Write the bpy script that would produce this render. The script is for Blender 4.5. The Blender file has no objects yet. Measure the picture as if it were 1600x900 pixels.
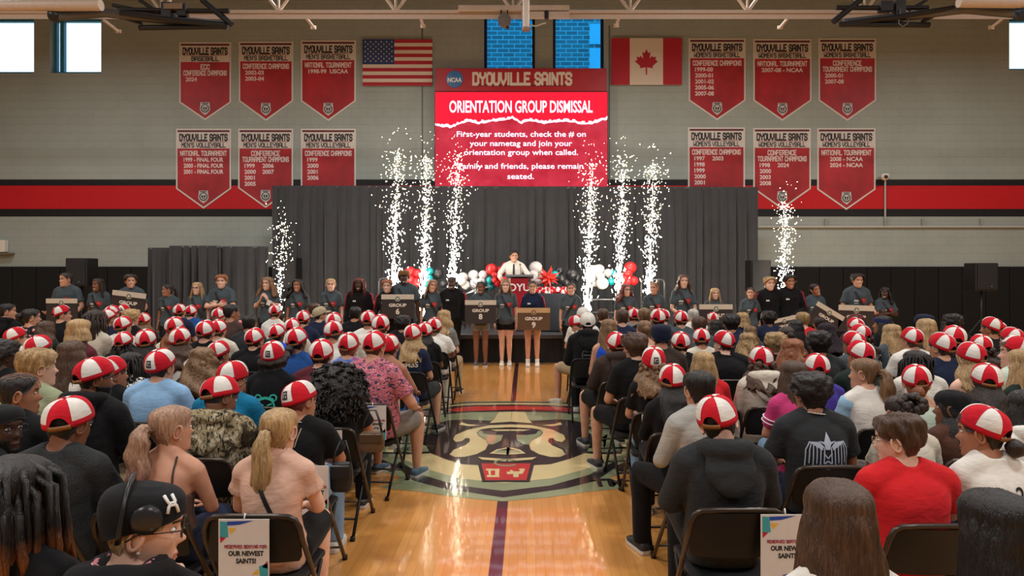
import bpy, bmesh, math, random
import numpy as np
from math import pi, sin, cos, radians
from mathutils import Vector, Matrix, noise
from mathutils.bvhtree import BVHTree

C = bpy.context.scene.collection
SC = bpy.context.scene
R = random.Random(7)

# ------------------------------------------------------------------ camera
F = 1067.0            # focal length in pixels of the 1600 x 900 frame
PX0, PY0 = 823.0, 420.0   # vanishing point of the room's long axis
H = 1.85              # camera height
cam_d = bpy.data.cameras.new('camera')
cam_d.sensor_width = 36.0
cam_d.lens = F / 1600 * 36
cam_d.shift_x = -(PX0 - 800) / 1600
cam_d.shift_y = -(450 - PY0) / 1600
cam_d.clip_end = 200
cam = bpy.data.objects.new('camera', cam_d)
cam.location = (0, 0, H)
cam.rotation_euler = (pi / 2, 0, 0)
C.objects.link(cam)
SC.camera = cam

def P(px, py, Y):
    """room point seen at a pixel of the photograph, at depth Y"""
    return Vector(((px - PX0) * Y / F, Y, H - (py - PY0) * Y / F))
def FL(px, py):
    """floor point seen at a pixel"""
    return P(px, py, F * H / (py - PY0))

# ------------------------------------------------------------------ colour management, world, lights
vs = SC.view_settings
SC.display_settings.display_device = 'sRGB'
vs.view_transform = 'Standard'
vs.look = 'None'
vs.exposure = 0.0
vs.gamma = 1.0
vs.use_curve_mapping = False
SC.cycles.max_bounces = 6
SC.cycles.diffuse_bounces = 3
SC.cycles.glossy_bounces = 3
SC.cycles.transparent_max_bounces = 8
SC.cycles.sample_clamp_indirect = 4.0
SC.cycles.caustics_reflective = False
SC.cycles.caustics_refractive = False

wd = bpy.data.worlds.new('sky')
SC.world = wd
wd.use_nodes = True
wb = wd.node_tree.nodes['Background']
wb.inputs[0].default_value = (0.74, 0.92, 1.0, 1)
wb.inputs[1].default_value = 1.9

WALL_Y = 17.2
CEIL_Z = 8.6
LAMP_W = 178.0
LAMP_COL = (1.0, 0.985, 0.96)

def lin(c):
    return tuple(((x / 255) / 12.92 if x / 255 <= 0.04045 else ((x / 255 + 0.055) / 1.055) ** 2.4) for x in c)

def area_lamp(loc, size, power, spread=170):
    d = bpy.data.lights.new('high_bay_lamp', 'AREA')
    d.shape = 'RECTANGLE'
    d.size, d.size_y = size
    d.energy = power
    d.color = LAMP_COL
    d.spread = radians(spread)
    o = bpy.data.objects.new('high_bay_lamp', d)
    o.location = loc
    C.objects.link(o)
    return o
for ly in (-3.0, 2.2, 7.4, 12.4):
    for lx in (-10.5, -3.5, 3.5, 10.5):
        area_lamp((lx, ly, 7.75), (1.3, 0.6), LAMP_W * (0.9 if ly > 12 else 1.0))

# ------------------------------------------------------------------ helpers
class MB:
    """collects shapes, builds ONE mesh"""
    def __init__(s):
        s.v, s.f, s.m = [], [], []
    def add(s, verts, faces, mi=0):
        o = len(s.v)
        s.v.extend([tuple(p) for p in verts])
        for f in faces:
            s.f.append(tuple(i + o for i in f))
            s.m.append(mi)
        return s
    def addm(s, verts, faces, mids):
        o = len(s.v)
        s.v.extend([tuple(p) for p in verts])
        for f, m in zip(faces, mids):
            s.f.append(tuple(i + o for i in f))
            s.m.append(m)
        return s
    def box(s, c, d, mi=0, M=None, bev=0.0):
        x, y, z = d[0] / 2, d[1] / 2, d[2] / 2
        if bev <= 0:
            vv = [Vector((a * x, b * y, e * z)) for e in (-1, 1) for b in (-1, 1) for a in (-1, 1)]
            ff = [(0, 2, 3, 1), (4, 5, 7, 6), (0, 1, 5, 4), (2, 6, 7, 3), (0, 4, 6, 2), (1, 3, 7, 5)]
        else:
            bm = bmesh.new()
            bmesh.ops.create_cube(bm, size=1)
            bmesh.ops.scale(bm, vec=d, verts=bm.verts)
            bmesh.ops.bevel(bm, geom=bm.edges[:], offset=bev, segments=2, affect='EDGES', profile=0.5)
            bm.verts.index_update()
            vv = [v.co.copy() for v in bm.verts]
            ff = [tuple(v.index for v in f.verts) for f in bm.faces]
            bm.free()
        c = Vector(c)
        vv = [(M @ p if M else p) + c for p in vv]
        return s.add(vv, ff, mi)
    def tube(s, pts, r, n=8, mi=0, closed=False, flat=1.0, caps=True, up=None):
        pts = [Vector(p) for p in pts]
        k = len(pts)
        rr = r if isinstance(r, (list, tuple)) else [r] * k
        T = []
        for i in range(k):
            if closed:
                t = pts[(i + 1) % k] - pts[i - 1]
            else:
                t = pts[min(i + 1, k - 1)] - pts[max(i - 1, 0)]
            T.append(t.normalized() if t.length > 1e-9 else Vector((0, 0, 1)))
        a = Vector(up) if up is not None else (Vector((0, 0, 1)) if abs(T[0].z) < 0.9 else Vector((1, 0, 0)))
        u = (a - T[0] * a.dot(T[0])).normalized()
        vv, ff = [], []
        for i in range(k):
            u = (u - T[i] * u.dot(T[i]))
            u = u.normalized() if u.length > 1e-6 else T[i].orthogonal().normalized()
            w = T[i].cross(u)
            for j in range(n):
                q = 2 * pi * j / n
                vv.append(pts[i] + u * (cos(q) * rr[i] * flat) + w * (sin(q) * rr[i]))
        for i in range(k if closed else k - 1):
            for j in range(n):
                a0, b0 = i * n + j, i * n + (j + 1) % n
                a1, b1 = ((i + 1) % k) * n + j, ((i + 1) % k) * n + (j + 1) % n
                ff.append((a0, b0, b1, a1))
        if caps and not closed:
            ff.append(tuple(range(n - 1, -1, -1)))
            ff.append(tuple((k - 1) * n + j for j in range(n)))
        return s.add(vv, ff, mi)
    def loft(s, rings, mi=0, caps=True):
        n, k = len(rings[0]), len(rings)
        vv = [p for r_ in rings for p in r_]
        ff = []
        for i in range(k - 1):
            for j in range(n):
                ff.append((i * n + j, i * n + (j + 1) % n, (i + 1) * n + (j + 1) % n, (i + 1) * n + j))
        if caps:
            ff.append(tuple(range(n - 1, -1, -1)))
            ff.append(tuple((k - 1) * n + j for j in range(n)))
        return s.add(vv, ff, mi)
    def lathe(s, prof, n=16, c=(0, 0, 0), mi=0, M=None):
        rings = []
        for r_, z in prof:
            rings.append([Vector((r_ * cos(2 * pi * j / n), r_ * sin(2 * pi * j / n), z)) for j in range(n)])
        c = Vector(c)
        rings = [[(M @ p if M else p) + c for p in q] for q in rings]
        return s.loft(rings, mi)
    def prism(s, poly, y0, y1, mi=0, M=None):
        """polygon in x,z extruded along y"""
        n = len(poly)
        vv = [Vector((p[0], y0, p[1])) for p in poly] + [Vector((p[0], y1, p[1])) for p in poly]
        ff = [tuple(range(n)), tuple(range(2 * n - 1, n - 1, -1))]
        ff += [(i, n + i, n + (i + 1) % n, (i + 1) % n) for i in range(n)]
        if M:
            vv = [M @ p for p in vv]
        return s.add(vv, ff, mi)
    def ball(s, c, r, n=12, k=8, mi=0, M=None):
        if not isinstance(r, (tuple, list)):
            r = (r, r, r)
        vv, ff = [], []
        for i in range(1, k):
            t = pi * i / k
            for j in range(n):
                q = 2 * pi * j / n
                vv.append(Vector((r[0] * sin(t) * cos(q), r[1] * sin(t) * sin(q), r[2] * cos(t))))
        top, bot = len(vv), len(vv) + 1
        vv += [Vector((0, 0, r[2])), Vector((0, 0, -r[2]))]
        for i in range(k - 2):
            for j in range(n):
                ff.append((i * n + j, (i + 1) * n + j, (i + 1) * n + (j + 1) % n, i * n + (j + 1) % n))
        for j in range(n):
            ff.append((top, j, (j + 1) % n))
            ff.append((bot, (k - 2) * n + (j + 1) % n, (k - 2) * n + j))
        c = Vector(c)
        return s.add([(M @ p if M else p) + c for p in vv], ff, mi)
    def mesh(s, name, nm=1, smooth=False, ang=None):
        me = bpy.data.meshes.new(name)
        me.from_pydata(s.v, [], s.f)
        for _ in range(nm):
            me.materials.append(None)
        if len(s.m):
            me.polygons.foreach_set('material_index', s.m)
        if smooth:
            me.polygons.foreach_set('use_smooth', [True] * len(s.f))
            if ang:
                me.set_sharp_from_angle(angle=radians(ang))
        me.update()
        return me
    def build(s, name, mats, parent=None, smooth=False, ang=None, loc=None):
        if not isinstance(mats, (list, tuple)):
            mats = [mats]
        return mk(name, s.mesh(name, len(mats), smooth, ang), mats, parent, loc)

def mk(name, me, mats, parent=None, loc=None, M=None):
    o = bpy.data.objects.new(name, me)
    C.objects.link(o)
    for i, m in enumerate(mats):
        sl = o.material_slots[i]
        sl.link = 'OBJECT'
        sl.material = m
    if parent:
        o.parent = parent
    if M is not None:
        o.matrix_local = M
    elif loc is not None:
        o.location = loc
    return o
def empty(name, loc=(0, 0, 0), rz=0.0):
    o = bpy.data.objects.new(name, None)
    o.empty_display_size = 0.1
    o.location = loc
    o.rotation_euler = (0, 0, rz)
    C.objects.link(o)
    return o
def tag(o, label=None, cat=None, group=None, kind=None):
    if label:
        o['label'] = label
    if cat:
        o['category'] = cat
    if group:
        o['group'] = group
    if kind:
        o['kind'] = kind
    return o
def thing(name, label, cat, loc=(0, 0, 0), rz=0.0, group=None):
    return tag(empty(name, loc, rz), label, cat, group)
def dup(root, loc, rz=None, label=None, group=None):
    r_ = root.copy()
    C.objects.link(r_)
    r_.location = loc
    if rz is not None:
        r_.rotation_euler = (0, 0, rz)
    if label:
        r_['label'] = label
    if group:
        r_['group'] = group
    for ch in root.children:
        c = ch.copy()
        C.objects.link(c)
        c.parent = r_
        for g in ch.children:
            d = g.copy()
            C.objects.link(d)
            d.parent = c
    return r_

# ------------------------------------------------------------------ materials
_mc = {}
class NT:
    def __init__(s, name):
        s.mat = bpy.data.materials.new(name)
        s.mat.use_nodes = True
        s.t = s.mat.node_tree
        s.b = s.t.nodes['Principled BSDF']
        s.out = s.t.nodes['Material Output']
    def n(s, typ, **kw):
        nd = s.t.nodes.new(typ)
        for k, v in kw.items():
            if k.startswith('i_'):
                nd.inputs[k[2:].replace('_', ' ')].default_value = v
            else:
                setattr(nd, k, v)
        return nd
    def l(s, a, b):
        s.t.links.new(a, b)
    def coord(s, scale=(1, 1, 1), kind='Object'):
        tc = s.n('ShaderNodeTexCoord')
        mp = s.n('ShaderNodeMapping')
        mp.inputs['Scale'].default_value = scale
        s.l(tc.outputs[kind], mp.inputs[0])
        return mp.outputs[0]
    def noise(s, vec, scale, detail=3, rough=0.5, dist=0.0):
        nd = s.n('ShaderNodeTexNoise')
        nd.inputs['Scale'].default_value = scale
        nd.inputs['Detail'].default_value = detail
        nd.inputs['Roughness'].default_value = rough
        nd.inputs['Distortion'].default_value = dist
        s.l(vec, nd.inputs['Vector'])
        return nd.outputs['Fac']
    def ramp(s, fac, stops, interp='LINEAR'):
        nd = s.n('ShaderNodeValToRGB')
        cr = nd.color_ramp
        cr.interpolation = interp
        while len(cr.elements) < len(stops):
            cr.elements.new(0.5)
        for e, (p, c) in zip(cr.elements, stops):
            e.position = p
            e.color = (*c[:3], 1)
        s.l(fac, nd.inputs[0])
        return nd.outputs[0]
    def mix(s, fac, a, b, mode='MIX'):
        nd = s.n('ShaderNodeMix', data_type='RGBA', blend_type=mode)
        for sock, v in ((nd.inputs[0], fac), (nd.inputs[6], a), (nd.inputs[7], b)):
            if hasattr(v, 'is_output'):
                s.l(v, sock)
            elif isinstance(v, (int, float)):
                sock.default_value = v
            else:
                sock.default_value = (*v[:3], 1)
        return nd.outputs[2]
    def math(s, op, a, b=0.0):
        nd = s.n('ShaderNodeMath', operation=op)
        for sock, v in ((nd.inputs[0], a), (nd.inputs[1], b)):
            if hasattr(v, 'is_output'):
                s.l(v, sock)
            else:
                sock.default_value = v
        return nd.outputs[0]
    def bump(s, h, strength=0.3, dist=0.01):
        nd = s.n('ShaderNodeBump')
        nd.inputs['Strength'].default_value = strength
        nd.inputs['Distance'].default_value = dist
        s.l(h, nd.inputs['Height'])
        s.l(nd.outputs[0], s.b.inputs['Normal'])
    def col(s, c):
        if hasattr(c, 'is_output'):
            s.l(c, s.b.inputs['Base Color'])
        else:
            s.b.inputs['Base Color'].default_value = (*c[:3], 1)
    def set(s, rough=0.5, metal=0.0, spec=0.5, coat=0.0, sheen=0.0):
        s.b.inputs['Roughness'].default_value = rough
        s.b.inputs['Metallic'].default_value = metal
        s.b.inputs['Specular IOR Level'].default_value = spec
        s.b.inputs['Coat Weight'].default_value = coat
        s.b.inputs['Sheen Weight'].default_value = sheen
        return s.mat

def plain(rgb, rough=0.5, metal=0.0, spec=0.5, grain=0.06, scale=30, name='paint'):
    key = ('plain', rgb, rough, metal, spec, grain, scale)
    if key not in _mc:
        t = NT(name)
        v = t.coord()
        c = lin(rgb)
        f = t.noise(v, scale, 3)
        t.col(t.ramp(f, [(0.3, [x * (1 - grain) for x in c]), (0.7, [min(1, x * (1 + grain)) for x in c])]))
        _mc[key] = t.set(rough, metal, spec)
    return _mc[key]

def emit(rgb, strength, name='light'):
    key = ('emit', rgb, strength)
    if key not in _mc:
        t = NT(name)
        c = lin(rgb)
        t.col((0, 0, 0))
        t.b.inputs['Emission Color'].default_value = (*c, 1)
        t.b.inputs['Emission Strength'].default_value = strength
        _mc[key] = t.set(0.6, 0, 0.1)
    return _mc[key]

def cloth(rgb, pat='', rough=0.9):
    key = ('cloth', rgb, pat)
    if key in _mc:
        return _mc[key]
    t = NT('fabric')
    c = lin(rgb)
    v = t.coord()
    big = t.noise(v, 7, 3, 0.55, 0.6)
    fine = t.noise(v, 420, 2)
    fol = t.noise(t.coord((9, 9, 22)), 1.0, 2, 0.5, 1.5)
    if pat == 'camo':
        a = t.ramp(t.noise(v, 9, 4, 0.6, 1.2), [(0.34, lin((70, 62, 48))), (0.43, lin((150, 136, 106))), (0.54, lin((190, 182, 158))), (0.66, lin((116, 118, 92)))], 'CONSTANT')
        b = t.ramp(t.noise(t.coord((30, 30, 9)), 1.5, 3, 0.6, 2.0), [(0.40, (0, 0, 0)), (0.5, (1, 1, 1))])
        base = t.mix(b, lin((40, 38, 30)), a)
    elif pat == 'floral':
        n1 = t.noise(t.coord((1, 1, 2.2)), 26, 2, 0.5, 1.0)
        base = t.ramp(n1, [(0.38, lin((60, 62, 84))), (0.44, lin((196, 106, 124))), (0.52, lin((214, 150, 158))), (0.58, lin((186, 72, 96))), (0.66, lin((120, 96, 116)))], 'CONSTANT')
    elif pat == 'tiedye':
        base = t.ramp(t.noise(v, 8, 4, 0.6, 1.0), [(0.35, lin((70, 100, 170))), (0.5, lin((120, 140, 200))), (0.62, lin((170, 70, 120)))])
    elif pat == 'check':
        ck = t.n('ShaderNodeTexChecker')
        ck.inputs['Scale'].default_value = 34
        t.l(v, ck.inputs['Vector'])
        base = t.mix(ck.outputs['Fac'], lin((28, 28, 30)), lin((215, 212, 205)))
    elif pat == 'knit':
        wv = t.n('ShaderNodeTexWave')
        wv.inputs['Scale'].default_value = 28
        wv.inputs['Distortion'].default_value = 2
        t.l(v, wv.inputs['Vector'])
        base = t.mix(wv.outputs['Fac'], [x * 0.55 for x in c], c)
    elif pat == 'heather':
        base = t.ramp(t.noise(v, 160, 2), [(0.35, [x * 0.7 for x in c]), (0.65, [min(1, x * 1.3) for x in c])])
    elif pat == 'flowers':
        base = t.ramp(t.noise(v, 22, 2, 0.5, 0.5), [(0.40, lin((28, 26, 30))), (0.58, lin((190, 120, 130))), (0.68, lin((220, 205, 190)))], 'CONSTANT')
    else:
        base = t.ramp(big, [(0.3, [x * 0.86 for x in c]), (0.7, [min(1, x * 1.12) for x in c])])
    t.col(base)
    h = t.math('ADD', t.math('MULTIPLY', fol, 1.0), t.math('MULTIPLY', fine, 0.06))
    t.bump(h, 0.25, 0.02)
    _mc[key] = t.set(rough, 0, 0.18, 0, 0.04)
    return _mc[key]

def skin(rgb):
    key = ('skin', rgb)
    if key not in _mc:
        t = NT('skin')
        c = lin(rgb)
        v = t.coord()
        f = t.noise(v, 14, 3)
        t.col(t.ramp(f, [(0.3, (c[0] * 0.9, c[1] * 0.84, c[2] * 0.82)), (0.7, [min(1, x * 1.08) for x in c])]))
        t.bump(t.noise(v, 300, 2), 0.08, 0.002)
        t.b.inputs['Subsurface Weight'].default_value = 0.0
        _mc[key] = t.set(0.5, 0, 0.4)
    return _mc[key]

def hairm(rgb, tip=None, curly=False):
    key = ('hair', rgb, tip, curly)
    if key not in _mc:
        t = NT('hair')
        c = lin(rgb)
        v = t.coord((1, 1, 0.12)) if not curly else t.coord()
        f = t.noise(v, 130 if not curly else 70, 3, 0.65, 0.4)
        f2 = t.noise(t.coord((1, 1, 0.25)), 16, 2)
        ff = t.math('ADD', t.math('MULTIPLY', f, 0.65), t.math('MULTIPLY', f2, 0.35))
        hi = [min(1, x * 1.6 + 0.006) for x in c]
        lo = [x * 0.52 for x in c]
        col = t.ramp(ff, [(0.36, lo), (0.5, c), (0.64, hi)])
        if tip:
            tc = t.n('ShaderNodeTexCoord')
            sp = t.n('ShaderNodeSeparateXYZ')
            t.l(tc.outputs['Object'], sp.inputs[0])
            w = t.math('MULTIPLY', t.math('ADD', sp.outputs[2], t.math('MULTIPLY', f2, 0.14)), -9.0)
            cl = t.n('ShaderNodeClamp')
            t.l(w, cl.inputs[0])
            col = t.mix(cl.outputs[0], col, t.ramp(f, [(0.35, [x * 0.5 for x in lin(tip)]), (0.65, lin(tip))]))
        t.col(col)
        t.bump(f, 0.8, 0.010)
        _mc[key] = t.set(0.42, 0, 0.45)
    return _mc[key]

BLACK_METAL = plain((30, 30, 32), 0.42, 0.0, 0.5, 0.05)
# ------------------------------------------------------------------ lettering
_tx = {}
def text_arrays(s, bold=0.0):
    key = (s, bold)
    if key not in _tx:
        cu = bpy.data.curves.new('t', 'FONT')
        cu.body = s
        cu.size = 1.0
        cu.align_x = 'CENTER'
        cu.offset = bold
        cu.resolution_u = 3
        cu.fill_mode = 'FRONT'
        ob = bpy.data.objects.new('t', cu)
        C.objects.link(ob)
        dg = bpy.context.evaluated_depsgraph_get()
        me = bpy.data.meshes.new_from_object(ob.evaluated_get(dg))
        vv = [v.co.copy() for v in me.vertices]
        ff = [tuple(p.vertices) for p in me.polygons]
        bpy.data.objects.remove(ob)
        bpy.data.curves.remove(cu)
        bpy.data.meshes.remove(me)
        _tx[key] = (vv, ff)
    return _tx[key]
def put_text(mb, s, M, width=None, height=None, bold=0.02, mi=0, align='c'):
    """text in the x,y plane of M, cap height = height, squeezed to width"""
    vv, ff = text_arrays(s, bold)
    if not vv:
        return
    x0, x1 = min(v.x for v in vv), max(v.x for v in vv)
    sy = height / 0.72
    sx = (width / (x1 - x0)) if width else sy
    cx = {'c': (x0 + x1) / 2, 'l': x0, 'r': x1}[align]
    mb.add([M @ Vector(((v.x - cx) * sx, v.y * sy, 0)) for v in vv], ff, mi)

# angular block capitals as strokes on a 4 x 6 grid
GL = {
 'A': [[(0, 0), (0, 5), (1, 6), (3, 6), (4, 5), (4, 0)], [(0, 2.6), (4, 2.6)]],
 'B': [[(0, 0), (0, 6), (3, 6), (4, 5), (4, 4), (3, 3.1), (0, 3.1)], [(3, 3.1), (4, 2.2), (4, 1), (3, 0), (0, 0)]],
 'C': [[(4, 4.6), (4, 5.3), (3, 6), (1, 6), (0, 5), (0, 1), (1, 0), (3, 0), (4, .7), (4, 1.4)]],
 'D': [[(0, 0), (0, 6), (3, 6), (4, 5), (4, 1), (3, 0), (0, 0)]],
 'E': [[(4, 6), (0, 6), (0, 0), (4, 0)], [(0, 3), (3, 3)]],
 'F': [[(4, 6), (0, 6), (0, 0)], [(0, 3), (3, 3)]],
 'G': [[(4, 5), (3, 6), (1, 6), (0, 5), (0, 1), (1, 0), (3, 0), (4, 1), (4, 3), (2.2, 3)]],
 'H': [[(0, 0), (0, 6)], [(4, 0), (4, 6)], [(0, 3), (4, 3)]],
 'I': [[(2, 0), (2, 6)]],
 'K': [[(0, 0), (0, 6)], [(4, 6), (3.6, 4.2), (1.4, 3), (3.6, 1.8), (4, 0)], [(0, 3), (1.4, 3)]],
 'L': [[(0, 6), (0, 0), (4, 0)]],
 'M': [[(0, 0), (0, 6), (2, 3), (4, 6), (4, 0)]],
 'N': [[(0, 0), (0, 6), (4, 0), (4, 6)]],
 'O': [[(1, 0), (0, 1), (0, 5), (1, 6), (3, 6), (4, 5), (4, 1), (3, 0), (1, 0)]],
 'P': [[(0, 0), (0, 6), (3, 6), (4, 5), (4, 3.6), (3, 2.7), (0, 2.7)]],
 'R': [[(0, 0), (0, 6), (3, 6), (4, 5), (4, 3.8), (3, 2.9), (0, 2.9)], [(2, 2.9), (4, 0)]],
 'S': [[(4, 4.7), (4, 5.2), (3, 6), (1, 6), (0, 5.2), (0, 4), (1, 3.2), (3, 2.8), (4, 2), (4, .8), (3, 0), (1, 0), (0, .8), (0, 1.3)]],
 'T': [[(0, 6), (4, 6)], [(2, 6), (2, 0)]],
 'U': [[(0, 6), (0, 1), (1, 0), (3, 0), (4, 1), (4, 6)]],
 'V': [[(0, 6), (0, 3), (2, 0), (4, 3), (4, 6)]],
 'W': [[(0, 6), (0, 0), (2, 2.6), (4, 0), (4, 6)]],
 'Y': [[(0, 6), (0, 4.4), (2, 3), (4, 4.4), (4, 6)], [(2, 3), (2, 0)]],
 "'": [[(2, 6), (2, 4.6)]], '.': [[(1.7, 0), (2.3, 0)]], '!': [[(2, 6), (2, 2)], [(2, .6), (2, 0)]],
 ':': [[(2, 4.5), (2, 3.8)], [(2, .7), (2, 0)]],
}
_sk = [0]
def stroke(mb, pts, th, M, mi=0, z=0.0):
    pts = [Vector((p[0], p[1])) for p in pts]
    h = th / 2
    for a, b in zip(pts, pts[1:]):
        d = (b - a)
        if d.length < 1e-9:
            continue
        d.normalize()
        n = Vector((-d.y, d.x)) * h
        _sk[0] = (_sk[0] + 1) % 24
        z = 0.00015 * _sk[0]
        a2, b2 = a - d * h * 0.8, b + d * h * 0.8
        q = [a2 - n, b2 - n, b2 + n, a2 + n]
        mb.add([M @ Vector((p.x, p.y, z)) for p in q], [(0, 1, 2, 3)], mi)
def put_block(mb, s, M, width, height, th=1.15, mi=0, align='c'):
    adv = 0
    xs = []
    for ch in s:
        w = {' ': 3.0, "'": 2.4, 'I': 2.6, '.': 2.2, '!': 2.6, ':': 2.6}.get(ch, 5.6)
        xs.append(adv + (w - 5.6) / 2)
        adv += w
    adv -= 1.6
    k = (width / adv) if width else height / 6
    ky = height / 6
    x0 = {'c': -adv * k / 2, 'l': 0.0}[align]
    S = M @ Matrix.Translation((x0, 0, 0)) @ Matrix.Diagonal((k, ky, 1, 1))
    for ch, x in zip(s, xs):
        for st in GL.get(ch, []):
            stroke(mb, [(p[0] + x, p[1]) for p in st], th, S, mi)
def WM(px, py, Y):
    """text frame on a plane facing the camera whose origin shows at that pixel"""
    return Matrix.Translation(P(px, py, Y)) @ Matrix(((1, 0, 0, 0), (0, 0, -1, 0), (0, 1, 0, 0), (0, 0, 0, 1)))

# ------------------------------------------------------------------ room shell
def m_floor():
    t = NT('maple_court_floor')
    v = t.coord()
    br = t.n('ShaderNodeTexBrick')
    br.offset = 0.37
    br.inputs['Scale'].default_value = 1.0
    br.inputs['Brick Width'].default_value = 0.62
    br.inputs['Row Height'].default_value = 0.057
    br.inputs['Mortar Size'].default_value = 0.0012
    br.inputs['Bias'].default_value = 0.0
    br.inputs['Color1'].default_value = (*lin((232, 168, 92)), 1)
    br.inputs['Color2'].default_value = (*lin((214, 146, 72)), 1)
    br.inputs['Mortar'].default_value = (*lin((168, 108, 52)), 1)
    mp = t.n('ShaderNodeMapping')
    mp.inputs['Rotation'].default_value = (0, 0, pi / 2)
    t.l(v, mp.inputs[0])
    t.l(mp.outputs[0], br.inputs['Vector'])
    g = t.noise(t.coord((30, 2.2, 1)), 2.0, 4, 0.6, 0.8)
    g2 = t.noise(v, 0.7, 2)
    c = t.mix(t.math('MULTIPLY', g, 0.4), br.outputs['Color'], lin((170, 100, 40)), 'MIX')
    c = t.mix(t.math('MULTIPLY', g2, 0.25), c, lin((240, 180, 100)))
    t.col(c)
    wob = t.noise(v, 2.2, 2)
    fine = t.noise(t.coord((17, 1.6, 1)), 1.0, 1)
    t.bump(t.math('ADD', wob, t.math('MULTIPLY', fine, 0.10)), 0.018, 0.02)
    m = t.set(0.34, 0, 0.5, 1.0)
    t.b.inputs['Coat Roughness'].default_value = 0.045
    return m
def m_floorpaint(rgb):
    key = ('fp', rgb)
    if key not in _mc:
        t = NT('court_paint')
        v = t.coord()
        c = lin(rgb)
        t.col(t.ramp(t.noise(v, 3, 4), [(0.3, [x * 0.92 for x in c]), (0.7, [min(1, x * 1.06) for x in c])]))
        wob = t.noise(v, 2.2, 2)
        fine = t.noise(t.coord((17, 1.6, 1)), 1.0, 1)
        t.bump(t.math('ADD', wob, t.math('MULTIPLY', fine, 0.10)), 0.018, 0.02)
        _mc[key] = t.set(0.34, 0, 0.5, 1.0)
        t.b.inputs['Coat Roughness'].default_value = 0.045
    return _mc[key]
def zpix(py, Y=WALL_Y):
    return H - (py - PY0) * Y / F
def m_wall(stripes=True):
    t = NT('painted_block_wall')
    v = t.coord()
    sp = t.n('ShaderNodeSeparateXYZ')
    t.l(v, sp.inputs[0])
    cb = t.n('ShaderNodeCombineXYZ')
    t.l(t.math('ADD', sp.outputs[0], sp.outputs[1]), cb.inputs[0])
    t.l(sp.outputs[2], cb.inputs[1])
    br = t.n('ShaderNodeTexBrick')
    br.inputs['Scale'].default_value = 1.0
    br.inputs['Brick Width'].default_value = 0.406
    br.inputs['Row Height'].default_value = 0.203
    br.inputs['Mortar Size'].default_value = 0.007
    br.inputs['Mortar Smooth'].default_value = 0.4
    t.l(cb.outputs[0], br.inputs['Vector'])
    g = lin((158, 166, 160))
    c = t.ramp(t.noise(v, 1.1, 4), [(0.3, [x * 0.93 for x in g]), (0.7, [min(1, x * 1.05) for x in g])])
    if stripes:
        zs = [zpix(338.5), zpix(328), zpix(291.5), zpix(281.5)]
        z = t.math('DIVIDE', sp.outputs[2], 10.0)
        st = t.ramp(z, [(0, (0, 0, 0)), (zs[0] / 10, (1, 1, 1)), (zs[3] / 10, (0, 0, 0))], 'CONSTANT')
        rd = t.ramp(z, [(0, lin((24, 24, 26))), (zs[1] / 10, lin((196, 20, 30))), (zs[2] / 10, lin((24, 24, 26)))], 'CONSTANT')
        c = t.mix(st, c, rd)
    c = t.mix(t.math('MULTIPLY', br.outputs['Fac'], 0.16), c, (0.06, 0.06, 0.055))
    t.col(c)
    hh = t.math('SUBTRACT', t.math('MULTIPLY', t.noise(v, 60, 3), 0.25), br.outputs['Fac'])
    t.bump(hh, 0.35, 0.006)
    return t.set(0.6, 0, 0.35)
M_WALL = m_wall()
M_WALLP = m_wall(False)

XL, XR, YF = -16.5, 16.5, -9.0
def struct(name, mb, mats, parent=None, smooth=False):
    o = mb.build(name, mats, parent, smooth)
    if parent is None:
        o['kind'] = 'structure'
    return o
floor = MB()
floor.box(((XL + XR) / 2, (YF + WALL_Y) / 2, -0.05), (XR - XL, WALL_Y - YF + 0.4, 0.1))
floor_o = struct('floor', floor, m_floor())
ceil = MB()
ceil.box((0, (YF + WALL_Y) / 2, CEIL_Z + 0.1), (XR - XL, WALL_Y - YF + 0.4, 0.2))
struct('ceiling', ceil, plain((150, 146, 136), 0.8))
for nm, x in (('wall_left', XL - 0.1), ('wall_right', XR + 0.1)):
    w = MB()
    w.box((x, (YF + WALL_Y) / 2, CEIL_Z / 2), (0.2, WALL_Y - YF + 0.4, CEIL_Z))
    struct(nm, w, M_WALLP)
w = MB()
w.box((0, YF - 0.1, CEIL_Z / 2), (XR - XL, 0.2, CEIL_Z))
struct('wall_front', w, M_WALLP)

# back wall with window openings  (x0, x1, top, bottom as seen in the photograph)
WIN = [(-60, 53, -60, 114), (78, 158, -60, 114), (756, 836, 8, 150), (864, 944, 8, 150), (1577, 1690, -60, 109)]
wins = []
for a, b, c_, d_ in WIN:
    p0, p1 = P(a, d_, WALL_Y), P(b, c_, WALL_Y)
    wins.append((p0.x, p1.x, p0.z, min(p1.z, CEIL_Z - 0.2)))
w = MB()
xs = [XL]
TH = 0.32
for (x0, x1, z0, z1) in wins:
    w.box(((xs[-1] + x0) / 2, WALL_Y + TH / 2, CEIL_Z / 2), (x0 - xs[-1], TH, CEIL_Z))
    w.box(((x0 + x1) / 2, WALL_Y + TH / 2, z0 / 2), (x1 - x0, TH, z0))
    w.box(((x0 + x1) / 2, WALL_Y + TH / 2, (z1 + CEIL_Z) / 2), (x1 - x0, TH, CEIL_Z - z1))
    xs.append(x1)
w.box(((xs[-1] + XR) / 2, WALL_Y + TH / 2, CEIL_Z / 2), (XR - xs[-1], TH, CEIL_Z))
struct('wall_back', w, M_WALL)

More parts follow.
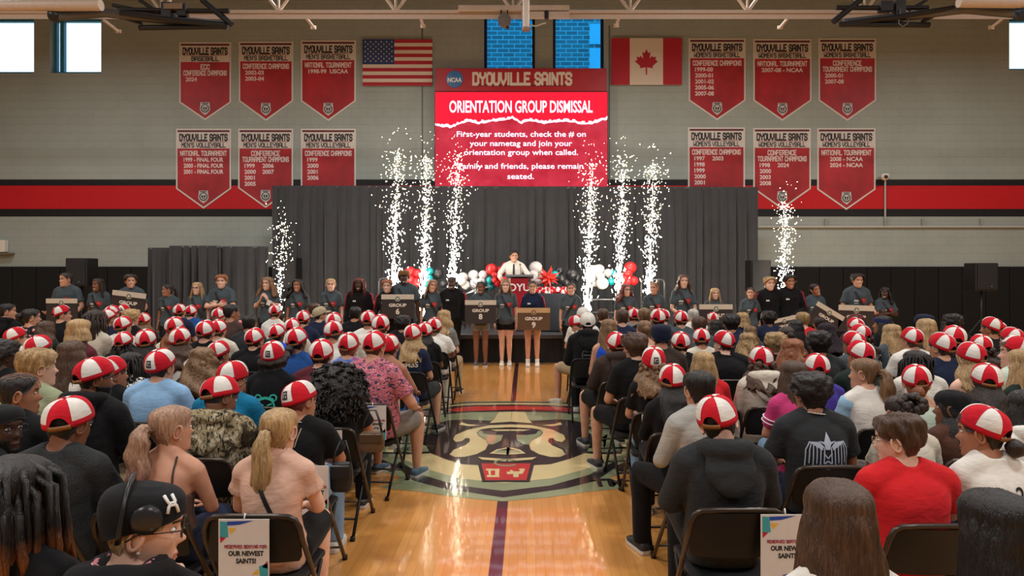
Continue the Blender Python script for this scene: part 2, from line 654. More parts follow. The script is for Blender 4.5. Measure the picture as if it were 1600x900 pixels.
def m_pane(tint):
    t = NT('window_glass')
    tr = t.n('ShaderNodeBsdfTransparent')
    tr.inputs[0].default_value = (*tint, 1)
    gl = t.n('ShaderNodeBsdfGlossy')
    gl.inputs['Roughness'].default_value = 0.05
    mx = t.n('ShaderNodeMixShader')
    mx.inputs[0].default_value = 0.04
    t.l(tr.outputs[0], mx.inputs[1])
    t.l(gl.outputs[0], mx.inputs[2])
    t.l(mx.outputs[0], t.out.inputs[0])
    return t.mat
M_PANE = m_pane((0.93, 0.98, 1.0))
M_PANE2 = m_pane((0.16, 0.66, 1.0))
M_WFR = plain((46, 132, 172), 0.4, 0.0, 0.5)  # blue skylight on the window reveals is put into the frame colour
M_WFR2 = plain((22, 24, 28), 0.4)
for i, (x0, x1, z0, z1) in enumerate(wins):
    mid = i in (2, 3)
    fr = MB()
    y = WALL_Y + 0.2
    t_ = 0.07
    for zz in (z0 + t_ / 2, z1 - t_ / 2):
        fr.box(((x0 + x1) / 2, y, zz), (x1 - x0, 0.1, t_))
    for xx in (x0 + t_ / 2, x1 - t_ / 2):
        fr.box((xx, y, (z0 + z1) / 2), (t_, 0.1, z1 - z0 - 2 * t_))
    if i == 1:
        fr.box((x0 + 0.2, y, (z0 + z1) / 2), (0.1, 0.1, z1 - z0 - 2 * t_))
    if not mid:
        fr.box(((x0 + x1) / 2, y, zpix(27)), (x1 - x0 - 2 * t_, 0.1, 0.12))
    fo = fr.build('window_%d' % (i + 1), M_WFR2 if mid else M_WFR)
    fo['kind'] = 'structure'
    pn = MB()
    pn.box(((x0 + x1) / 2, y + 0.02, (z0 + z1) / 2), (x1 - x0 - 2 * t_, 0.012, z1 - z0 - 2 * t_))
    pn.build('pane', M_PANE2 if mid else M_PANE, fo)

# brick building across the street, seen through the middle windows
def m_brick():
    t = NT('outdoor_brick')
    v = t.coord()
    sp = t.n('ShaderNodeSeparateXYZ')
    t.l(v, sp.inputs[0])
    cb = t.n('ShaderNodeCombineXYZ')
    t.l(sp.outputs[0], cb.inputs[0])
    t.l(sp.outputs[2], cb.inputs[1])
    br = t.n('ShaderNodeTexBrick')
    br.inputs['Scale'].default_value = 1.0
    br.inputs['Brick Width'].default_value = 0.42
    br.inputs['Row Height'].default_value = 0.16
    br.inputs['Mortar Size'].default_value = 0.016
    br.inputs['Color1'].default_value = (*lin((170, 150, 140)), 1)
    br.inputs['Color2'].default_value = (*lin((146, 124, 116)), 1)
    br.inputs['Mortar'].default_value = (*lin((225, 220, 214)), 1)
    t.l(cb.outputs[0], br.inputs['Vector'])
    t.col(br.outputs['Color'])
    return t.set(0.85)
bld = thing('brick_building', 'brick building across the way, seen blue through the two middle windows', 'building', (0.6, 25.0, 0))
b = MB()
b.box((0, 1.0, 8.5), (16, 2.0, 17))
b.build('brick_wall', m_brick(), bld)
for k, (px, pya, pyb) in enumerate(((931, 38, 70), (931, 76, 125))):
    q0, q1 = P(px - 10, pyb, 25.0), P(px + 24, pya, 25.0)
    wb_ = MB()
    wb_.box(((q0.x + q1.x) / 2 - 0.6, -0.03, (q0.z + q1.z) / 2), (q1.x - q0.x, 0.1, q1.z - q0.z))
    wb_.build('window', plain((225, 238, 240), 0.2), bld)
g = MB()
g.box((0, 27, -0.12), (60, 19, 0.1))
struct('ground', g, plain((120, 122, 118), 0.9))

# padding along the foot of the wall, joint by joint
pad = MB()
PADW = 37 * WALL_Y / F
ztop = zpix(416.5)
x = XL
while x < XR:
    pad.box((x + PADW / 2, WALL_Y - 0.03, ztop / 2 + 0.05), (PADW - 0.012, 0.06, ztop - 0.1), bev=0.012)
    x += PADW
struct('trim_1', pad, plain((17, 17, 19), 0.38, 0, 0.4))
tr = MB()
for px in (660, 952):
    tr.box((P(px, 200, WALL_Y).x, WALL_Y - 0.006, (zpix(40) + zpix(290)) / 2), (0.03, 0.012, zpix(40) - zpix(290)))
struct('trim_2', tr, plain((96, 96, 90), 0.6))

# ------------------------------------------------------------------ court markings
M_CREAM = m_floorpaint((226, 206, 150))
M_SAGE = m_floorpaint((150, 160, 122))
M_INK = m_floorpaint((30, 26, 27))
M_REDP = m_floorpaint((205, 38, 34))
M_NAVY = m_floorpaint((58, 22, 34))
AX = -0.19
ln = MB()
def fstrip(mb, x0, x1, y0, y1, z, mi=0):
    mb.add([(x0, y0, z), (x1, y0, z), (x1, y1, z), (x0, y1, z)], [(0, 1, 2, 3)], mi)
fstrip(ln, AX - 0.042, AX + 0.042, -6, 5.6, 0.001)
fstrip(ln, AX - 0.036, AX + 0.036, 9.4, 13.4, 0.001)
struct('centre_line', ln, M_NAVY, floor_o)
logo = MB()
LZ = [0.0015]
def LP(x, y):
    return FL(560 + x / 3.3333, 600 + y / 3.3333)
def lpoly(pts, mi, mirror=True, both=False, step=0.00035):
    LZ[0] += step
    w_ = [LP(*p) for p in pts]
    if both:      # closed shape on one side, repeated on the other
        logo.add([(p.x, p.y, LZ[0]) for p in w_], [tuple(range(len(w_)))], mi)
        logo.add([(2 * AX - p.x, p.y, LZ[0]) for p in w_][::-1], [tuple(range(len(w_)))], mi)
    elif mirror:  # right half from bottom to top along the axis
        full = [(p.x, p.y, LZ[0]) for p in w_] + [(2 * AX - p.x, p.y, LZ[0]) for p in w_[::-1]]
        logo.add(full, [tuple(range(len(full)))], mi)
    else:
        logo.add([(p.x, p.y, LZ[0]) for p in w_], [tuple(range(len(w_)))], mi)
CR, SG, IN, RE = 0, 1, 2, 3
lpoly([(755, 612), (980, 592), (1190, 562), (1400, 542), (1310, 485), (1470, 440), (1450, 330), (1400, 190), (1230, 112), (1050, 92), (803, 89)], SG)
lpoly([(757, 592), (1080, 545), (1240, 505), (1335, 438), (1370, 462), (1490, 405), (1450, 320), (1385, 190), (1220, 115), (1050, 95), (803, 93)], IN)
lpoly([(760, 558), (1000, 530), (1200, 475), (1330, 405), (1345, 425), (1450, 385), (1420, 300), (1350, 190), (1200, 120), (1050, 100), (803, 98)], SG)
lpoly([(765, 517), (1010, 492), (1200, 440), (1330, 385), (1420, 350), (1400, 300), (1330, 190), (1180, 120), (1050, 103), (803, 101)], CR)
lpoly([(768, 512), (880, 512), (905, 425), (1000, 420), (1100, 392), (1180, 362), (1250, 368), (1370, 366), (1380, 330), (1340, 280), (1340, 200), (1240, 135), (1100, 115), (1000, 110), (802, 107)], IN)
lpoly([(1190, 352), (1210, 325), (1250, 305), (1290, 300), (1300, 250), (1270, 240), (1340, 280), (1365, 350), (1280, 358)], SG, both=True)
lpoly([(1190, 180), (1260, 190), (1330, 205), (1330, 240), (1300, 260), (1270, 280), (1210, 262), (1180, 240), (1230, 235), (1190, 215), (1225, 205)], SG, both=True)
lpoly([(800, 136), (1000, 141), (1090, 145), (1150, 137), (1060, 122), (1000, 118), (801, 116)], RE)
lpoly([(868, 148), (1010, 149), (1150, 160), (1240, 182), (1215, 203), (1180, 205), (1110, 190), (1040, 186), (960, 190), (900, 194), (878, 172)], SG, both=True)
lpoly([(797, 198), (905, 206), (882, 178), (868, 148), (799, 146)], CR)
lpoly([(955, 217), (1020, 211), (1052, 201), (1062, 214), (1010, 222)], CR, both=True)
lpoly([(790, 228), (900, 232), (945, 240), (962, 254), (950, 272), (905, 295), (890, 318), (898, 345), (940, 368), (1000, 383), (1050, 383), (1080, 370), (1062, 345), (1008, 322), (988, 302), (992, 286), (1012, 284), (1030, 300), (1060, 305), (1078, 290), (1070, 268), (1010, 240), (900, 217), (793, 213)], CR)
lpoly([(826, 298), (822, 268), (880, 268), (925, 262), (938, 244), (958, 252), (948, 270), (905, 293), (888, 318), (862, 318)], SG, both=True)
lpoly([(788, 247), (860, 248), (895, 240), (788, 239)], CR)
lpoly([(770, 372), (872, 365), (840, 344), (773, 331)], CR)
lpoly([(771, 366), (850, 360), (825, 345), (772, 338)], SG)
lpoly([(772, 350), (822, 349), (790, 339), (773, 338)], IN)
lpoly([(768, 408), (905, 398), (930, 384), (770, 395)], CR)
lpoly([(620, 408), (645, 512), (892, 512), (918, 410)], IN, mirror=False)
lpoly([(640, 418), (662, 505), (875, 505), (897, 418)], RE, mirror=False)
LZ[0] += 0.0004
def lletter(polys, mi=CR):
    for q in polys:
        lpoly(q, mi, mirror=False, step=0.00002)
lletter([[(664, 446), (664, 455), (675, 455), (680, 480), (668, 480), (670, 490), (690, 490), (690, 446)], [(690, 446), (690, 456), (705, 456), (702, 446)], [(690, 480), (690, 490), (735, 490), (733, 480)],
         [(705, 446), (705, 456), (712, 456), (712, 480), (732, 480), (735, 446)]])
lletter([[(772, 462), (774, 474), (806, 474), (806, 462)], [(806, 460), (806, 490), (834, 490), (836, 460)], [(836, 462), (836, 474), (856, 472), (868, 446), (836, 446), (836, 452), (842, 454)], [(806, 456), (790, 452), (790, 462), (806, 464)]])
arc = [(770 + 66 * cos(q), 414 + 20 * sin(q)) for q in np.linspace(0.6, 5.6, 22)]
arc2 = [(770 + 52 * cos(q), 414 + 13 * sin(q)) for q in np.linspace(5.6, 0.6, 22)]
lpoly(arc + arc2, SG, mirror=False)
LZ[0] += 0.0003
tmM = Matrix.Translation(LP(1308, 534)) @ Matrix.Translation((0, 0, LZ[0]))
put_text(logo, 'TM', tmM, 0.30, 0.19, 0.04, IN)
struct('court_emblem', logo, [M_CREAM, M_SAGE, M_INK, M_REDP], floor_o)
# ------------------------------------------------------------------ LED screen, header board
YS = WALL_Y - 0.22
def rect(mb, xa, ya, xb, yb, Y, mi=0, off=0.0):
    a, b = P(xa, yb, Y), P(xb, ya, Y)
    mb.add([(a.x, Y - off, a.z), (b.x, Y - off, a.z), (b.x, Y - off, b.z), (a.x, Y - off, b.z)], [(0, 1, 2, 3)], mi)
def slab(mb, xa, ya, xb, yb, Y, th, mi=0, bev=0.0):
    a, b = P(xa, yb, Y), P(xb, ya, Y)
    mb.box(((a.x + b.x) / 2, Y + th / 2, (a.z + b.z) / 2), (b.x - a.x, th, b.z - a.z), mi, None, bev)
scr = thing('video_screen', 'large red lit screen showing ORIENTATION GROUP DISMISSAL above the black drapes', 'screen', P(814, 300, YS))
def child(mb, name, mats, par, smooth=False, ang=None):
    """children are given in room coordinates"""
    loc = Vector(par.location)
    Mi = (Matrix.Translation(loc) @ Matrix.Rotation(par.rotation_euler.z, 4, 'Z')).inverted()
    mb.v = [tuple(Mi @ Vector(p)) for p in mb.v]
    return mb.build(name, mats, par, smooth, ang)
m = MB(); slab(m, 679, 143, 950, 296, YS, 0.2)
child(m, 'cabinet', plain((22, 22, 24), 0.5), scr)
def m_screen():
    t = NT('screen_picture')
    v = t.coord()
    n = t.noise(v, 2.2, 4, 0.6, 0.5)
    c = t.ramp(n, [(0.3, lin((176, 26, 46))), (0.7, lin((208, 52, 72)))])
    t.col((0, 0, 0))
    t.l(c, t.b.inputs['Emission Color'])
    t.b.inputs['Emission Strength'].default_value = 1.15
    return t.set(0.5, 0, 0.2)
m = MB(); rect(m, 680, 144, 949, 295, YS, 0, 0.004)
child(m, 'display', m_screen(), scr)
m = MB()
rr = random.Random(3)
top = [(680, 144), (949, 144)]
edge = []
base = [(680, 195), (693, 198), (706, 199), (716, 193), (735, 189), (748, 193), (765, 190), (785, 187), (800, 184), (815, 192), (832, 188), (850, 193), (865, 190), (885, 188), (903, 192), (925, 193), (940, 188), (949, 185)]
for (a, b), (c_, d_) in zip(base, base[1:]):
    for k in range(4):
        f = k / 4
        edge.append((a + (c_ - a) * f, b + (d_ - b) * f + rr.uniform(-1.2, 1.2)))
edge.append(base[-1])
def wpoly(mb, pts, Y, mi=0, off=0.0):
    q = [P(x, y, Y) for x, y in pts]
    mb.add([(p.x, Y - off, p.z) for p in q], [tuple(range(len(q)))], mi)
for (a, b), (c_, d_) in zip(edge, edge[1:]):
    wpoly(m, [(a, 144), (a, b), (c_, d_), (c_, 144)], YS, 0, 0.006)
    wa, wb2 = rr.uniform(1.5, 4.5), rr.uniform(1.5, 4.5)
    wpoly(m, [(a, b - wa), (a, b + 1.0), (c_, d_ + 1.0), (c_, d_ - wa)], YS, 1, 0.008)
child(m, 'torn_paper_band', [emit((236, 30, 54), 1.25), emit((255, 225, 250), 1.7)], scr)
m = MB()
S_ = WALL_Y / F
put_text(m, 'ORIENTATION GROUP DISMISSAL', WM(814, 175.5, YS - 0.008), 221 * S_, 18.5 * S_, 0.02)
for s_, y, x0, x1 in (('First-year students, check the # on', 213.5, 715, 914), ('your nametag and join your', 228, 735, 893), ('orientation group when called.', 242, 726, 902),
                      ('Family and friends, please remain', 263.5, 718, 910), ('seated.', 279.5, 793, 834)):
    put_text(m, s_, WM((x0 + x1) / 2, y, YS - 0.008), (x1 - x0) * S_, 8.6 * S_, 0.012)
child(m, 'lettering', emit((244, 234, 255), 1.7), scr)

hd = thing('header_board', 'dark red header board reading DYOUVILLE SAINTS with a blue disc, above the lit screen', 'sign', P(814, 143, YS))
m = MB(); slab(m, 680, 106.5, 948, 142.5, YS, 0.2, 0, 0.01)
child(m, 'board', plain((176, 28, 42), 0.45, grain=0.1, scale=3), hd)
m = MB()
c0 = P(710.5, 124, YS)
m.lathe([(0.0, 0), (13 * S_, 0), (13 * S_, 0.02), (0, 0.02)], 40, (c0.x, YS - 0.001, c0.z), 0, Matrix.Rotation(pi / 2, 4, 'X'))
child(m, 'disc', plain((28, 104, 168), 0.3, grain=0.25, scale=4), hd)
m = MB()
put_text(m, 'NCAA', WM(710.5, 128, YS - 0.03) @ Matrix.Shear('XY', 4, (0.15, 0)), 22 * S_, 6.6 * S_, 0.05)
child(m, 'disc_lettering', plain((235, 235, 232), 0.4), hd)
m = MB()
put_block(m, 'DYOUVILLE SAINTS', WM(816, 131.5, YS - 0.004), 151 * S_, 16.5 * S_, 1.7, 0)
rect(m, 743, 132.8, 891, 134.4, YS, 1, 0.003)
child(m, 'lettering', [plain((226, 214, 196), 0.5), plain((70, 16, 22), 0.5)], hd)

# ------------------------------------------------------------------ championship banners
M_BRED = plain((168, 30, 40), 0.55, grain=0.3, scale=1.6)
M_BWHITE = plain((214, 205, 198), 0.6, grain=0.03)
M_BGREY = plain((214, 210, 204), 0.6, grain=0.03)
M_BDARK = plain((40, 36, 40), 0.6)
def banner(x0, x1, yt, ysh, yv, sport, heads, years, label, Y=WALL_Y - 0.013):
    t = thing('championship_banner', label, 'banner', P((x0 + x1) / 2, yt, Y), group='championship banners on the wall')
    xc = (x0 + x1) / 2
    m = MB()
    def pent(a, ty, sy, vy, off, th, mi):
        q = [P(x0 + a, ty, Y), P(x1 - a, ty, Y), P(x1 - a, sy, Y), P(xc, vy, Y), P(x0 + a, sy, Y)]
        m.prism([(p.x, p.z) for p in q], Y - off, Y - off + th, mi)
    pent(0, yt, ysh, yv, 0, 0.012, 0)
    child(m, 'border', M_BGREY, t)
    m = MB(); pent(2.4, yt + 2.5, ysh - 1, yv - 3, 0.003, 0.004, 0)
    child(m, 'cloth', M_BRED, t)
    m = MB()
    rect(m, x0 + 2.4, yt + 2.5, x1 - 2.4, yt + 5.5, Y, 1, 0.0045)
    rect(m, x0 + 2.4, yt + 5.5, x1 - 2.4, yt + 31, Y, 0, 0.0045)
    rect(m, x0 + 7, yt + 20.3, x1 - 7, yt + 21.0, Y, 2, 0.006)
    child(m, 'title_band', [M_BWHITE, plain((92, 22, 34), 0.6), plain((160, 30, 40), 0.6)], t)
    m = MB()
    w_ = (x1 - x0)
    put_block(m, 'DYOUVILLE SAINTS', WM(xc, yt + 18.6, Y - 0.006), (w_ - 12) * S_, 9.3 * S_, 1.75, 0)
    put_block(m, sport, WM(xc, yt + 29, Y - 0.006), min(w_ - 18, len(sport) * 5.2) * S_, 6.4 * S_, 1.35, 0)
    y = yt + 42
    for h_ in heads:
        put_block(m, h_, WM(xc, y, Y - 0.006), min(w_ - 14, len(h_) * 4.4) * S_, 6.8 * S_, 1.45, 1)
        y += 9.5
    for row in years:
        if isinstance(row, tuple):
            put_text(m, row[0], WM(x0 + 10, y, Y - 0.006), None, 6.4 * S_, 0.03, 1, 'l')
            put_text(m, row[1], WM(x0 + 38, y, Y - 0.006), None, 6.4 * S_, 0.03, 1, 'l')
        elif row.startswith('~'):
            put_text(m, row[1:], WM(xc, y, Y - 0.006), min(w_ - 24, len(row) * 4.3) * S_, 6.4 * S_, 0.03, 1)
        else:
            put_text(m, row, WM(x0 + 10, y, Y - 0.006), None, 6.4 * S_, 0.03, 1, 'l')
        y += 9.4
    child(m, 'lettering', [M_BDARK, plain((232, 214, 212), 0.6)], t)
    m = MB()
    def sh(pts, mi, off):
        wpoly(m, [(xc + a, yv - 19 + b) for a, b in pts], Y, mi, off)
    sh([(-7, -9), (7, -9), (8, 3), (5, 7), (0, 11), (-5, 7), (-8, 3)], 0, 0.0062)
    sh([(6.6 * cos(q), 0.4 + 6.6 * sin(q)) for q in np.linspace(0, 2 * pi, 17)[:-1]], 1, 0.0068)
    sh([(5 * cos(q), 0.2 + 5.2 * sin(q)) for q in np.linspace(0, 2 * pi, 15)[:-1]], 0, 0.0074)
    sh([(-3, -3), (-1.5, -1), (1.5, -1), (3, -3), (3.3, 0.5), (1.3, 4), (-1.3, 4), (-3.3, 0.5)], 1, 0.008)
    sh([(-1.1, 0.5), (1.1, 0.5), (0.6, 3), (-0.6, 3)], 2, 0.0086)
    sh([(-5, -8), (5, -8), (5, -6.6), (-5, -6.6)], 1, 0.0074)
    child(m, 'crest', [plain((196, 194, 192), 0.5), M_BDARK, M_BWHITE], t)
    return t
B_ = 'red pennant banner for '
banner(280, 361, 66, 160, 188, 'BASEBALL', ['ECC', 'CONFERENCE CHAMPIONS'], ['2024'], B_ + 'baseball, conference champions 2024')
banner(373, 458, 65, 158, 189, "MEN'S BASKETBALL", ['CONFERENCE CHAMPIONS'], ['2002-03', '2003-04'], B_ + "men's basketball listing 2002-03 and 2003-04")
banner(470, 556, 63, 158, 189, "MEN'S BASKETBALL", ['NATIONAL TOURNAMENT'], ['~1998-99  USCAA'], B_ + "men's basketball, national tournament 1998-99, left of the striped flag")
banner(275, 361, 201, 295, 326, "MEN'S VOLLEYBALL", ['NATIONAL TOURNAMENT'], ['~1999 - FINAL FOUR', '~2000 - FINAL FOUR', '~2001 - FINAL FOUR'], B_ + "men's volleyball listing three final four years")
banner(372, 458, 201, 294, 325, "MEN'S VOLLEYBALL", ['CONFERENCE', 'TOURNAMENT CHAMPIONS'], [('1999', '2006'), ('2000', '2007'), '2001', '2005'], B_ + "men's volleyball with six years, its tip beside the drape corner")
banner(470, 556, 201, 294, 325, "MEN'S VOLLEYBALL", ['CONFERENCE CHAMPIONS'], ['1999', '2000', '2001', '2006'], B_ + "men's volleyball listing 1999 to 2006, cut off by the drape")
banner(1076, 1165, 60, 157, 188, "WOMEN'S BASKETBALL", ['CONFERENCE CHAMPIONS'], ['1999-00', '2000-01', '2001-02', '2005-06', '2007-08'], B_ + "women's basketball with five seasons, right of the maple leaf flag")
banner(1177, 1268, 61, 157, 189, "WOMEN'S BASKETBALL", ['NATIONAL TOURNAMENT'], ['~2007-08 - NCAA'], B_ + "women's basketball, national tournament 2007-08 only")
banner(1279, 1369, 60, 157, 189, "WOMEN'S BASKETBALL", ['CONFERENCE', 'TOURNAMENT CHAMPIONS'], ['2000-01', '2007-08'], B_ + "women's basketball listing 2000-01 and 2007-08")
banner(1075, 1164, 199, 294, 325, "WOMEN'S VOLLEYBALL", ['CONFERENCE CHAMPIONS'], [('1997', '2003'), '1998', '1999', '2000', '2001'], B_ + "women's volleyball listing 1997 to 2003, cut off by the drape")
banner(1177, 1267, 200, 295, 327, "WOMEN'S VOLLEYBALL", ['CONFERENCE', 'TOURNAMENT CHAMPIONS'], [('1998', '2024'), '2000', '2003', '2008'], B_ + "women's volleyball with five years, behind a spark fountain")
banner(1277, 1368, 200, 296, 328, "WOMEN'S VOLLEYBALL", ['NATIONAL TOURNAMENT'], ['~2008 - NCAA', '~2024 - NCAA'], B_ + "women's volleyball, national tournament 2008 and 2024")

# ------------------------------------------------------------------ flags on the wall
YF_ = WALL_Y - 0.06
M_FR = plain((178, 32, 50), 0.7); M_FW = plain((222, 208, 192), 0.7, grain=0.03); M_FB = plain((38, 62, 116), 0.7)
fl = thing('flag', 'red, white and blue flag with stars and stripes on the grey wall', 'flag', P(621, 62, YF_))
m = MB(); slab(m, 566.5, 61.5, 675.5, 134, YF_, 0.012)
sh_ = (134 - 61.5) / 13
child(m, 'cloth', M_FW, fl)
m = MB()
for k in range(0, 13, 2):
    rect(m, 566.5, 61.5 + k * sh_, 675.5, 61.5 + (k + 1) * sh_, YF_, 0, 0.001)
child(m, 'red_stripes', M_FR, fl)
m = MB(); rect(m, 566.5, 61.5, 616, 61.5 + 7 * sh_, YF_, 0, 0.002)
child(m, 'canton', M_FB, fl)
m = MB()
def star(mb, cx, cy, r, Y, off, mi=0):
    pts = []
    for k in range(10):
        q = -pi / 2 + k * pi / 5
        rr_ = r if k % 2 == 0 else r * 0.4
        pts.append((cx + rr_ * cos(q), cy + rr_ * sin(q)))
    wpoly(mb, pts[::-1], Y, mi, off)
for i in range(9):
    for j in range(6 if i % 2 == 0 else 5):
        star(m, 570.8 + j * 8.3 + (0 if i % 2 == 0 else 4.15), 65.4 + i * 3.78, 1.7, YF_, 0.003)
child(m, 'stars', M_FW, fl)
fl = thing('flag', 'red and white flag with a red maple leaf on the grey wall', 'flag', P(1010, 60, YF_))
m = MB(); slab(m, 955, 59.5, 1065.5, 132.5, YF_, 0.012)
child(m, 'cloth', M_FW, fl)
for xa_, xb_ in ((955, 984), (1036, 1065.5)):
    m = MB(); rect(m, xa_, 59.5, xb_, 132.5, YF_, 0, 0.001)
    child(m, 'red_band', M_FR, fl)
leaf = [(0, -20), (3.2, -14), (6.6, -15.8), (5, -5.5), (9.5, -10), (10.6, -7.3), (16, -8.4), (14.4, -3.8), (18.5, -1.2), (9.8, 6.3), (10.6, 9.6), (1.2, 8.3), (1, 20), (0, 20)]
m = MB(); wpoly(m, [(1010 + a * 0.98, 97 + b) for a, b in leaf] + [(1010 - a * 0.98, 97 + b) for a, b in leaf[::-1] if a > 0], YF_, 0, 0.002)
child(m, 'maple_leaf', M_FR, fl)

# ------------------------------------------------------------------ wall fittings
M_GREY = plain((182, 180, 170), 0.5)
wc = thing('wall_camera', 'white dome camera on a vertical conduit over the red wall stripe', 'camera', P(1383, 285, WALL_Y - 0.05))
m = MB(); q = P(1383, 276, WALL_Y - 0.16); m.lathe([(0, -.09), (.07, -.075), (.105, 0), (.09, .07), (0, .085)], 18, q)
child(m, 'dome', plain((226, 222, 212), 0.35), wc, True)
m = MB(); q = P(1384.5, 276, WALL_Y - 0.255); m.ball(q, 0.045, 12, 8)
child(m, 'lens', plain((24, 24, 28), 0.15), wc, True)
m = MB(); a, b = P(1383, 281, WALL_Y - 0.03), P(1383, 352, WALL_Y - 0.03); m.tube([a, b], 0.022, 10)
q = P(1383, 277, WALL_Y - 0.08); m.box((q.x, WALL_Y - 0.08, q.z), (0.06, 0.1, 0.06))
child(m, 'conduit', M_GREY, wc, True, 40)
cd = thing('wall_conduit', 'grey horizontal conduit running along the block wall below the stripe', 'pipe', P(1400, 354, WALL_Y - 0.03))
m = MB(); m.tube([P(1183, 354.5, WALL_Y - 0.04), (XR - 0.1, WALL_Y - 0.04, P(1600, 354.5, WALL_Y).z)], 0.03, 10)
child(m, 'pipe', M_GREY, cd, True, 40)
for px in (1290, 1383, 1441, 1532):
    m = MB(); q = P(px, 352, WALL_Y - 0.03); m.box((q.x, WALL_Y - 0.035, q.z + 0.06), (0.035, 0.06, 0.2))
    child(m, 'bracket', plain((150, 150, 142), 0.5), cd)
em = thing('emergency_light', 'white box light on a bracket above the black wall padding', 'light', P(2, 385, WALL_Y - 0.1))
m = MB(); slab(m, -12, 375, 6.5, 394, WALL_Y - 0.16, 0.15, 0, 0.015)
child(m, 'housing', plain((225, 220, 210), 0.4), em)
m = MB(); slab(m, -14, 395, 14, 397, WALL_Y - 0.2, 0.2)
child(m, 'bracket', plain((120, 110, 96), 0.5), em)

# ------------------------------------------------------------------ roof truss
YT = 12.0
M_TR = plain((206, 190, 176), 0.5, 0, 0.5)
ts = thing('roof_truss', 'pale steel roof truss with its lower chord crossing above the banners', 'truss', P(823, 22, YT))
zc = P(0, 23, YT).z
m = MB()
for dz in (0.0,):
    m.box((0, YT, zc + 0.02), (30, 0.09, 0.012)); m.box((0, YT, zc - 0.03), (30, 0.012, 0.09))
    m.box((0, YT - 0.035, zc + 0.045), (30, 0.012, 0.05)); m.box((0, YT + 0.035, zc + 0.045), (30, 0.012, 0.05))
child(m, 'bottom_chord', M_TR, ts)
m = MB(); m.box((0, YT, zc + 1.5), (30, 0.12, 0.1))
child(m, 'top_chord', M_TR, ts)
x = -12.6
k = 0
while x < 13:
    for sx in (-1, 1):
        m = MB(); m.tube([(x, YT, zc + 0.05), (x + sx * 1.05, YT, zc + 1.5)], 0.028, 8)
        child(m, 'web_member', M_TR, ts, True, 40)
    m = MB(); m.tube([(x, YT, zc + 0.05), (x, YT, zc + 1.5)], 0.022, 8)
    child(m, 'web_member', M_TR, ts, True, 40)
    x += 2.06
for (xa, ya, xb, yb) in ((163, 36, 185, 49), (475, 28, 490, 43), (656, 26, 661, 41), (969, 26, 963, 40), (1236, 27, 1219, 43), (1573, 28, 1549, 43)):
    q0 = P(xa, ya - 4, YT); q1 = P(xb, yb, 12.55)
    m = MB(); m.tube([q0, q1], 0.026, 8)
    m.box(q1, (0.09, 0.03, 0.06))
    child(m, 'angled_brace', M_TR, ts, True, 40)
# pale beam end and post hanging in the middle
bm_ = thing('ceiling_beam', 'wide pale beam sleeve bolted over the truss chord above the screen', 'beam', P(845, 14, YT - 0.1))
m = MB(); slab(m, 716, 8, 890, 16, YT - 0.12, 0.1); slab(m, 815, 18, 890, 28, YT - 0.12, 0.06)
child(m, 'sleeve', M_TR, bm_)
m = MB(); slab(m, 851, 16, 857, 29, YT - 0.14, 0.05)
child(m, 'clamp', BLACK_METAL, bm_)
pp = thing('projector_pole', 'white pole hanging from the ceiling in front of the screen windows', 'pole', P(822, 44, 11.0))
m = MB(); m.tube([P(822, 45, 11.0), (P(822, 0, 11.0).x, 11.0, CEIL_Z)], 0.055, 14)
child(m, 'pole', plain((214, 204, 196), 0.4), pp, True, 40)
m = MB(); m.lathe([(0, 0), (.07, 0), (.07, .04), (0, .04)], 14, P(822, 47.5, 11.0))
child(m, 'end_cap', plain((150, 120, 100), 0.5), pp, True, 40)
m = MB(); m.tube([P(826, 39, 11), P(838, 41, 11), P(848, 37, 11), P(853, 36, 11)], 0.012, 6)
child(m, 'cable', plain((190, 175, 160), 0.6), pp, True)
cs = thing('ceiling_speaker', 'round grey speaker hanging from the truss left of the white pole', 'speaker', P(788, 29, YT - 0.25))
m = MB(); q = P(788, 29, YT - 0.25); m.lathe([(0, 0), (.10, 0.01), (.115, .05), (.10, .2), (0, .22)], 20, q, 0, Matrix.Rotation(-pi / 2, 4, 'X'))
child(m, 'housing', plain((112, 104, 98), 0.5), cs, True, 40)
m = MB(); m.tube([P(783, 22, YT - 0.15), P(783, 15, YT - 0.1)], 0.015, 6); m.tube([P(793, 22, YT - 0.15), P(793, 15, YT - 0.1)], 0.015, 6)
child(m, 'yoke', BLACK_METAL, cs, True)
m = MB(); m.ball(P(793, 43, YT - 0.25), 0.03, 10, 6)
child(m, 'bulb', BLACK_METAL, cs, True)

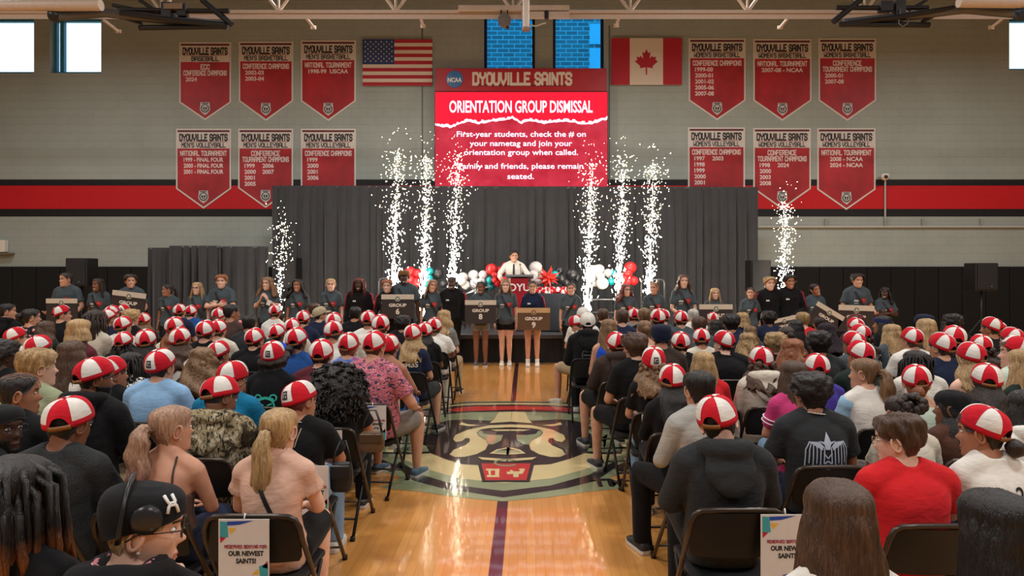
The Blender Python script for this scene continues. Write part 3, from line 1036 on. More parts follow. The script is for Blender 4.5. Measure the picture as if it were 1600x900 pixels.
# folded basketball backstops
M_BST = plain((34, 34, 36), 0.4, 0.3)
M_BST2 = plain((92, 94, 96), 0.35, 0.4)
def backstop(label, tubes, mirror_x=None):
    t = thing('basketball_backstop', label, 'backstop', P(tubes[0][1][0][0], tubes[0][1][0][1], 11.2))
    for nm, pts, r, mm in tubes:
        m = MB(); m.tube([P(a, b, y) for a, b, y in pts], r, 10)
        child(m, nm, mm, t, True, 40)
    return t
bs = backstop('dark folded basketball backstop hanging beside the bright corner windows, banner for baseball below', [
    ('swing_arm', [(86, 26, 11), (130, 23, 11.1), (165, 20, 11.2), (250, 30, 11.3), (355, 40, 11.4)], 0.075, M_BST2),
    ('lower_arm', [(188, 20, 11.1), (280, 33, 11.2), (352, 39, 11.3)], 0.045, M_BST),
    ('rail', [(218, 43.5, 11.3), (354, 41, 11.3)], 0.045, M_BST),
    ('brace', [(176, 8, 11.4), (240, 20, 11.4), (275, 22, 11.4)], 0.03, M_BST),
    ('brace', [(316, 0, 11.3), (362, 38, 11.3)], 0.05, M_BST),
    ('brace', [(218, 0, 11.3), (246, 19, 11.3)], 0.03, M_BST),
    ('cross_bar', [(185, 15, 11.3), (295, 17, 11.3), (358, 17, 11.3)], 0.04, M_BST),
    ('brace', [(186, 26, 11.3), (222, 37, 11.3)], 0.025, M_BST),
    ('pipe', [(-10, 9, 10.9), (158, 8, 10.9)], 0.09, M_TR)])
m = MB(); m.ball(P(86, 24, 11.0), (0.11, 0.11, 0.11), 14, 10)
child(m, 'hinge', BLACK_METAL, bs, True)
m = MB(); m.box(P(263, 20, 11.3), (0.16, 0.16, 0.3)); m.box(P(286, 17, 11.3), (0.14, 0.14, 0.2))
child(m, 'winch', BLACK_METAL, bs)
m = MB(); m.box(P(272, 11, 11.25), (0.3, 0.1, 0.09))
child(m, 'bracket', plain((128, 104, 80), 0.5), bs)
bs = backstop("dark folded basketball backstop above the women's basketball banners", [
    ('swing_arm', [(1598, 22, 11), (1548, 18, 11.1), (1508, 14, 11.1), (1420, 25, 11.3), (1318, 36, 11.4)], 0.075, M_BST2),
    ('lower_arm', [(1490, 12, 11.1), (1400, 27, 11.2), (1325, 36, 11.3)], 0.04, M_BST),
    ('rail', [(1312, 38, 11.3), (1452, 39, 11.3)], 0.045, M_BST),
    ('brace', [(1344, 0, 11.3), (1302, 34, 11.3)], 0.05, M_BST),
    ('cross_bar', [(1306, 12, 11.3), (1400, 12.5, 11.3), (1450, 12, 11.3)], 0.04, M_BST),
    ('brace', [(1448, 0, 11.3), (1420, 16, 11.3)], 0.025, M_BST),
    ('brace', [(1480, 15, 11.2), (1440, 34, 11.3)], 0.03, M_BST),
    ('pipe', [(1498, 3, 10.9), (1620, 4, 10.9)], 0.09, M_TR)])
m = MB(); m.ball(P(1594, 20, 11.0), 0.12, 14, 10)
child(m, 'hinge', plain((28, 48, 66), 0.4), bs, True)
m = MB(); m.box(P(1404, 17, 11.3), (0.16, 0.16, 0.34)); m.box(P(1383, 11, 11.3), (0.2, 0.14, 0.16))
child(m, 'winch', BLACK_METAL, bs)
m = MB(); m.tube([P(1407, 14, 11.2), P(1404, 36, 11.2), P(1410, 42, 11.2), P(1418, 37, 11.2), P(1420, 28, 11.2)], 0.008, 6)
child(m, 'cable', plain((120, 116, 110), 0.5), bs, True)

# ------------------------------------------------------------------ drapes
M_DR = None
def m_drape():
    t = NT('black_drape')
    v = t.coord((30, 30, 3))
    t.col(t.ramp(t.noise(t.coord(), 1.5, 3), [(0.3, lin((52, 53, 56))), (0.7, lin((60, 61, 64)))]))
    return t.set(0.85, 0, 0.3, 0, 0.25)
M_DR = m_drape()
def drape(x0, x1, yt, Y, seed, label, group, ztop=None):
    """one pleated panel between two picture columns"""
    a, b = P(x0, yt, Y), P(x1, yt, Y)
    zt = a.z if ztop is None else ztop
    r_ = random.Random(seed)
    t = thing('stage_drape', label, 'curtain', ((a.x + b.x) / 2, Y, 0), group=group)
    W = b.x - a.x
    W += 0.05
    n = int(W / 0.012)
    ph = [r_.uniform(0, 6.28) for _ in range(4)]
    fr = [r_.uniform(7, 10), r_.uniform(12, 16), r_.uniform(22, 30), r_.uniform(2, 4)]
    rows = [0.0, 0.02, 0.12, 0.3, 0.5, 0.75, 1.0]
    m = MB()
    vv = []
    for side in (0, 1):
        for k in rows:
            z = zt + (0.03 - zt) * k
            amp = 0.25 + 0.75 * min(1, k * 3 + 0.05)
            for i in range(n + 1):
                x = W * i / n
                xx = x + 0.03 * sin(fr[3] * x + ph[3]) * k
                ww = xx + .06 * sin(fr[3] * 1.7 * xx + ph[0]) + .03 * sin(fr[0] * xx + ph[2])
                md = .45 + .55 * sin(fr[3] * 1.3 * xx + ph[1]) ** 2
                d = amp * (0.03 * sin(fr[0] * ww + ph[0]) + md * 0.15 * (abs(sin(fr[1] * .95 * ww + ph[1])) ** .7 - .6) * -1 + 0.010 * sin(fr[2] * 2 * xx + ph[2]))
                vv.append((x - W / 2, d + side * 0.012, z))
    ff = []
    K = len(rows); N = n + 1
    for k in range(K - 1):
        for i in range(n):
            ff.append((k * N + i, (k + 1) * N + i, (k + 1) * N + i + 1, k * N + i + 1))
            o = K * N
            ff.append((o + k * N + i, o + k * N + i + 1, o + (k + 1) * N + i + 1, o + (k + 1) * N + i))
    for i in range(n):
        ff.append((i, i + 1, K * N + i + 1, K * N + i))
        ff.append(((K - 1) * N + i, K * N + (K - 1) * N + i, K * N + (K - 1) * N + i + 1, (K - 1) * N + i + 1))
    for k in range(K - 1):
        ff.append((k * N, K * N + k * N, K * N + (k + 1) * N, (k + 1) * N))
        ff.append((k * N + n, (k + 1) * N + n, K * N + (k + 1) * N + n, K * N + k * N + n))
    m.add(vv, ff)
    m.build('cloth', M_DR, t, True, 50)
    m = MB(); m.tube([(-W / 2 + 0.02, 0.03, zt - 0.03), (W / 2 - 0.02, 0.03, zt - 0.03)], 0.026, 8)
    m.build('cross_rail', plain((88, 88, 90), 0.4, 0.6), t, True, 40)
    m = MB(); m.tube([(0, 0.17, 0.0), (0, 0.17, zt - 0.04)], 0.025, 8); m.lathe([(0, 0), (.14, 0), (.14, .015), (0, .015)], 14, (0, 0.17, 0)); m.tube([(0, .17, zt - .05), (0, .03, zt - .03)], .02, 8)
    m.build('upright', plain((88, 88, 90), 0.4, 0.6), t, True, 40)
    return t
YC = 16.1
cols = [427, 522, 617, 712, 806, 900, 995, 1090, 1183]
notes = ['at the end beside the low side drape', 'behind the dark stacked speaker, second from that end', 'behind the leftmost tall sparks', 'behind the sparks left of the lectern', 'behind the speaker in the white shirt', 'behind the starburst balloon, right of the lectern', 'behind the white and red balloons', 'at the end beside the wall conduit']
for k in range(8):
    drape(cols[k], cols[k + 1], 290 + 0.3 * k, YC, 20 + k, 'tall pleated black drape panel ' + notes[k], 'tall black drapes behind the stage')
drape(233, 266, 387, 15.2, 41, 'narrow end panel of the low pleated black side drape', 'low black side drapes')
drape(266, 342, 384, 15.1, 42, 'low pleated black drape panel behind the redheaded student with folded arms', 'low black side drapes')
drape(342, 418, 385, 15.15, 43, 'low pleated black drape panel beside the corner spark fountain', 'low black side drapes')

# ------------------------------------------------------------------ stage
YST = 13.4
SZ = H - (523 - PY0) * YST / F
sx0, sx1 = P(548, 0, YST).x, P(1092, 0, YST).x
stg = thing('stage', 'low black stage platform with a dark skirt behind the row of students', 'stage', ((sx0 + sx1) / 2, YST, 0))
m = MB(); m.box(((sx0 + sx1) / 2, YST + 1.15, SZ - 0.04), (sx1 - sx0, 2.3, 0.08), 0, None, 0.008)
child(m, 'deck', plain((62, 64, 68), 0.4, grain=0.12, scale=6), stg)
m = MB()
n = int((sx1 - sx0) / 0.03)
vv, ff = [], []
for i in range(n + 1):
    x = sx0 + (sx1 - sx0) * i / n
    d = 0.014 * sin(x * 38) + 0.01 * sin(x * 17 + 1)
    vv += [(x, YST + 0.03 + d, 0.01), (x, YST + 0.03 + d * 0.4, SZ - 0.08)]
for i in range(n):
    ff.append((2 * i, 2 * i + 2, 2 * i + 3, 2 * i + 1))
m.add(vv, ff)
child(m, 'skirt', plain((24, 23, 24), 0.9), stg, True)
for k in range(6):
    m = MB(); xx = sx0 + 0.4 + (sx1 - sx0 - 0.8) * k / 5
    for yy in (YST + 0.3, YST + 2.1):
        m.tube([(xx, yy, 0), (xx, yy, SZ - 0.08)], 0.025, 8)
    child(m, 'leg_frame', BLACK_METAL, stg, True)
M_RAIL = plain((150, 150, 152), 0.3, 0.8)
def rail(px0, px1, pyt, Y, label):
    a, b = P(px0, pyt, Y), P(px1, pyt, Y)
    t = thing('handrail', label, 'railing', ((a.x + b.x) / 2, Y, SZ))
    m = MB()
    w_ = b.x - a.x
    m.tube([(a.x, Y, SZ), (a.x, Y, a.z - 0.08), (a.x + 0.025, Y, a.z - 0.02), (a.x + 0.08, Y, a.z), (b.x - 0.08, Y, a.z), (b.x - 0.025, Y, a.z - 0.02), (b.x, Y, a.z - 0.08), (b.x, Y, SZ)], 0.02, 10)
    child(m, 'frame', M_RAIL, t, True)
    m = MB(); m.tube([(a.x, Y, (SZ + a.z) / 2), (b.x, Y, (SZ + a.z) / 2)], 0.016, 8)
    child(m, 'middle_bar', M_RAIL, t, True)
rail(592, 640, 435, 15.5, 'metal stage handrail behind the student holding the GROUP 6 sign')
rail(1002, 1038, 437, 15.5, 'metal stage handrail behind the student with hair in two buns')
rail(918, 962, 468, 15.6, 'low metal rail at the back of the stage under the white balloons')

# lectern
def at_st(px, Y):
    return P(px, 0, Y).x
YL = 14.35
lx = at_st(812, YL)
lt = thing('lectern', 'red lectern with white DYU letters and a grey top, in front of the speaker', 'lectern', (lx, YL, SZ))
ztp = P(0, 431, YL).z - SZ
m = MB()
hw0, hw1 = 0.20, 0.175
for z0, z1, wa, wb_, d in ((0.05, ztp - 0.05, 0.15, 0.19, 0.17),):
    m.loft([[Vector((-wa, -d, z0)), Vector((wa, -d, z0)), Vector((wa, d, z0)), Vector((-wa, d, z0))], [Vector((-wb_, -d - .03, z1)), Vector((wb_, -d - .03, z1)), Vector((wb_, d, z1)), Vector((-wb_, d, z1))]])
m.build('column', plain((164, 22, 40), 0.45), lt)
m = MB(); m.box((0, -0.02, ztp - 0.015), (0.58, 0.46, 0.045), 0, Matrix.Rotation(radians(-6), 3, 'X'), 0.008)
m.build('top', plain((120, 122, 126), 0.5), lt)
m = MB(); m.box((0, 0, 0.025), (0.5, 0.5, 0.05), 0, None, 0.01)
m.build('base', plain((60, 60, 64), 0.5), lt)
m = MB(); put_text(m, 'DYU', Matrix.Translation((0, -0.225, ztp - 0.31)) @ Matrix(((1, 0, 0, 0), (0, 0, -1, 0), (0, 1, 0, 0), (0, 0, 0, 1))), 0.42, 0.155, 0.02)
m.v = [(x, y + 0.012 * (ztp - z) * 4 * 0 , z) for x, y, z in m.v]
m.build('lettering', plain((238, 230, 232), 0.5), lt)
m = MB(); m.tube([(0.02, 0.1, ztp), (0.02, 0.06, ztp + 0.14), (0.01, 0.02, ztp + 0.22)], 0.006, 6); m.ball((0.01, 0.01, ztp + 0.235), 0.018, 8, 6)
m.build('microphone', BLACK_METAL, lt, True)

# cloth-covered table with caps
YTB = 14.3
tx = at_st(864, YTB)
tb = thing('cloth_table', 'table under a grey-black cloth with red and white caps heaped on top', 'table', (tx, YTB, SZ))
zt_ = P(0, 458, YTB).z - SZ
m = MB()
def sqring(w_, d, z, n, flare, seed):
    pts = []
    per = []
    for k in range(n):
        q = 2 * pi * k / n
        c_, s_ = cos(q), sin(q)
        e = 0.25
        x = w_ * math.copysign(abs(c_) ** e, c_)
        y = d * math.copysign(abs(s_) ** e, s_)
        f = 1 + flare * sin(k * 2 * pi / 9 + seed)
        pts.append(Vector((x * f, y * f, z)))
    return pts
m.loft([sqring(0.44, 0.3, 0.02, 72, 0.05, 0), sqring(0.435, 0.3, zt_ * 0.6, 72, 0.03, 0), sqring(0.43, 0.295, zt_ - 0.03, 72, 0.006, 0), sqring(0.42, 0.285, zt_, 72, 0.0, 0)])
m.build('tablecloth', plain((52, 58, 66), 0.8), tb, True, 50)

# ------------------------------------------------------------------ balloons
def m_balloon(rgb):
    key = ('bal', rgb)
    if key not in _mc:
        t = NT('balloon')
        c = lin(rgb)
        t.col(t.ramp(t.noise(t.coord(), 3, 2), [(0.3, [x * 0.93 for x in c]), (0.7, c)]))
        _mc[key] = t.set(0.28, 0, 0.5, 0.2)
    return _mc[key]
_bm = MB()
_bm.lathe([(0, -1.13), (.07, -1.14), (.03, -1.06), (.1, -1.02), (.35, -.9), (.68, -.66), (.92, -.3), (1, .06), (.94, .42), (.72, .74), (.4, .93), (.15, .99), (0, 1)], 22)
BAL = _bm.mesh('balloon', 1, True)
BC = {'R': ((222, 44, 48), 'red'), 'W': ((226, 224, 222), 'white'), 'T': ((0, 160, 168), 'teal'), 'K': ((48, 50, 54), 'dark grey')}
def balloons(cl, where, items):
    for col, px, py, r_, Y in items:
        rgb, cn = BC[col]
        o = mk('balloon', BAL, [m_balloon(rgb)], None, P(px, py, Y))
        s_ = r_ * Y / F
        o.scale = (s_, s_, s_)
        o.rotation_euler = (R.uniform(-.7, .7), R.uniform(-.7, .7), 0)
        tag(o, '%s balloon %s' % (cn, where), 'balloon', '%s balloons %s' % (cn, cl))
balloons('left end', 'in the short bunch between two spark fountains left of the lectern', [('R', 641, 426, 9.5, 15), ('R', 652, 428, 7.5, 14.9), ('R', 640, 438, 8, 14.8), ('R', 650, 442, 7.5, 14.8), ('T', 671, 424, 6.5, 15), ('T', 670, 436, 7, 14.9), ('T', 669, 446, 6, 14.8), ('K', 684, 428, 9, 15.1), ('K', 692, 444, 6.5, 15)])
balloons('main garland', 'in the garland left of the white-shirted speaker', [('W', 723, 434, 8.5, 15), ('W', 728, 446, 7, 14.9), ('W', 722, 440, 7, 14.8), ('W', 740, 431, 9, 15.1), ('W', 742, 442, 8, 14.9), ('W', 755, 430, 7.5, 15), ('W', 752, 440, 6.5, 14.8), ('K', 712, 448, 7, 15), ('R', 768, 421, 9, 14.9), ('R', 782, 424, 8, 15), ('R', 790, 416, 6.5, 15.1), ('R', 776, 432, 5.5, 14.7), ('R', 772, 438, 4, 14.6), ('R', 783, 436, 4.5, 14.6), ('R', 778, 441, 8, 14.8), ('R', 789, 437, 5, 14.7), ('R', 772, 429, 4, 14.6), ('R', 793, 427, 6, 14.9), ('T', 765, 438, 5.5, 14.7), ('T', 767, 447, 6.5, 14.8), ('K', 756, 450, 7, 15)])
balloons('right of lectern', 'in the garland between the lectern and the starburst', [('W', 837, 419, 10.5, 15), ('W', 833, 430, 8, 14.9), ('W', 845, 430, 7, 15.1), ('W', 836, 438, 7, 14.8), ('W', 842, 441, 5, 14.7)])
balloons('right garland', 'in the garland right of the red starburst', [('T', 867, 429, 5.8, 14.8), ('K', 874, 423, 7, 15.1), ('K', 876, 436, 8, 15), ('K', 893, 429, 9.5, 15), ('K', 901, 434, 7, 15.1), ('K', 884, 442, 7, 15), ('K', 861, 442, 7, 15.1)])
balloons('right end', 'in the bunch between two spark fountains right of the lectern', [('W', 927, 424, 9.5, 15), ('W', 923, 436, 8, 14.9), ('W', 936, 422, 9, 15.1), ('W', 938, 432, 7, 14.9), ('W', 941, 443, 9.8, 14.7), ('W', 950, 427, 7, 15), ('W', 930, 442, 6, 15), ('T', 955, 440, 6, 14.8), ('T', 958, 427, 5.5, 15), ('R', 985, 419, 10, 15), ('R', 981, 428, 8, 14.9), ('R', 976, 437, 7, 14.8), ('R', 982, 440, 5, 14.7), ('R', 990, 439, 7.5, 14.9)])
def starburst(px, py, r_, Y, mat_, label, n=16, seed=1):
    t = thing('starburst_balloon', label, 'balloon', P(px, py, Y))
    q = random.Random(seed)
    m = MB()
    m.ball((0, 0, 0), r_ * 0.3, 14, 10)
    m.build('core', mat_, t, True)
    ga = pi * (3 - 5 ** .5)
    for k in range(n):
        z = 1 - 2 * (k + .5) / n
        a = k * ga + 0.4
        d = Vector((math.sqrt(1 - z * z) * cos(a), math.sqrt(1 - z * z) * sin(a), z))
        L_ = r_ * q.uniform(0.85, 1.1)
        m = MB(); m.tube([d * r_ * 0.2, d * r_ * 0.35, d * L_ * 0.7, d * L_], [r_ * 0.15, r_ * 0.13, r_ * 0.06, r_ * 0.006], 8)
        m.build('spike', mat_, t, True)
starburst(856, 434, 0.30, 14.5, m_balloon((226, 52, 44)), 'shiny red starburst balloon above the heap of caps', 18, 4)
M_SILV = plain((200, 200, 206), 0.22, 0.85)
starburst(747, 452, 0.30, 14.6, M_SILV, 'silver starburst balloon behind the student holding the GROUP 8 sign', 14, 9)

# ------------------------------------------------------------------ loudspeakers
def speaker(x0, x1, yt, yb, Y, label, stand='pole'):
    a, b = P(x0, yb, Y), P(x1, yt, Y)
    w_, h_ = b.x - a.x, b.z - a.z
    xc = (a.x + b.x) / 2
    t = thing('loudspeaker', label, 'speaker', (xc, Y, 0))
    m = MB(); m.box((xc, Y + 0.02, (a.z + b.z) / 2), (w_, 0.42, h_), 0, None, 0.02)
    child(m, 'cabinet', plain((20, 20, 22), 0.45), t)
    m = MB(); m.box((xc, Y - 0.198, (a.z + b.z) / 2), (w_ * 0.86, 0.02, h_ * 0.9), 0, None, 0.008)
    child(m, 'grille', plain((30, 30, 33), 0.6, grain=0.3, scale=300), t)
    m = MB(); m.lathe([(0, 0), (.014, 0), (.014, .01), (0, .01)], 12, (xc + w_ * 0.16, Y - 0.212, a.z + h_ * 0.16), 0, Matrix.Rotation(pi / 2, 4, 'X'))
    child(m, 'badge', plain((150, 150, 150), 0.3, 0.7), t)
    m = MB(); m.tube([(xc, Y, 0.35), (xc, Y, a.z)], 0.02, 10)
    child(m, 'pole', BLACK_METAL, t, True)
    for k in range(3):
        q = 2 * pi * k / 3 + 0.5
        m = MB(); m.tube([(xc, Y, 0.75), (xc + 0.5 * cos(q), Y + 0.5 * sin(q), 0.015)], 0.013, 8)
        m.tube([(xc, Y, 0.35), (xc + 0.27 * cos(q), Y + 0.27 * sin(q), 0.35)], 0.009, 8)
        child(m, 'leg', BLACK_METAL, t, True)
    return t
speaker(111, 144, 403.5, 447, 15.2, 'black loudspeaker on a stand behind the first student of the line, by the wall padding')
speaker(436, 467, 402.5, 450, 15.4, 'black loudspeaker next to the corner spark fountain, in front of the drapes')
speaker(1169, 1200, 406.5, 455, 15.0, 'black loudspeaker at the end of the drapes, beside the lone spark fountain')
speaker(1516, 1551, 411, 454, 15.0, 'black loudspeaker on a tripod stand alone before the wall padding')

# ------------------------------------------------------------------ spark fountains
M_SPK = emit((255, 240, 218), 45.0, 'sparks')
M_SPK2 = emit((255, 228, 190), 32.0, 'sparks')
def sparks(px, pyb, pyt, Y, n, lean, label, wid=1.0, seed=1):
    q = random.Random(seed)
    b, tp = P(px, pyb, Y), P(px + lean, pyt, Y)
    hgt = tp.z - b.z
    m = MB()
    for k in range(int(n * 1.15)):
        u = q.random()
        t_ = u ** 1.15
        if q.random() < 0.06:
            t_ = q.uniform(0.5, 1.15)
        sp = (0.055 + 0.29 * t_ ** 0.85) * wid
        a = q.uniform(0, 2 * pi)
        rr_ = sp * abs(q.gauss(0, 0.62))
        x = rr_ * cos(a) + (tp.x - b.x) * t_
        y = rr_ * sin(a)
        z = t_ * hgt + q.uniform(-.03, .03)
        s_ = q.uniform(0.003, 0.0085) * (1.0 if t_ > 0.35 else 1.1)
        e = q.uniform(3.0, 6.0) if t_ < 0.3 else (q.uniform(1.2, 3.0) if t_ < 0.6 else q.uniform(0.8, 1.6))
        d = Vector((rr_ * cos(a) * 1.2 + 0.02, rr_ * sin(a), 0.5)).normalized()
        c_ = Vector((x, y, z))
        u_ = d.orthogonal().normalized() * s_
        w_ = d.cross(u_)
        L_ = d * s_ * e
        mi = 1 if (t_ > 0.55 and q.random() < 0.8) else 0
        m.add([c_ - L_, c_ + u_, c_ + w_, c_ - u_, c_ - w_, c_ + L_], [(0, 2, 1), (0, 3, 2), (0, 4, 3), (0, 1, 4), (5, 1, 2), (5, 2, 3), (5, 3, 4), (5, 4, 1)], mi)
    o = m.build('spark_fountain', [M_SPK, M_SPK2], None, loc=b)
    tag(o, label, 'sparks', kind='stuff')
    mb = thing('spark_machine', 'small black box firing the ' + label.replace('tall white ', '').replace('lone ', '').replace('spark fountain', 'sparks').replace(' in front of', ' before').replace('the headscarf', 'headscarf'), 'machine', (b.x, Y, SZ if Y > YST and sx0 < b.x < sx1 else 0))
    zb = mb.location.z
    hh = max(0.12, min(0.3, b.z - zb))
    mm = MB(); mm.box((0, 0, hh / 2), (0.24, 0.22, hh), 0, None, 0.01)
    mm.build('housing', BLACK_METAL, mb)
    mm = MB(); mm.lathe([(.03, 0), (.045, 0), (.04, .05), (.03, .05)], 12, (0, 0, hh))
    mm.build('nozzle', plain((120, 120, 124), 0.3, 0.8), mb, True, 40)
sparks(612, 494, 235, 13.9, 720, 10, 'tall white spark fountain by the headscarf student, first of three left of the lectern', 1.0, 1)
sparks(661, 494, 245, 13.9, 700, 6, 'tall white spark fountain, second of three left of the lectern', 0.85, 2)
sparks(706, 494, 240, 13.9, 700, 9, 'tall white spark fountain nearest the lectern on the white balloon side', 0.95, 3)
sparks(917, 494, 255, 13.9, 720, 8, 'tall white spark fountain before the white balloons, first right of the lectern', 0.9, 4)
sparks(966, 494, 245, 13.9, 720, 8, 'tall white spark fountain between white and red balloons', 0.9, 5)
sparks(1013, 494, 255, 13.9, 700, 8, 'tall white spark fountain right of the red balloons, by the handrail', 0.85, 6)
sparks(430, 531, 345, 14.6, 360, 14, 'short spark fountain beside the low side drape', 0.85, 7)
sparks(1222, 532, 315, 14.4, 620, 6, 'lone spark fountain in front of the block wall beyond the drapes', 0.8, 8)
# ------------------------------------------------------------------ people: shapes
def interp(tab, x):
    xs_ = [t[0] for t in tab]
    return [float(np.interp(x, xs_, [t[i] for t in tab])) for i in range(1, len(tab[0]))]
def smooth_tab(tab, n=60):
    xs_ = np.array([t[0] for t in tab]); q = np.linspace(xs_[0], xs_[-1], n)
    out = [q]
    for i in range(1, len(tab[0])):
        y = np.interp(q, xs_, [t[i] for t in tab])
        k = np.ones(5) / 5
        yp = np.concatenate([[y[0]] * 2, y, [y[-1]] * 2])
        out.append(np.convolve(yp, k, 'valid'))
    return list(zip(*out))
# height (from ear level), half width, reach to the front, reach to the back
HEADT = smooth_tab([(-.122, .020, .050, -.012), (-.114, .036, .076, .0), (-.10, .046, .086, .022), (-.085, .052, .088, .036), (-.06, .058, .088, .055), (-.035, .064, .088, .070), (-.01, .069, .087, .083),
    (.015, .0715, .086, .092), (.04, .073, .091, .097), (.065, .0725, .089, .098), (.085, .067, .080, .092), (.10, .055, .064, .078), (.11, .040, .046, .058), (.1165, .020, .024, .032), (.1185, .003, .004, .006)], 80)
HTOP = .1185
HT_ = np.array(HEADT)
def interp3(z):
    return float(np.interp(z, HT_[:, 0], HT_[:, 1])), float(np.interp(z, HT_[:, 0], HT_[:, 2])), float(np.interp(z, HT_[:, 0], HT_[:, 3]))
def head_xy(a, z):
    w, f, b = interp3(z)
    c, s_ = cos(a), sin(a)
    e = 0.9
    x = w * math.copysign(abs(s_) ** e, s_)
    y = (f if c > 0 else b) * math.copysign(abs(c) ** e, c)
    return x, y
def ell(x, y, z, cx, cy, cz, sx, sz):
    return math.exp(-((x - cx) / sx) ** 2 - ((z - cz) / sz) ** 2)
def head_arrays(face):
    """face: 'n' neutral, 's' smiling. material ids 0 skin, 1 lips, 2 whites/teeth, 3 dark"""
    N, Z = 44, [-.122, -.118, -.112, -.105, -.097, -.089, -.081, -.074, -.068, -.063, -.058, -.053, -.047, -.040, -.033, -.026, -.018, -.010, -.002, .005, .011, .017, .023, .030, .037, .045, .055, .066, .078, .090, .100, .108, .114, .1175]
    vv, ff, mm = [], [], []
    for z in Z:
        for j in range(N):
            a = 2 * pi * j / N
            # squeeze more columns into the face
            a = a - 0.35 * sin(a) * (1 if cos(a) > 0 else 1)
            x, y = head_xy(a, z)
            if y > 0.02:
                n_ = 0.0
                n_ += 0.013 * math.exp(-(x / .010) ** 2 - ((z + .022) / .010) ** 2)
                n_ += 0.010 * math.exp(-(x / .0085) ** 2) * max(0, min(1, (.028 - z) / .04)) * (1 if z > -.032 else max(0, (z + .042) / .01))
                n_ += 0.006 * math.exp(-((abs(x) - .012) / .007) ** 2 - ((z + .026) / .007) ** 2)
                n_ -= 0.010 * math.exp(-((abs(x) - .031) / .016) ** 2 - ((z - .012) / .011) ** 2)
                n_ += 0.005 * math.exp(-((abs(x) - .026) / .024) ** 2 - ((z - .031) / .008) ** 2)
                n_ += 0.006 * math.exp(-((abs(x) - .042) / .016) ** 2 - ((z + .020) / .018) ** 2)
                n_ += 0.007 * math.exp(-(x / .022) ** 2 - ((z + .063) / .006) ** 2) + 0.006 * math.exp(-(x / .018) ** 2 - ((z + .074) / .005) ** 2)
                n_ -= 0.004 * math.exp(-(x / .022) ** 2 - ((z + .0685) / .003) ** 2)
                n_ += 0.006 * math.exp(-(x / .017) ** 2 - ((z + .103) / .012) ** 2)
                y += n_
            vv.append(Vector((x, y, z)))
    for i in range(len(Z) - 1):
        for j in range(N):
            q = (i * N + j, i * N + (j + 1) % N, (i + 1) * N + (j + 1) % N, (i + 1) * N + j)
            ff.append(q)
            c = sum((vv[k] for k in q), Vector()) / 4
            mi = 0
            if c.y > .05:
                mw = .030 if face == 's' else .023
                zc_ = -.0685 + (0.010 * (abs(c.x) / .03) ** 2 if face == 's' else 0)
                if abs(c.x) < mw and abs(c.z - zc_) < .0085:
                    mi = 1
                    if face == 's' and abs(c.z - zc_) < .0042 and abs(c.x) < .024:
                        mi = 2
                if abs(abs(c.x) - .031) < .017 and abs(c.z - .033 - .004 * (1 - ((abs(c.x) - .031) / .017) ** 2)) < .0038:
                    mi = 3
                if face == 's' and abs(abs(c.x) - .031) < .016 and abs(c.z - .014) < .0095:  # shade of the eye sockets, painted dark on smiling faces
                    mi = 3
            mm.append(mi)
    top = len(vv); vv.append(Vector((0, .0, HTOP + .0005)))
    bot = len(vv); vv.append(Vector((0, .02, -.123)))
    k = (len(Z) - 1) * N
    for j in range(N):
        ff.append((k + j, k + (j + 1) % N, top)); mm.append(0)
        ff.append(((j + 1) % N, j, bot)); mm.append(0)
    mb = MB(); mb.addm(vv, ff, mm)
    for s_ in (-1, 1):   # eyes and ears
        mb.ball((s_ * .031, .0738, .012), (.0135, .0085, .0058), 12, 8, 2)
        mb.ball((s_ * .031, .0785, .012), (.0062, .0048, .0056), 10, 8, 3)
        M = Matrix.Rotation(s_ * radians(-24), 3, 'Z') @ Matrix.Rotation(radians(-10), 3, 'X')
        ring = [M @ Vector((0, .017 * cos(q), .030 * sin(q) + .004 * cos(q))) for q in np.linspace(0, 2 * pi, 15)[:-1]]
        mb.tube([p + Vector((s_ * .078, -.006, .002)) for p in ring], [.0062] * 14, 6, 0, True)
        mb.ball((s_ * .0735, -.002, .0), (.0045, .016, .027), 10, 8, 0, M)
        mb.ball((s_ * .076, .002, -.026), (.005, .008, .009), 8, 6, 0)
    return mb
_heads = {}
def get_head(face):
    if face not in _heads:
        _heads[face] = head_arrays(face)
    return _heads[face]

def hand(mb, wrist, d, palm, side, curl=0.35, mi=0, s=1.0):
    """five fingers; d = pointing direction, palm = where the palm faces"""
    d = Vector(d).normalized()
    pn = Vector(palm); pn = (pn - d * pn.dot(d)).normalized()
    x = d.cross(pn) * side       # towards the thumb
    def W(a, b, c):
        return Vector(wrist) + (x * a + d * b - pn * c) * s
    rings = []
    for yy, w_, t_ in ((-.012, .024, .018), (.01, .028, .017), (.04, .037, .0155), (.072, .041, .014), (.090, .039, .011), (.096, .030, .006)):
        rings.append([W(w_ * cos(q), yy, t_ * sin(q)) for q in np.linspace(0, 2 * pi, 13)[:-1]])
    if side < 0:
        rings = [r_[::-1] for r_ in rings]
    mb.loft(rings, mi)
    for k, (fx, L_, r_) in enumerate(((.030, .070, .0088), (.010, .080, .0092), (-.011, .074, .0088), (-.030, .058, .0078))):
        p = [(fx, .084, 0)]
        ang = 0
        y_, z_ = .084, 0.0
        for seg, frac in enumerate((.42, .33, .25)):
            ang += curl * (0.7, 1.1, .8)[seg] * (1 + .12 * k)
            y_ += cos(ang) * L_ * frac; z_ -= sin(ang) * L_ * frac
            p.append((fx * (1 + .05 * seg), y_, z_))
        pts = [W(a, b, c) for a, b, c in p]
        mb.tube(pts, [r_ * s, r_ * .97 * s, r_ * .88 * s, r_ * .62 * s], 8, mi)
    th = [W(.022, .018, -.006), W(.048, .040, -.014), W(.062, .066, -.020), W(.062, .090, -.026)]
    mb.tube(th, [.0135 * s, .012 * s, .0105 * s, .007 * s], 8, mi)

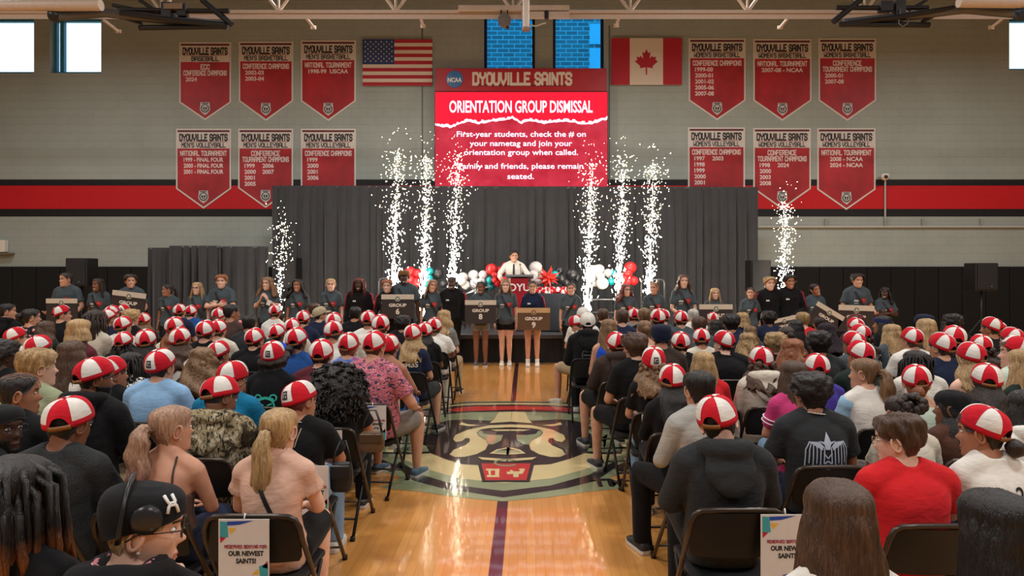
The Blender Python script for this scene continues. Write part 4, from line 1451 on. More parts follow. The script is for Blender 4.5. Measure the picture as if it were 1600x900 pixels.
BUILD = {  # shoulder joint, chest, waist, hip width, depth, limb
    'm': dict(sh=.178, ch=1.0, wa=1.0, hi=.98, de=1.0, li=1.0, bust=0),
    'f': dict(sh=.155, ch=.87, wa=.82, hi=1.0, de=.92, li=.84, bust=.02),
    'h': dict(sh=.195, ch=1.18, wa=1.28, hi=1.2, de=1.28, li=1.2, bust=0),
    'g': dict(sh=.170, ch=1.05, wa=1.14, hi=1.18, de=1.18, li=1.06, bust=.02),
}
TORSO = smooth_tab([(-.10, .145, .105), (-.02, .172, .125), (.08, .158, .116), (.16, .150, .110), (.26, .160, .113), (.36, .172, .116), (.43, .172, .104), (.47, .150, .088), (.505, .108, .072), (.535, .074, .062), (.57, .058, .057), (.62, .054, .056), (.66, .053, .056)], 60)
class Pose:
    def __init__(s, kind, build, lean=0.0, armL='lap', armR='lap', legs='std', bend=0.0, kz=1.0):
        s.kind, s.b = kind, BUILD[build]
        s.hz = .55 if kind == 'sit' else .90
        s.lean, s.bend = lean, bend
        s.arms = {-1: armL, 1: armR}
        s.legs = legs
        s.kz = kz
        s.key = (kind, build, lean, armL, armR, legs, bend, kz)
    def c(s, z):
        """spine centre at height z above the hips"""
        y = s.lean * (z / .55)
        if s.kind == 'sit':
            y += -.035 * sin(pi * min(max(z, 0), .6) / .62)
        else:
            y += -.012 * sin(pi * min(max(z, 0), .6) / .62)
        return Vector((s.bend * max(z, 0) ** 1.5, y, s.hz + z * (s.kz if z > 0 else 1)))
    def head_base(s):
        p = s.c(.575)
        return p + Vector((0, .03, .08))
    def ring(s, z, w, d, n=24, bust=True):
        b = s.b
        t = min(1, max(0, (z + .02) / .18))
        wa = b['hi'] * (1 - t) + b['wa'] * t
        t2 = min(1, max(0, (z - .16) / .16))
        k = wa * (1 - t2) + b['ch'] * t2
        if z > .50:
            k = 1 + (b['ch'] - 1) * max(0, (.62 - z) / .12)
            if b['li'] < .9:
                k *= .93
        dd = d * (b['de'] if z < .5 else 1 + (b['de'] - 1) * max(0, (.6 - z) / .1))
        c = s.c(z)
        out = []
        for j in range(n):
            q = 2 * pi * j / n
            e = .82 if z < .48 else 1
            x = w * k * math.copysign(abs(cos(q)) ** e, cos(q)); y = dd * math.copysign(abs(sin(q)) ** e, sin(q))
            if bust and b['bust'] and sin(q) > .2:
                y += b['bust'] * math.exp(-((z - .32) / .06) ** 2) * sin(q)
            if b['wa'] > 1.2 and sin(q) > 0:
                y += .05 * math.exp(-((z - .14) / .12) ** 2) * sin(q)
            out.append(c + Vector((x, y, 0)))
        return out
    def arm(s, sd):
        b = s.b
        c = s.c(.445)
        sh = c + Vector((sd * b['sh'], 0, 0))
        mode = s.arms[sd]
        hz, x = s.hz, b['sh']
        hp = Vector((0, -.2, -1))
        wd = 1.28 + .25 * (b['wa'] - .8)
        cy = c.y
        if mode == 'lap':
            el = Vector((sd * x * wd * 1.06, cy + .07, hz + .17)); wr = Vector((sd * x * .62, .27, hz + .115)); d = Vector((-sd * .5, .85, -.15)); pn = Vector((0, 0, -1))
        elif mode == 'side':
            el = Vector((sd * x * wd * 1.02, cy - .02, hz + .165)); wr = Vector((sd * x * wd * 1.08, cy + .03, hz - .075)); d = Vector((0, .12, -1)); pn = Vector((-sd, 0, 0))
        elif mode == 'hold':
            el = Vector((sd * x * wd * 1.12, cy + .0, hz + .17)); wr = Vector((sd * .262, cy + .19, hz + .06)); d = Vector((-sd * .55, .75, -.1)); pn = Vector((-sd * .5, .0, 1))
        elif mode == 'cross':
            el = Vector((sd * x * wd * 1.08, cy + .10, hz + .19)); wr = Vector((-sd * .03, cy + .195 + .03 * sd, hz + .235)); d = Vector((-sd, .06, .12)); pn = Vector((0, -1, 0))
        elif mode == 'clasp':
            el = Vector((sd * x * wd * 1.1, cy + .03, hz + .15)); wr = Vector((sd * .055, cy + .21, hz + .03)); d = Vector((-sd * .7, .3, -.5)); pn = Vector((0, -1, -.2))
        elif mode == 'up':
            el = Vector((sd * x * wd * 1.08, cy + .10, hz + .22)); wr = Vector((sd * .07, cy + .22, hz + .35)); d = Vector((-sd * .3, .3, .8)); pn = Vector((-sd, -.2, 0))
        elif mode == 'chin':
            el = Vector((sd * x * 1.12, cy + .20, hz + .19)); wr = Vector((sd * .10, cy + .15, hz + .575 * s.kz - .16)); d = Vector((-sd * .15, -.15, 1)); pn = Vector((-sd, -.5, 0))
        elif mode == 'thigh':
            el = Vector((sd * x * wd * 1.2, cy + .10, hz + .20)); wr = Vector((sd * x * 1.12, .34, hz + .10)); d = Vector((-sd * .25, .95, -.2)); pn = Vector((0, 0, -1))
        elif mode == 'podium':
            el = Vector((sd * x * wd * 1.35, cy + .10, hz + .26)); wr = Vector((sd * .27, .32, hz + .2)); d = Vector((-sd * .3, .9, -.25)); pn = Vector((0, 0, -1))
        elif mode == 'hip':
            el = Vector((sd * x * 1.75, cy - .05, hz + .2)); wr = Vector((sd * x * 1.0, cy + .07, hz + .04)); d = Vector((-sd * .6, .5, -.5)); pn = Vector((-sd, -.5, 0))
        el.x += s.c(.2).x; wr.x += s.c(.15).x
        return sh, el, wr, d, pn
    def leg(s, sd):
        hi = .092 * (1 + .35 * (s.b['hi'] - 1))
        m_ = s.legs
        if s.kind == 'sit':
            hp = Vector((sd * hi, .02, s.hz - .03))
            kx = {'std': .115, 'wide': .20, 'near': .075, 'step': .12}[m_]
            kn = Vector((sd * kx, .44, s.hz - .015)); an = Vector((sd * (kx + .005), .40 if m_ != 'step' else .40 + .10 * sd, .085))
        else:
            hp = Vector((sd * hi, 0, s.hz))
            kx = {'std': .088, 'wide': .13, 'near': .07}[m_]
            kn = Vector((sd * kx, .015, .49)); an = Vector((sd * (kx + .005), -.015, .085))
        return hp, kn, an

def remesh(mb, voxel, it=3):
    me = bpy.data.meshes.new('t')
    me.from_pydata(mb.v, [], mb.f)
    ob = bpy.data.objects.new('t', me)
    C.objects.link(ob)
    md = ob.modifiers.new('r', 'REMESH'); md.mode = 'VOXEL'; md.voxel_size = voxel; md.adaptivity = 0
    sm = ob.modifiers.new('s', 'SMOOTH'); sm.factor = .5; sm.iterations = it
    dg = bpy.context.evaluated_depsgraph_get()
    m2 = ob.evaluated_get(dg).to_mesh()
    n = len(m2.vertices)
    co = np.empty(n * 3, np.float32); m2.vertices.foreach_get('co', co)
    k = len(m2.polygons)
    ls = np.empty(k, np.int32); m2.polygons.foreach_get('loop_total', ls)
    vi = np.empty(len(m2.loops), np.int32); m2.loops.foreach_get('vertex_index', vi)
    ff, o = [], 0
    vi = vi.tolist()
    for c in ls.tolist():
        ff.append(tuple(vi[o:o + c])); o += c
    ob.evaluated_get(dg).to_mesh_clear()
    bpy.data.objects.remove(ob); bpy.data.meshes.remove(me)
    r_ = MB(); r_.v = [tuple(p) for p in co.reshape(-1, 3).tolist()]; r_.f = ff; r_.m = [0] * len(ff)
    return r_
def limb(mb, pts, radii, n=12, extra=0.0, sub=4):
    pp, rr_ = [], []
    for i in range(len(pts) - 1):
        for k in range(sub):
            t = k / sub
            pp.append(pts[i].lerp(pts[i + 1], t)); rr_.append(radii[i] * (1 - t) + radii[i + 1] * t + extra)
    pp.append(pts[-1]); rr_.append(radii[-1] + extra)
    mb.tube(pp, rr_, n)
def arm_pts(p, sd):
    sh, el, wr, d, pn = p.arm(sd)
    li = p.b['li']
    r_ = [.058 * li, .050 * li, .041 * li, .040 * li, .027 * (li * .6 + .4)]
    mid1 = sh.lerp(el, .45); mid2 = el.lerp(wr, .3)
    return [sh, mid1, el, mid2, wr], r_
def shoulder(mb, p, sd, ex):
    sh, el, wr, d, pn = p.arm(sd)
    li = p.b['li']
    c = p.c(.50)
    up = (sh - el).normalized()
    r0 = .056 * li + ex
    mb.tube([c + Vector((sd * .03, .0, .035)), c.lerp(sh, .5) + Vector((0, 0, .020)), sh + up * .0 + Vector((-sd * .012, 0, .012)), sh.lerp(el, .16)], [.045 + ex, .056 * (.4 + .6 * li) + ex, r0 * 1.0, r0], 14)
    mb.ball(sh + Vector((-sd * .006, 0, .002)), r0 * 1.04, 16, 12)
    # side of the chest under the arm
    mb.tube([p.c(.40) + Vector((sd * .08, 0, 0)), sh.lerp(el, .12)], [.085 * (.5 + .5 * li) + ex * .6, .052 * li + ex * .8], 12)
def leg_pts(p, sd):
    hp, kn, an = p.leg(sd)
    li = .5 + .5 * p.b['li'] + (.10 if p.b['li'] < .9 else 0)
    li = li * (1.0 if p.b['wa'] < 1.1 else 1.08)
    k2 = kn.lerp(an, .3)
    if p.kind == 'sit':
        k2 = k2 + Vector((0, -.015, 0))
    return [hp, hp.lerp(kn, .5), kn, k2, an], [.088 * li, .076 * li, .057 * li, .056 * li, .036]
_limbs = {}
def body_limbs(p, voxel):
    key = p.key + (voxel,)
    if key in _limbs:
        return _limbs[key]
    mb = MB()
    rings = [p.ring(z, w * .95, d * .95) for z, w, d in TORSO[::3] + [TORSO[-1]]]
    mb.loft(rings)
    for sd in (-1, 1):
        a, r_ = arm_pts(p, sd)
        limb(mb, a, r_)
        shoulder(mb, p, sd, -.002)
        a, r_ = leg_pts(p, sd)
        limb(mb, a, r_)
        an = a[-1]
        mb.tube([an + Vector((0, -.03, -.03)), an + Vector((0, .04, -.035)), an + Vector((0, .13, -.055))], [.038, .036, .025], 10)
    r_ = remesh(mb, voxel, 5)
    for sd in (-1, 1):
        sh, el, wr, d, pn = p.arm(sd)
        hand(r_, wr - (Vector(d).normalized() * .0), d, pn, -sd if False else sd, {'hold': .45, 'podium': .45, 'cross': .45, 'chin': .95}.get(p.arms[sd], .3))
    _limbs[key] = r_
    return r_
_bodies = {}
def head_matrix(p, yaw, pitch, roll=0):
    hb = p.head_base()
    R3 = Matrix.Rotation(radians(yaw), 4, 'Z') @ Matrix.Rotation(radians(-pitch), 4, 'X') @ Matrix.Rotation(radians(roll), 4, 'Y')
    # turn about the top of the neck
    piv = Matrix.Translation((0, -.01, -.06))
    return Matrix.Translation(hb) @ piv @ R3 @ piv.inverted() @ Matrix.Scale(1.08, 4)
def get_body(p, voxel, yaw, pitch, roll, face):
    key = p.key + (voxel, yaw, pitch, roll, face)
    if key not in _bodies:
        lb = body_limbs(p, voxel)
        mb = MB(); mb.v = list(lb.v); mb.f = list(lb.f); mb.m = list(lb.m)
        hd_ = get_head(face)
        M = head_matrix(p, yaw, pitch, roll)
        mb.addm([M @ Vector(v) for v in hd_.v], hd_.f, hd_.m)
        _bodies[key] = mb.mesh('person', 4, True)
    return _bodies[key]

_cloth = {}
def get_shirt(p, typ, voxel):
    """typ: t tee, l long sleeves, h hoodie, n tank, c camisole, b blouse"""
    key = ('shirt',) + p.key + (typ, voxel)
    if key in _cloth:
        return _cloth[key]
    ex = {'t': .016, 'l': .017, 'h': .028, 'n': .008, 'c': .006, 'b': .016, 'x': .016}[typ]
    mb = MB()
    z0, z1 = {'n': (-.09, .50), 'c': (-.09, .33), 'x': (-.09, .535)}.get(typ, (-.10 if p.kind == 'sit' else -.12, .54 if typ != 'h' else .56))
    rings = []
    for z, w, d in TORSO[::2]:
        if z0 <= z <= z1:
            q = p.ring(z, w + ex, d + ex)
            if z > .46:
                c = p.c(z)
            rings.append(q)
    mb.loft(rings)
    if typ in ('t', 'l', 'h', 'b', 'x'):
        for sd in (-1, 1):
            a, r_ = arm_pts(p, sd)
            shoulder(mb, p, sd, ex * .9)
            r_ = [x_ + ex * .85 for x_ in r_]
            if typ in ('t', 'b', 'x'):
                k = {'t': .72, 'b': .5, 'x': .42}[typ]
                q = a[0].lerp(a[2], k)
                limb(mb, [a[0], a[0].lerp(a[2], k * .5), q], [r_[0], r_[1] + .004, r_[1] + (.010 if typ != 'b' else .02)])
            else:
                r_[-1] += .006
                limb(mb, a, r_)
    if typ in ('t', 'l', 'x', 'b'):
        c = p.c(.538)
        mb.tube([c + Vector((.066 * cos(q), .004 + .064 * sin(q), .004 - .022 * max(0, sin(q)))) for q in np.linspace(0, 2 * pi, 25)[:-1]], .014, 8, 0, True)
    r_ = remesh(mb, voxel, 5)
    # gentle drape folds across the cloth
    out = []
    for v in r_.v:
        n_ = noise.noise(Vector((v[0] * 5 + v[2] * 3, v[1] * 5, v[2] * 7))) * .007 + noise.noise(Vector((v[0] * 13 - v[2] * 9, v[1] * 9, v[2] * 15))) * .003
        k = 1 + n_ / max(.06, math.hypot(v[0], v[1] - .0))
        out.append((v[0] * k, v[1] + (n_ if v[1] > 0 else -n_), v[2]))
    r_.v = out
    me = r_.mesh('shirt', 1, True)
    bv = BVHTree.FromPolygons(r_.v, r_.f)
    _cloth[key] = (me, bv)
    return _cloth[key]
def get_hood(p, voxel):
    key = ('hood',) + p.key + (voxel,)
    if key not in _cloth:
        mb = MB()
        c = p.c(.50)
        pts, rr_ = [], []
        for q in np.linspace(-2.75, 2.75, 17):
            k = .5 + .5 * cos(q)
            pts.append(c + Vector(((.095 + .02 * k) * sin(q), -.012 - .105 * cos(q), .035 + .02 * k)))
            rr_.append(.020 + .034 * k)
        mb.tube(pts, rr_, 12)
        c2 = p.c(.40)
        rings = []
        for t, w, d_ in ((0, .105, .060), (.25, .125, .066), (.5, .118, .062), (.75, .085, .050), (1, .03, .024)):
            q0 = (c + Vector((0, -.105, .045))).lerp(c2 + Vector((0, -.165, -.055)), t)
            rings.append([q0 + Vector((w * cos(a), d_ * sin(a) * .9, d_ * .35 * sin(a) - .02 * abs(cos(a)))) for a in np.linspace(0, 2 * pi, 21)[:-1]])
        mb.loft(rings)
        r_ = remesh(mb, voxel, 3)
        r_.v = [(v[0], v[1] + .005 * noise.noise(Vector((v[0] * 14, v[1] * 10, v[2] * 22))), v[2] + .004 * noise.noise(Vector((v[0] * 20, v[1] * 20, 3)))) for v in r_.v]
        _cloth[key] = r_.mesh('hood', 1, True)
    return _cloth[key]
def get_pants(p, typ, voxel):
    """L long, S shorts, V very short"""
    key = ('pants',) + p.key + (typ, voxel)
    if key in _cloth:
        return _cloth[key]
    mb = MB()
    mb.loft([p.ring(z, w + .011, d + .011) for z, w, d in TORSO if -.1 <= z <= .10])
    for sd in (-1, 1):
        a, r_ = leg_pts(p, sd)
        if typ == 'L':
            limb(mb, [a[0], a[1], a[2], a[3], a[4] + Vector((0, 0, -.02))], [x_ + .014 for x_ in r_[:4]] + [.062])
        else:
            k = {'S': .9, 'V': .5}[typ]
            q = a[0].lerp(a[2], k)
            limb(mb, [a[0], a[0].lerp(a[2], k * .5), q], [r_[0] + .014, r_[1] * .6 + r_[0] * .4 + .016, r_[0] * (1 - k) + r_[2] * k + .022])
    _cloth[key] = remesh(mb, voxel, 3).mesh('trousers', 1, True)
    return _cloth[key]
_shoe = {}
def get_shoe(p, sd):
    key = (p.kind, p.legs, sd)
    if key not in _shoe:
        an = p.leg(sd)[2]
        mb = MB()
        o = Vector((an.x, an.y, 0))
        rings = []
        for y, w, h_, b in ((-.065, .022, .055, .012), (-.055, .034, .075, .006), (-.01, .038, .10, .004), (.04, .040, .088, .004), (.09, .045, .062, .004), (.14, .046, .052, .004), (.175, .036, .046, .008), (.195, .016, .036, .016)):
            rings.append([o + Vector((w * math.copysign(abs(cos(q)) ** .6, cos(q)), y, b + (h_ - b) * (.5 + .5 * math.copysign(abs(sin(q)) ** .6, sin(q))))) for q in np.linspace(0, 2 * pi, 15)[:-1]])
        mb.loft(rings)
        a = mb.mesh('shoe', 1, True)
        mb = MB()
        rings = []
        for y, w in ((-.07, .024), (-.058, .037), (0, .04), (.09, .048), (.14, .049), (.18, .038), (.2, .016)):
            rings.append([o + Vector((w * x_, y, z)) for x_, z in ((-1, .003), (1, .003), (1, .026), (-1, .026))])
        mb.loft(rings)
        _shoe[key] = (a, mb.mesh('sole', 1))
    return _shoe[key]

# ------------------------------------------------------------------ hair and hats (in head space)
HAIRLINE = [(0, .082), (.5, .075), (.9, .05), (1.2, .025), (1.45, .012), (1.62, .03), (1.85, .0), (2.05, -.035), (2.4, -.07), (3.15, -.082)]
def shell(zl, thick, n=48, k=12, top_extra=0.0, ztop=HTOP):
    """skull-hugging shell; zl(a) lower edge, thick(a, v, z) offset"""
    vv, ff = [], []
    for i in range(k + 1):
        for j in range(n):
            a = 2 * pi * j / n
            aa = a if a <= pi else 2 * pi - a
            z0 = zl(aa if False else a)
            v = i / k
            z = z0 + (ztop - .0015 - z0) * sin(v * pi / 2) ** .9
            x, y = head_xy(a, z)
            w, f, b = interp3(z)
            nv = Vector((x / max(w, .03) ** 2, y / max(f if y > 0 else b, .03) ** 2, (z - .02) / .1 ** 2))
            if nv.length < 1e-6:
                nv = Vector((0, 0, 1))
            nv.normalize()
            p = Vector((x, y, z)) + nv * thick(a, v, z)
            vv.append(p)
    for i in range(k):
        for j in range(n):
            ff.append((i * n + j, i * n + (j + 1) % n, (i + 1) * n + (j + 1) % n, (i + 1) * n + j))
    top = len(vv)
    vv.append(sum((vv[k * n + j] for j in range(n)), Vector()) / n + Vector((0, 0, .001)))
    for j in range(n):
        ff.append((k * n + j, k * n + (j + 1) % n, top))
    o = len(vv)
    for j in range(n):
        a = 2 * pi * j / n
        z = zl(a)
        x, y = head_xy(a, max(z, -.118))
        vv.append(Vector((x * .95, y * .95, z)))
    for j in range(n):
        ff.append((o + (j + 1) % n, o + j, j)) ; ff.append((j, (j + 1) % n, o + (j + 1) % n))
    return vv, ff, n, k
def folda(a):
    a = a % (2 * pi)
    return a if a <= pi else 2 * pi - a
def hl(a):
    return float(np.interp(folda(a), [h_[0] for h_ in HAIRLINE], [h_[1] for h_ in HAIRLINE]))
def nz(x, y, z, s, k=0.0):
    return noise.noise(Vector((x * s + k, y * s + k * 2, z * s - k)))
CAP_T = radians(24)
def capline(y):
    return .026 + .445 * (y + .005)
def under(t, p_y, z, cap):
    if not cap:
        return t
    zc_ = capline(p_y)
    if z > zc_ - .012:
        return min(t, .006)
    return t
def curtain(mb, L, amin, r0, r1, thick, wav, rag, seed, cap, back=0.0, n=30):
    """hair hanging behind and beside the neck: amin = how far forward it reaches (radians from the front)"""
    q = random.Random(seed)
    k = 16
    outer, inner = [], []
    ragg = [rag * q.uniform(-1, 1) for _ in range(n + 1)]
    for i in range(k + 1):
        v = i / k
        ro, ri = [], []
        zt0 = .085 if not cap else .0
        for j in range(n + 1):
            a = amin + (2 * pi - 2 * amin) * j / n
            aa = folda(a)
            Lj = L * (1 - .18 * (1 - (aa - amin) / (pi - amin))) + ragg[j] * v
            z = zt0 - v * (Lj + zt0)
            zz = max(z, -.02)
            x, y = head_xy(a, zz)
            g = min(1.0, max(0.0, (zt0 - z) / .13)); g = g * g * (3 - 2 * g)
            lo_ = max(0.0, min(1.0, (-.03 - z) / max(.05, L - .03)))
            e1 = .006 + g * (.06 * r0 + .008) + .085 * r1 * lo_
            nr = Vector((x, y, 0)).normalized()
            sp = 1 + .25 * lo_ * r1
            st = (.0045 * sin(a * 24 + seed + 2 * nz(a, v, 0, 3, seed)) + .004 * sin(a * 53 + 2 * seed + 3 * v)) * min(1, g + .2)
            wv = wav * sin(v * 15 * L / .35 + a * 3 + seed + 1.5 * nz(a, v, 0, 2, seed)) * g
            po = Vector((x * sp, y - back * v, z)) + nr * (e1 + thick * .5 * g + st + wv * .6) + Vector((wv * .5, 0, 0))
            tp = thick * (1 - .8 * max(0, (v - .55) / .45))
            pi_ = Vector((x * sp, y - back * v, z)) + nr * (e1 - tp * .6 - .012 * (1 - lo_)) + Vector((wv * .5, 0, 0))
            ro.append(po); ri.append(pi_)
        outer.append(ro); inner.append(ri)
    rings = []
    for ro, ri in zip(outer, inner):
        rings.append(ro + ri[::-1])
    mb.loft(rings)
def tail(mb, pts, r_, seed, wav=0.01, n=14):
    pp = []
    k = len(pts)
    P3 = [Vector(p) for p in pts]
    fine, rr_ = [], []
    for i in range(k - 1):
        for t in np.linspace(0, 1, 5)[:-1]:
            fine.append(P3[i].lerp(P3[i + 1], t)); rr_.append(r_[i] * (1 - t) + r_[i + 1] * t)
    fine.append(P3[-1]); rr_.append(r_[-1])
    rings = []
    m = len(fine)
    for i, (c, r0) in enumerate(zip(fine, rr_)):
        ring = []
        d = (fine[min(i + 1, m - 1)] - fine[max(i - 1, 0)]).normalized()
        u = Vector((1, 0, 0)); w_ = d.cross(u).normalized()
        off = Vector((wav * sin(i * .9 + seed), wav * .5 * cos(i * 1.3 + seed), 0)) * (i / m)
        for j in range(n * 2):
            q = pi * j / n
            rad = r0 * (1 + .12 * sin(q * 7 + seed + i * .3) + .06 * sin(q * 13))
            ring.append(c + off + u * rad * 1.15 * cos(q) + w_ * rad * .8 * sin(q))
        rings.append(ring)
    mb.loft(rings)
_hair = {}
def get_hair(style, cap, seed=0):
    key = (style, cap, seed % 3)
    if key in _hair:
        return _hair[key]
    sd = seed % 3 + 1
    q = random.Random(sd * 17 + len(style))
    mb = MB()
    base_t = {'sh': .013, 'fl': .022, 'bz': .004, 'cu': .034, 'af': .06, 'lo': .013, 'lw': .016, 'lc': .022, 'po': .009, 'pw': .009, 'bu': .010, 'br': .010, 'dr': .012, 'cr': .005, 'bo': .018, 'cl': .05, 'tb': .010, 'bb': .008}[style]
    rough = {'sh': .006, 'fl': .014, 'cu': .016, 'af': .020, 'lc': .010, 'cl': .02, 'bz': 0.001, 'cr': 0}.get(style, .003)
    fr = {'cu': 42, 'af': 38, 'cl': 34, 'lc': 30, 'fl': 24}.get(style, 30)
    def zl(a):
        z = hl(a)
        if style in ('lo', 'lw', 'lc', 'bo', 'br', 'dr', 'cl', 'af'):
            aa = folda(a)
            z2 = float(np.interp(aa, [0, .5, .95, 1.15, 1.4, 3.15], [.082, .075, .05, -.01, -.05, -.085]))
            z = min(z, z2)
        if cap:
            z = min(z, -.02) if folda(a) > 1.9 else (min(z, .02) if folda(a) > 1 else min(z, .055))
        return z
    def th(a, v, z):
        x, y = head_xy(a, max(z, -.1))
        t = base_t
        if style == 'fl':
            t = base_t * (.55 + .9 * v) if folda(a) > 1.6 else base_t * (1 + .5 * v)
            t += rough * nz(x, y, z, fr, sd) + .006 * sin(folda(a) * 14 + sd + z * 60)
            if z < -.02:
                t = .007
        elif style == 'sh':
            t = base_t * (.35 + .65 * min(1, max(0, (z + .07) / .08))) + rough * nz(x, y, z, 40, sd)
        else:
            t += rough * nz(x, y, z, fr, sd)
            if style in ('lo', 'lw', 'po', 'pw', 'bo', 'bu', 'tb', 'bb'):
                t += .0022 * sin(folda(a) * 34 + sd)
            if style == 'cr':
                t = .004 + .006 * abs(sin(z * 90 + 1.2 * sin(folda(a) * 9)))
            if style in ('af', 'cl', 'cu'):
                t += .008 * nz(x, y, z, 90, sd)
            if style in ('cu', 'af') and z < .0:
                t *= (.5 if style == 'cu' else .85)
        if style not in ('bz', 'cr') and folda(a) < 1.0:
            t *= .75
        return under(max(t, .003), y, z, cap)
    nn, kk = (64, 18) if style in ('cu', 'af', 'fl', 'lc', 'cl') else (56, 12)
    vv, ff, _, _ = shell(zl, th, nn, kk)
    mb.add(vv, ff)
    if style == 'lo':
        curtain(mb, .27, 1.25, .16, .34, .026, .004, .03, sd, cap, .018)
    elif style == 'lw':
        curtain(mb, .27, 1.2, .20, .48, .034, .014, .04, sd, cap, .022)
    elif style == 'lc':
        curtain(mb, .24, 1.15, .26, .75, .05, .024, .04, sd, cap, .022, 40)
        for k in range(60):
            a = q.uniform(1.3, 2 * pi - 1.3); z = q.uniform(-.22, .0)
            x, y = head_xy(a, max(z, -.02))
            sc = 1.35 + (-z) * 1.6
            mb.ball((x * sc, y * sc * .95 - .02, z), (q.uniform(.016, .03),) * 3, 7, 5)
    elif style == 'bo':
        curtain(mb, .10, 1.25, .20, .22, .03, .004, .01, sd, cap, .0)
    elif style in ('po', 'pw'):
        L_ = .36 if style == 'po' else .30
        z0 = .015 if not cap else -.03
        wv = .006 if style == 'po' else .02
        tail(mb, [(0, -.088, z0), (0, -.128, z0 + .012), (0, -.152, z0 - .03), (.004, -.158, z0 - .12), (0, -.155, z0 - .22), (-.004, -.15, z0 - L_)], [.016, .024, .032, .042, .040, .012] if style == 'po' else [.016, .034, .05, .06, .052, .012], sd, wv)
        mb.tube([Vector((.018 * cos(t), -.105, z0 + .004 + .02 * sin(t))) for t in np.linspace(0, 2 * pi, 13)[:-1]], .006, 6, 1, True)
    elif style == 'bu':
        c = Vector((0, -.125, .03 if not cap else -.055))
        b2 = MB(); b2.ball((0, 0, 0), .042, 18, 12)
        mb.add([c + Vector(v) * (1 + .18 * nz(v[0], v[1], v[2], 40, sd)) for v in b2.v], b2.f)
    elif style == 'tb':     # big messy curly bun high at the back
        for k in range(46):
            d = Vector((q.gauss(0, 1), q.gauss(0, 1), q.gauss(0, 1))).normalized()
            c = Vector((0, -.085, .085)) + Vector((d.x * .075, d.y * .06, d.z * .05))
            mb.ball(c, q.uniform(.018, .028), 8, 6)
    elif style == 'bb':     # two buns
        for s_ in (-1, 1):
            b2 = MB(); b2.ball((0, 0, 0), .038, 14, 10)
            mb.add([Vector((s_ * .066, -.03, .105)) + Vector(v) * (1 + .2 * nz(v[0], v[1], v[2], 50, sd)) for v in b2.v], b2.f)
    elif style == 'cr':     # zigzag partings between the cornrows
        for k in range(5):
            off_ = -.05 + .025 * k
            pts = []
            for t in np.linspace(0, 1, 22):
                a = -1.15 + 2.9 * t
                y0 = .085 * cos(a * .9) - .01; 
                zz = .022 + .088 * max(0, cos((t - .38) * 2.4)) - .05 * max(0, t - .7)
                x0 = off_ * (1 + .25 * sin(t * pi)) + .007 * (1 if int(t * 21) % 4 < 2 else -1)
                d = Vector((x0, .10 * cos(t * pi) , .035 + .09 * sin(t * pi) - .05 * max(0, t - .8)))
                c0 = Vector((0, 0, .02))
                # push onto the skull
                dv = (d - c0).normalized()
                lo_, hi_ = .02, .2
                for _ in range(18):
                    m_ = (lo_ + hi_) / 2
                    pt = c0 + dv * m_
                    w3, f3, b3 = interp3(max(-.12, min(pt.z, .118)))
                    ins = pt.z < HTOP and (pt.x / max(w3, .004)) ** 2 + (pt.y / max(f3 if pt.y > 0 else b3, .004)) ** 2 < 1
                    lo_, hi_ = (m_, hi_) if ins else (lo_, m_)
                pts.append(c0 + dv * (lo_ + .0085))
            mb.tube(pts, .0016, 5, 1)
    elif style in ('br', 'dr'):
        cnt = 90 if style == 'br' else 110
        for k in range(cnt):
            a = q.uniform(.95, 2 * pi - .95)
            z = q.uniform(.0, .114) if not cap else q.uniform(-.06, .0)
            x, y = head_xy(a, z)
            nr = Vector((x, y, .02)).normalized()
            r0 = .0065 if style == 'br' else q.uniform(.0085, .0125)
            L_ = q.uniform(.22, .34) if style == 'br' else q.uniform(.17, .27)
            o = .012 + q.uniform(0, .022 if style == 'br' else .03)
            p0 = Vector((x, y, z)) + nr * .004
            p1 = Vector((x * (1.12 + o * 2), y * (1.12 + o * 2), z - .03)) + nr * o
            x2, y2 = head_xy(a, -.01)
            p2 = Vector((x2, y2, -.07)) * 1 + Vector((nr.x, nr.y, 0)) * (o + .02)
            p3 = p2 + Vector((nr.x * .012 + q.uniform(-.015, .015), nr.y * .008 + q.uniform(-.012, .004), -(L_ - .1)))
            mb.tube([p0, p1, p2, p2.lerp(p3, .5) + Vector((q.uniform(-.008, .008), 0, 0)), p3], [r0 * .8, r0, r0, r0, r0 * .55], 6)
    elif style == 'cl':     # very big loose curls down to the shoulders
        base = MB()
        base.ball((0, -.05, -.02), (.205, .15, .205), 64, 40)
        out = []
        for v in base.v:
            d = 1 + .14 * nz(v[0], v[1], v[2], 12, sd) + .09 * nz(v[0], v[1], v[2], 34, sd) + .05 * nz(v[0], v[1], v[2], 80, sd)
            y = v[1] * d if v[1] < 0 else v[1] * d
            out.append(Vector((v[0] * d, min(-.05 + (v[1] + .05) * d, .045), -.06 + (v[2] + .02) * d)))
        mb.add(out, base.f)
        for k in range(420):
            o_ = out[q.randrange(len(out))]
            dr = (o_ - Vector((0, -.05, -.06))).normalized()
            a0 = q.uniform(0, 6.28); r0 = q.uniform(.008, .013)
            u = dr.orthogonal().normalized(); w_ = dr.cross(u)
            pts = [o_ + dr * (-.006 + .010 * t) + (u * cos(a0 + t * 2.4) + w_ * sin(a0 + t * 2.4)) * r0 * 1.2 + Vector((0, 0, -.006 * t)) for t in range(5)]
            mb.tube(pts, [.006, .009, .009, .008, .003], 5)
    me = mb.mesh('hair', 2, True)
    _hair[key] = me
    return me
_cap = {}
CAP_U = Vector((0, cos(CAP_T), sin(CAP_T)))
CAP_W = Vector((0, -sin(CAP_T), cos(CAP_T)))
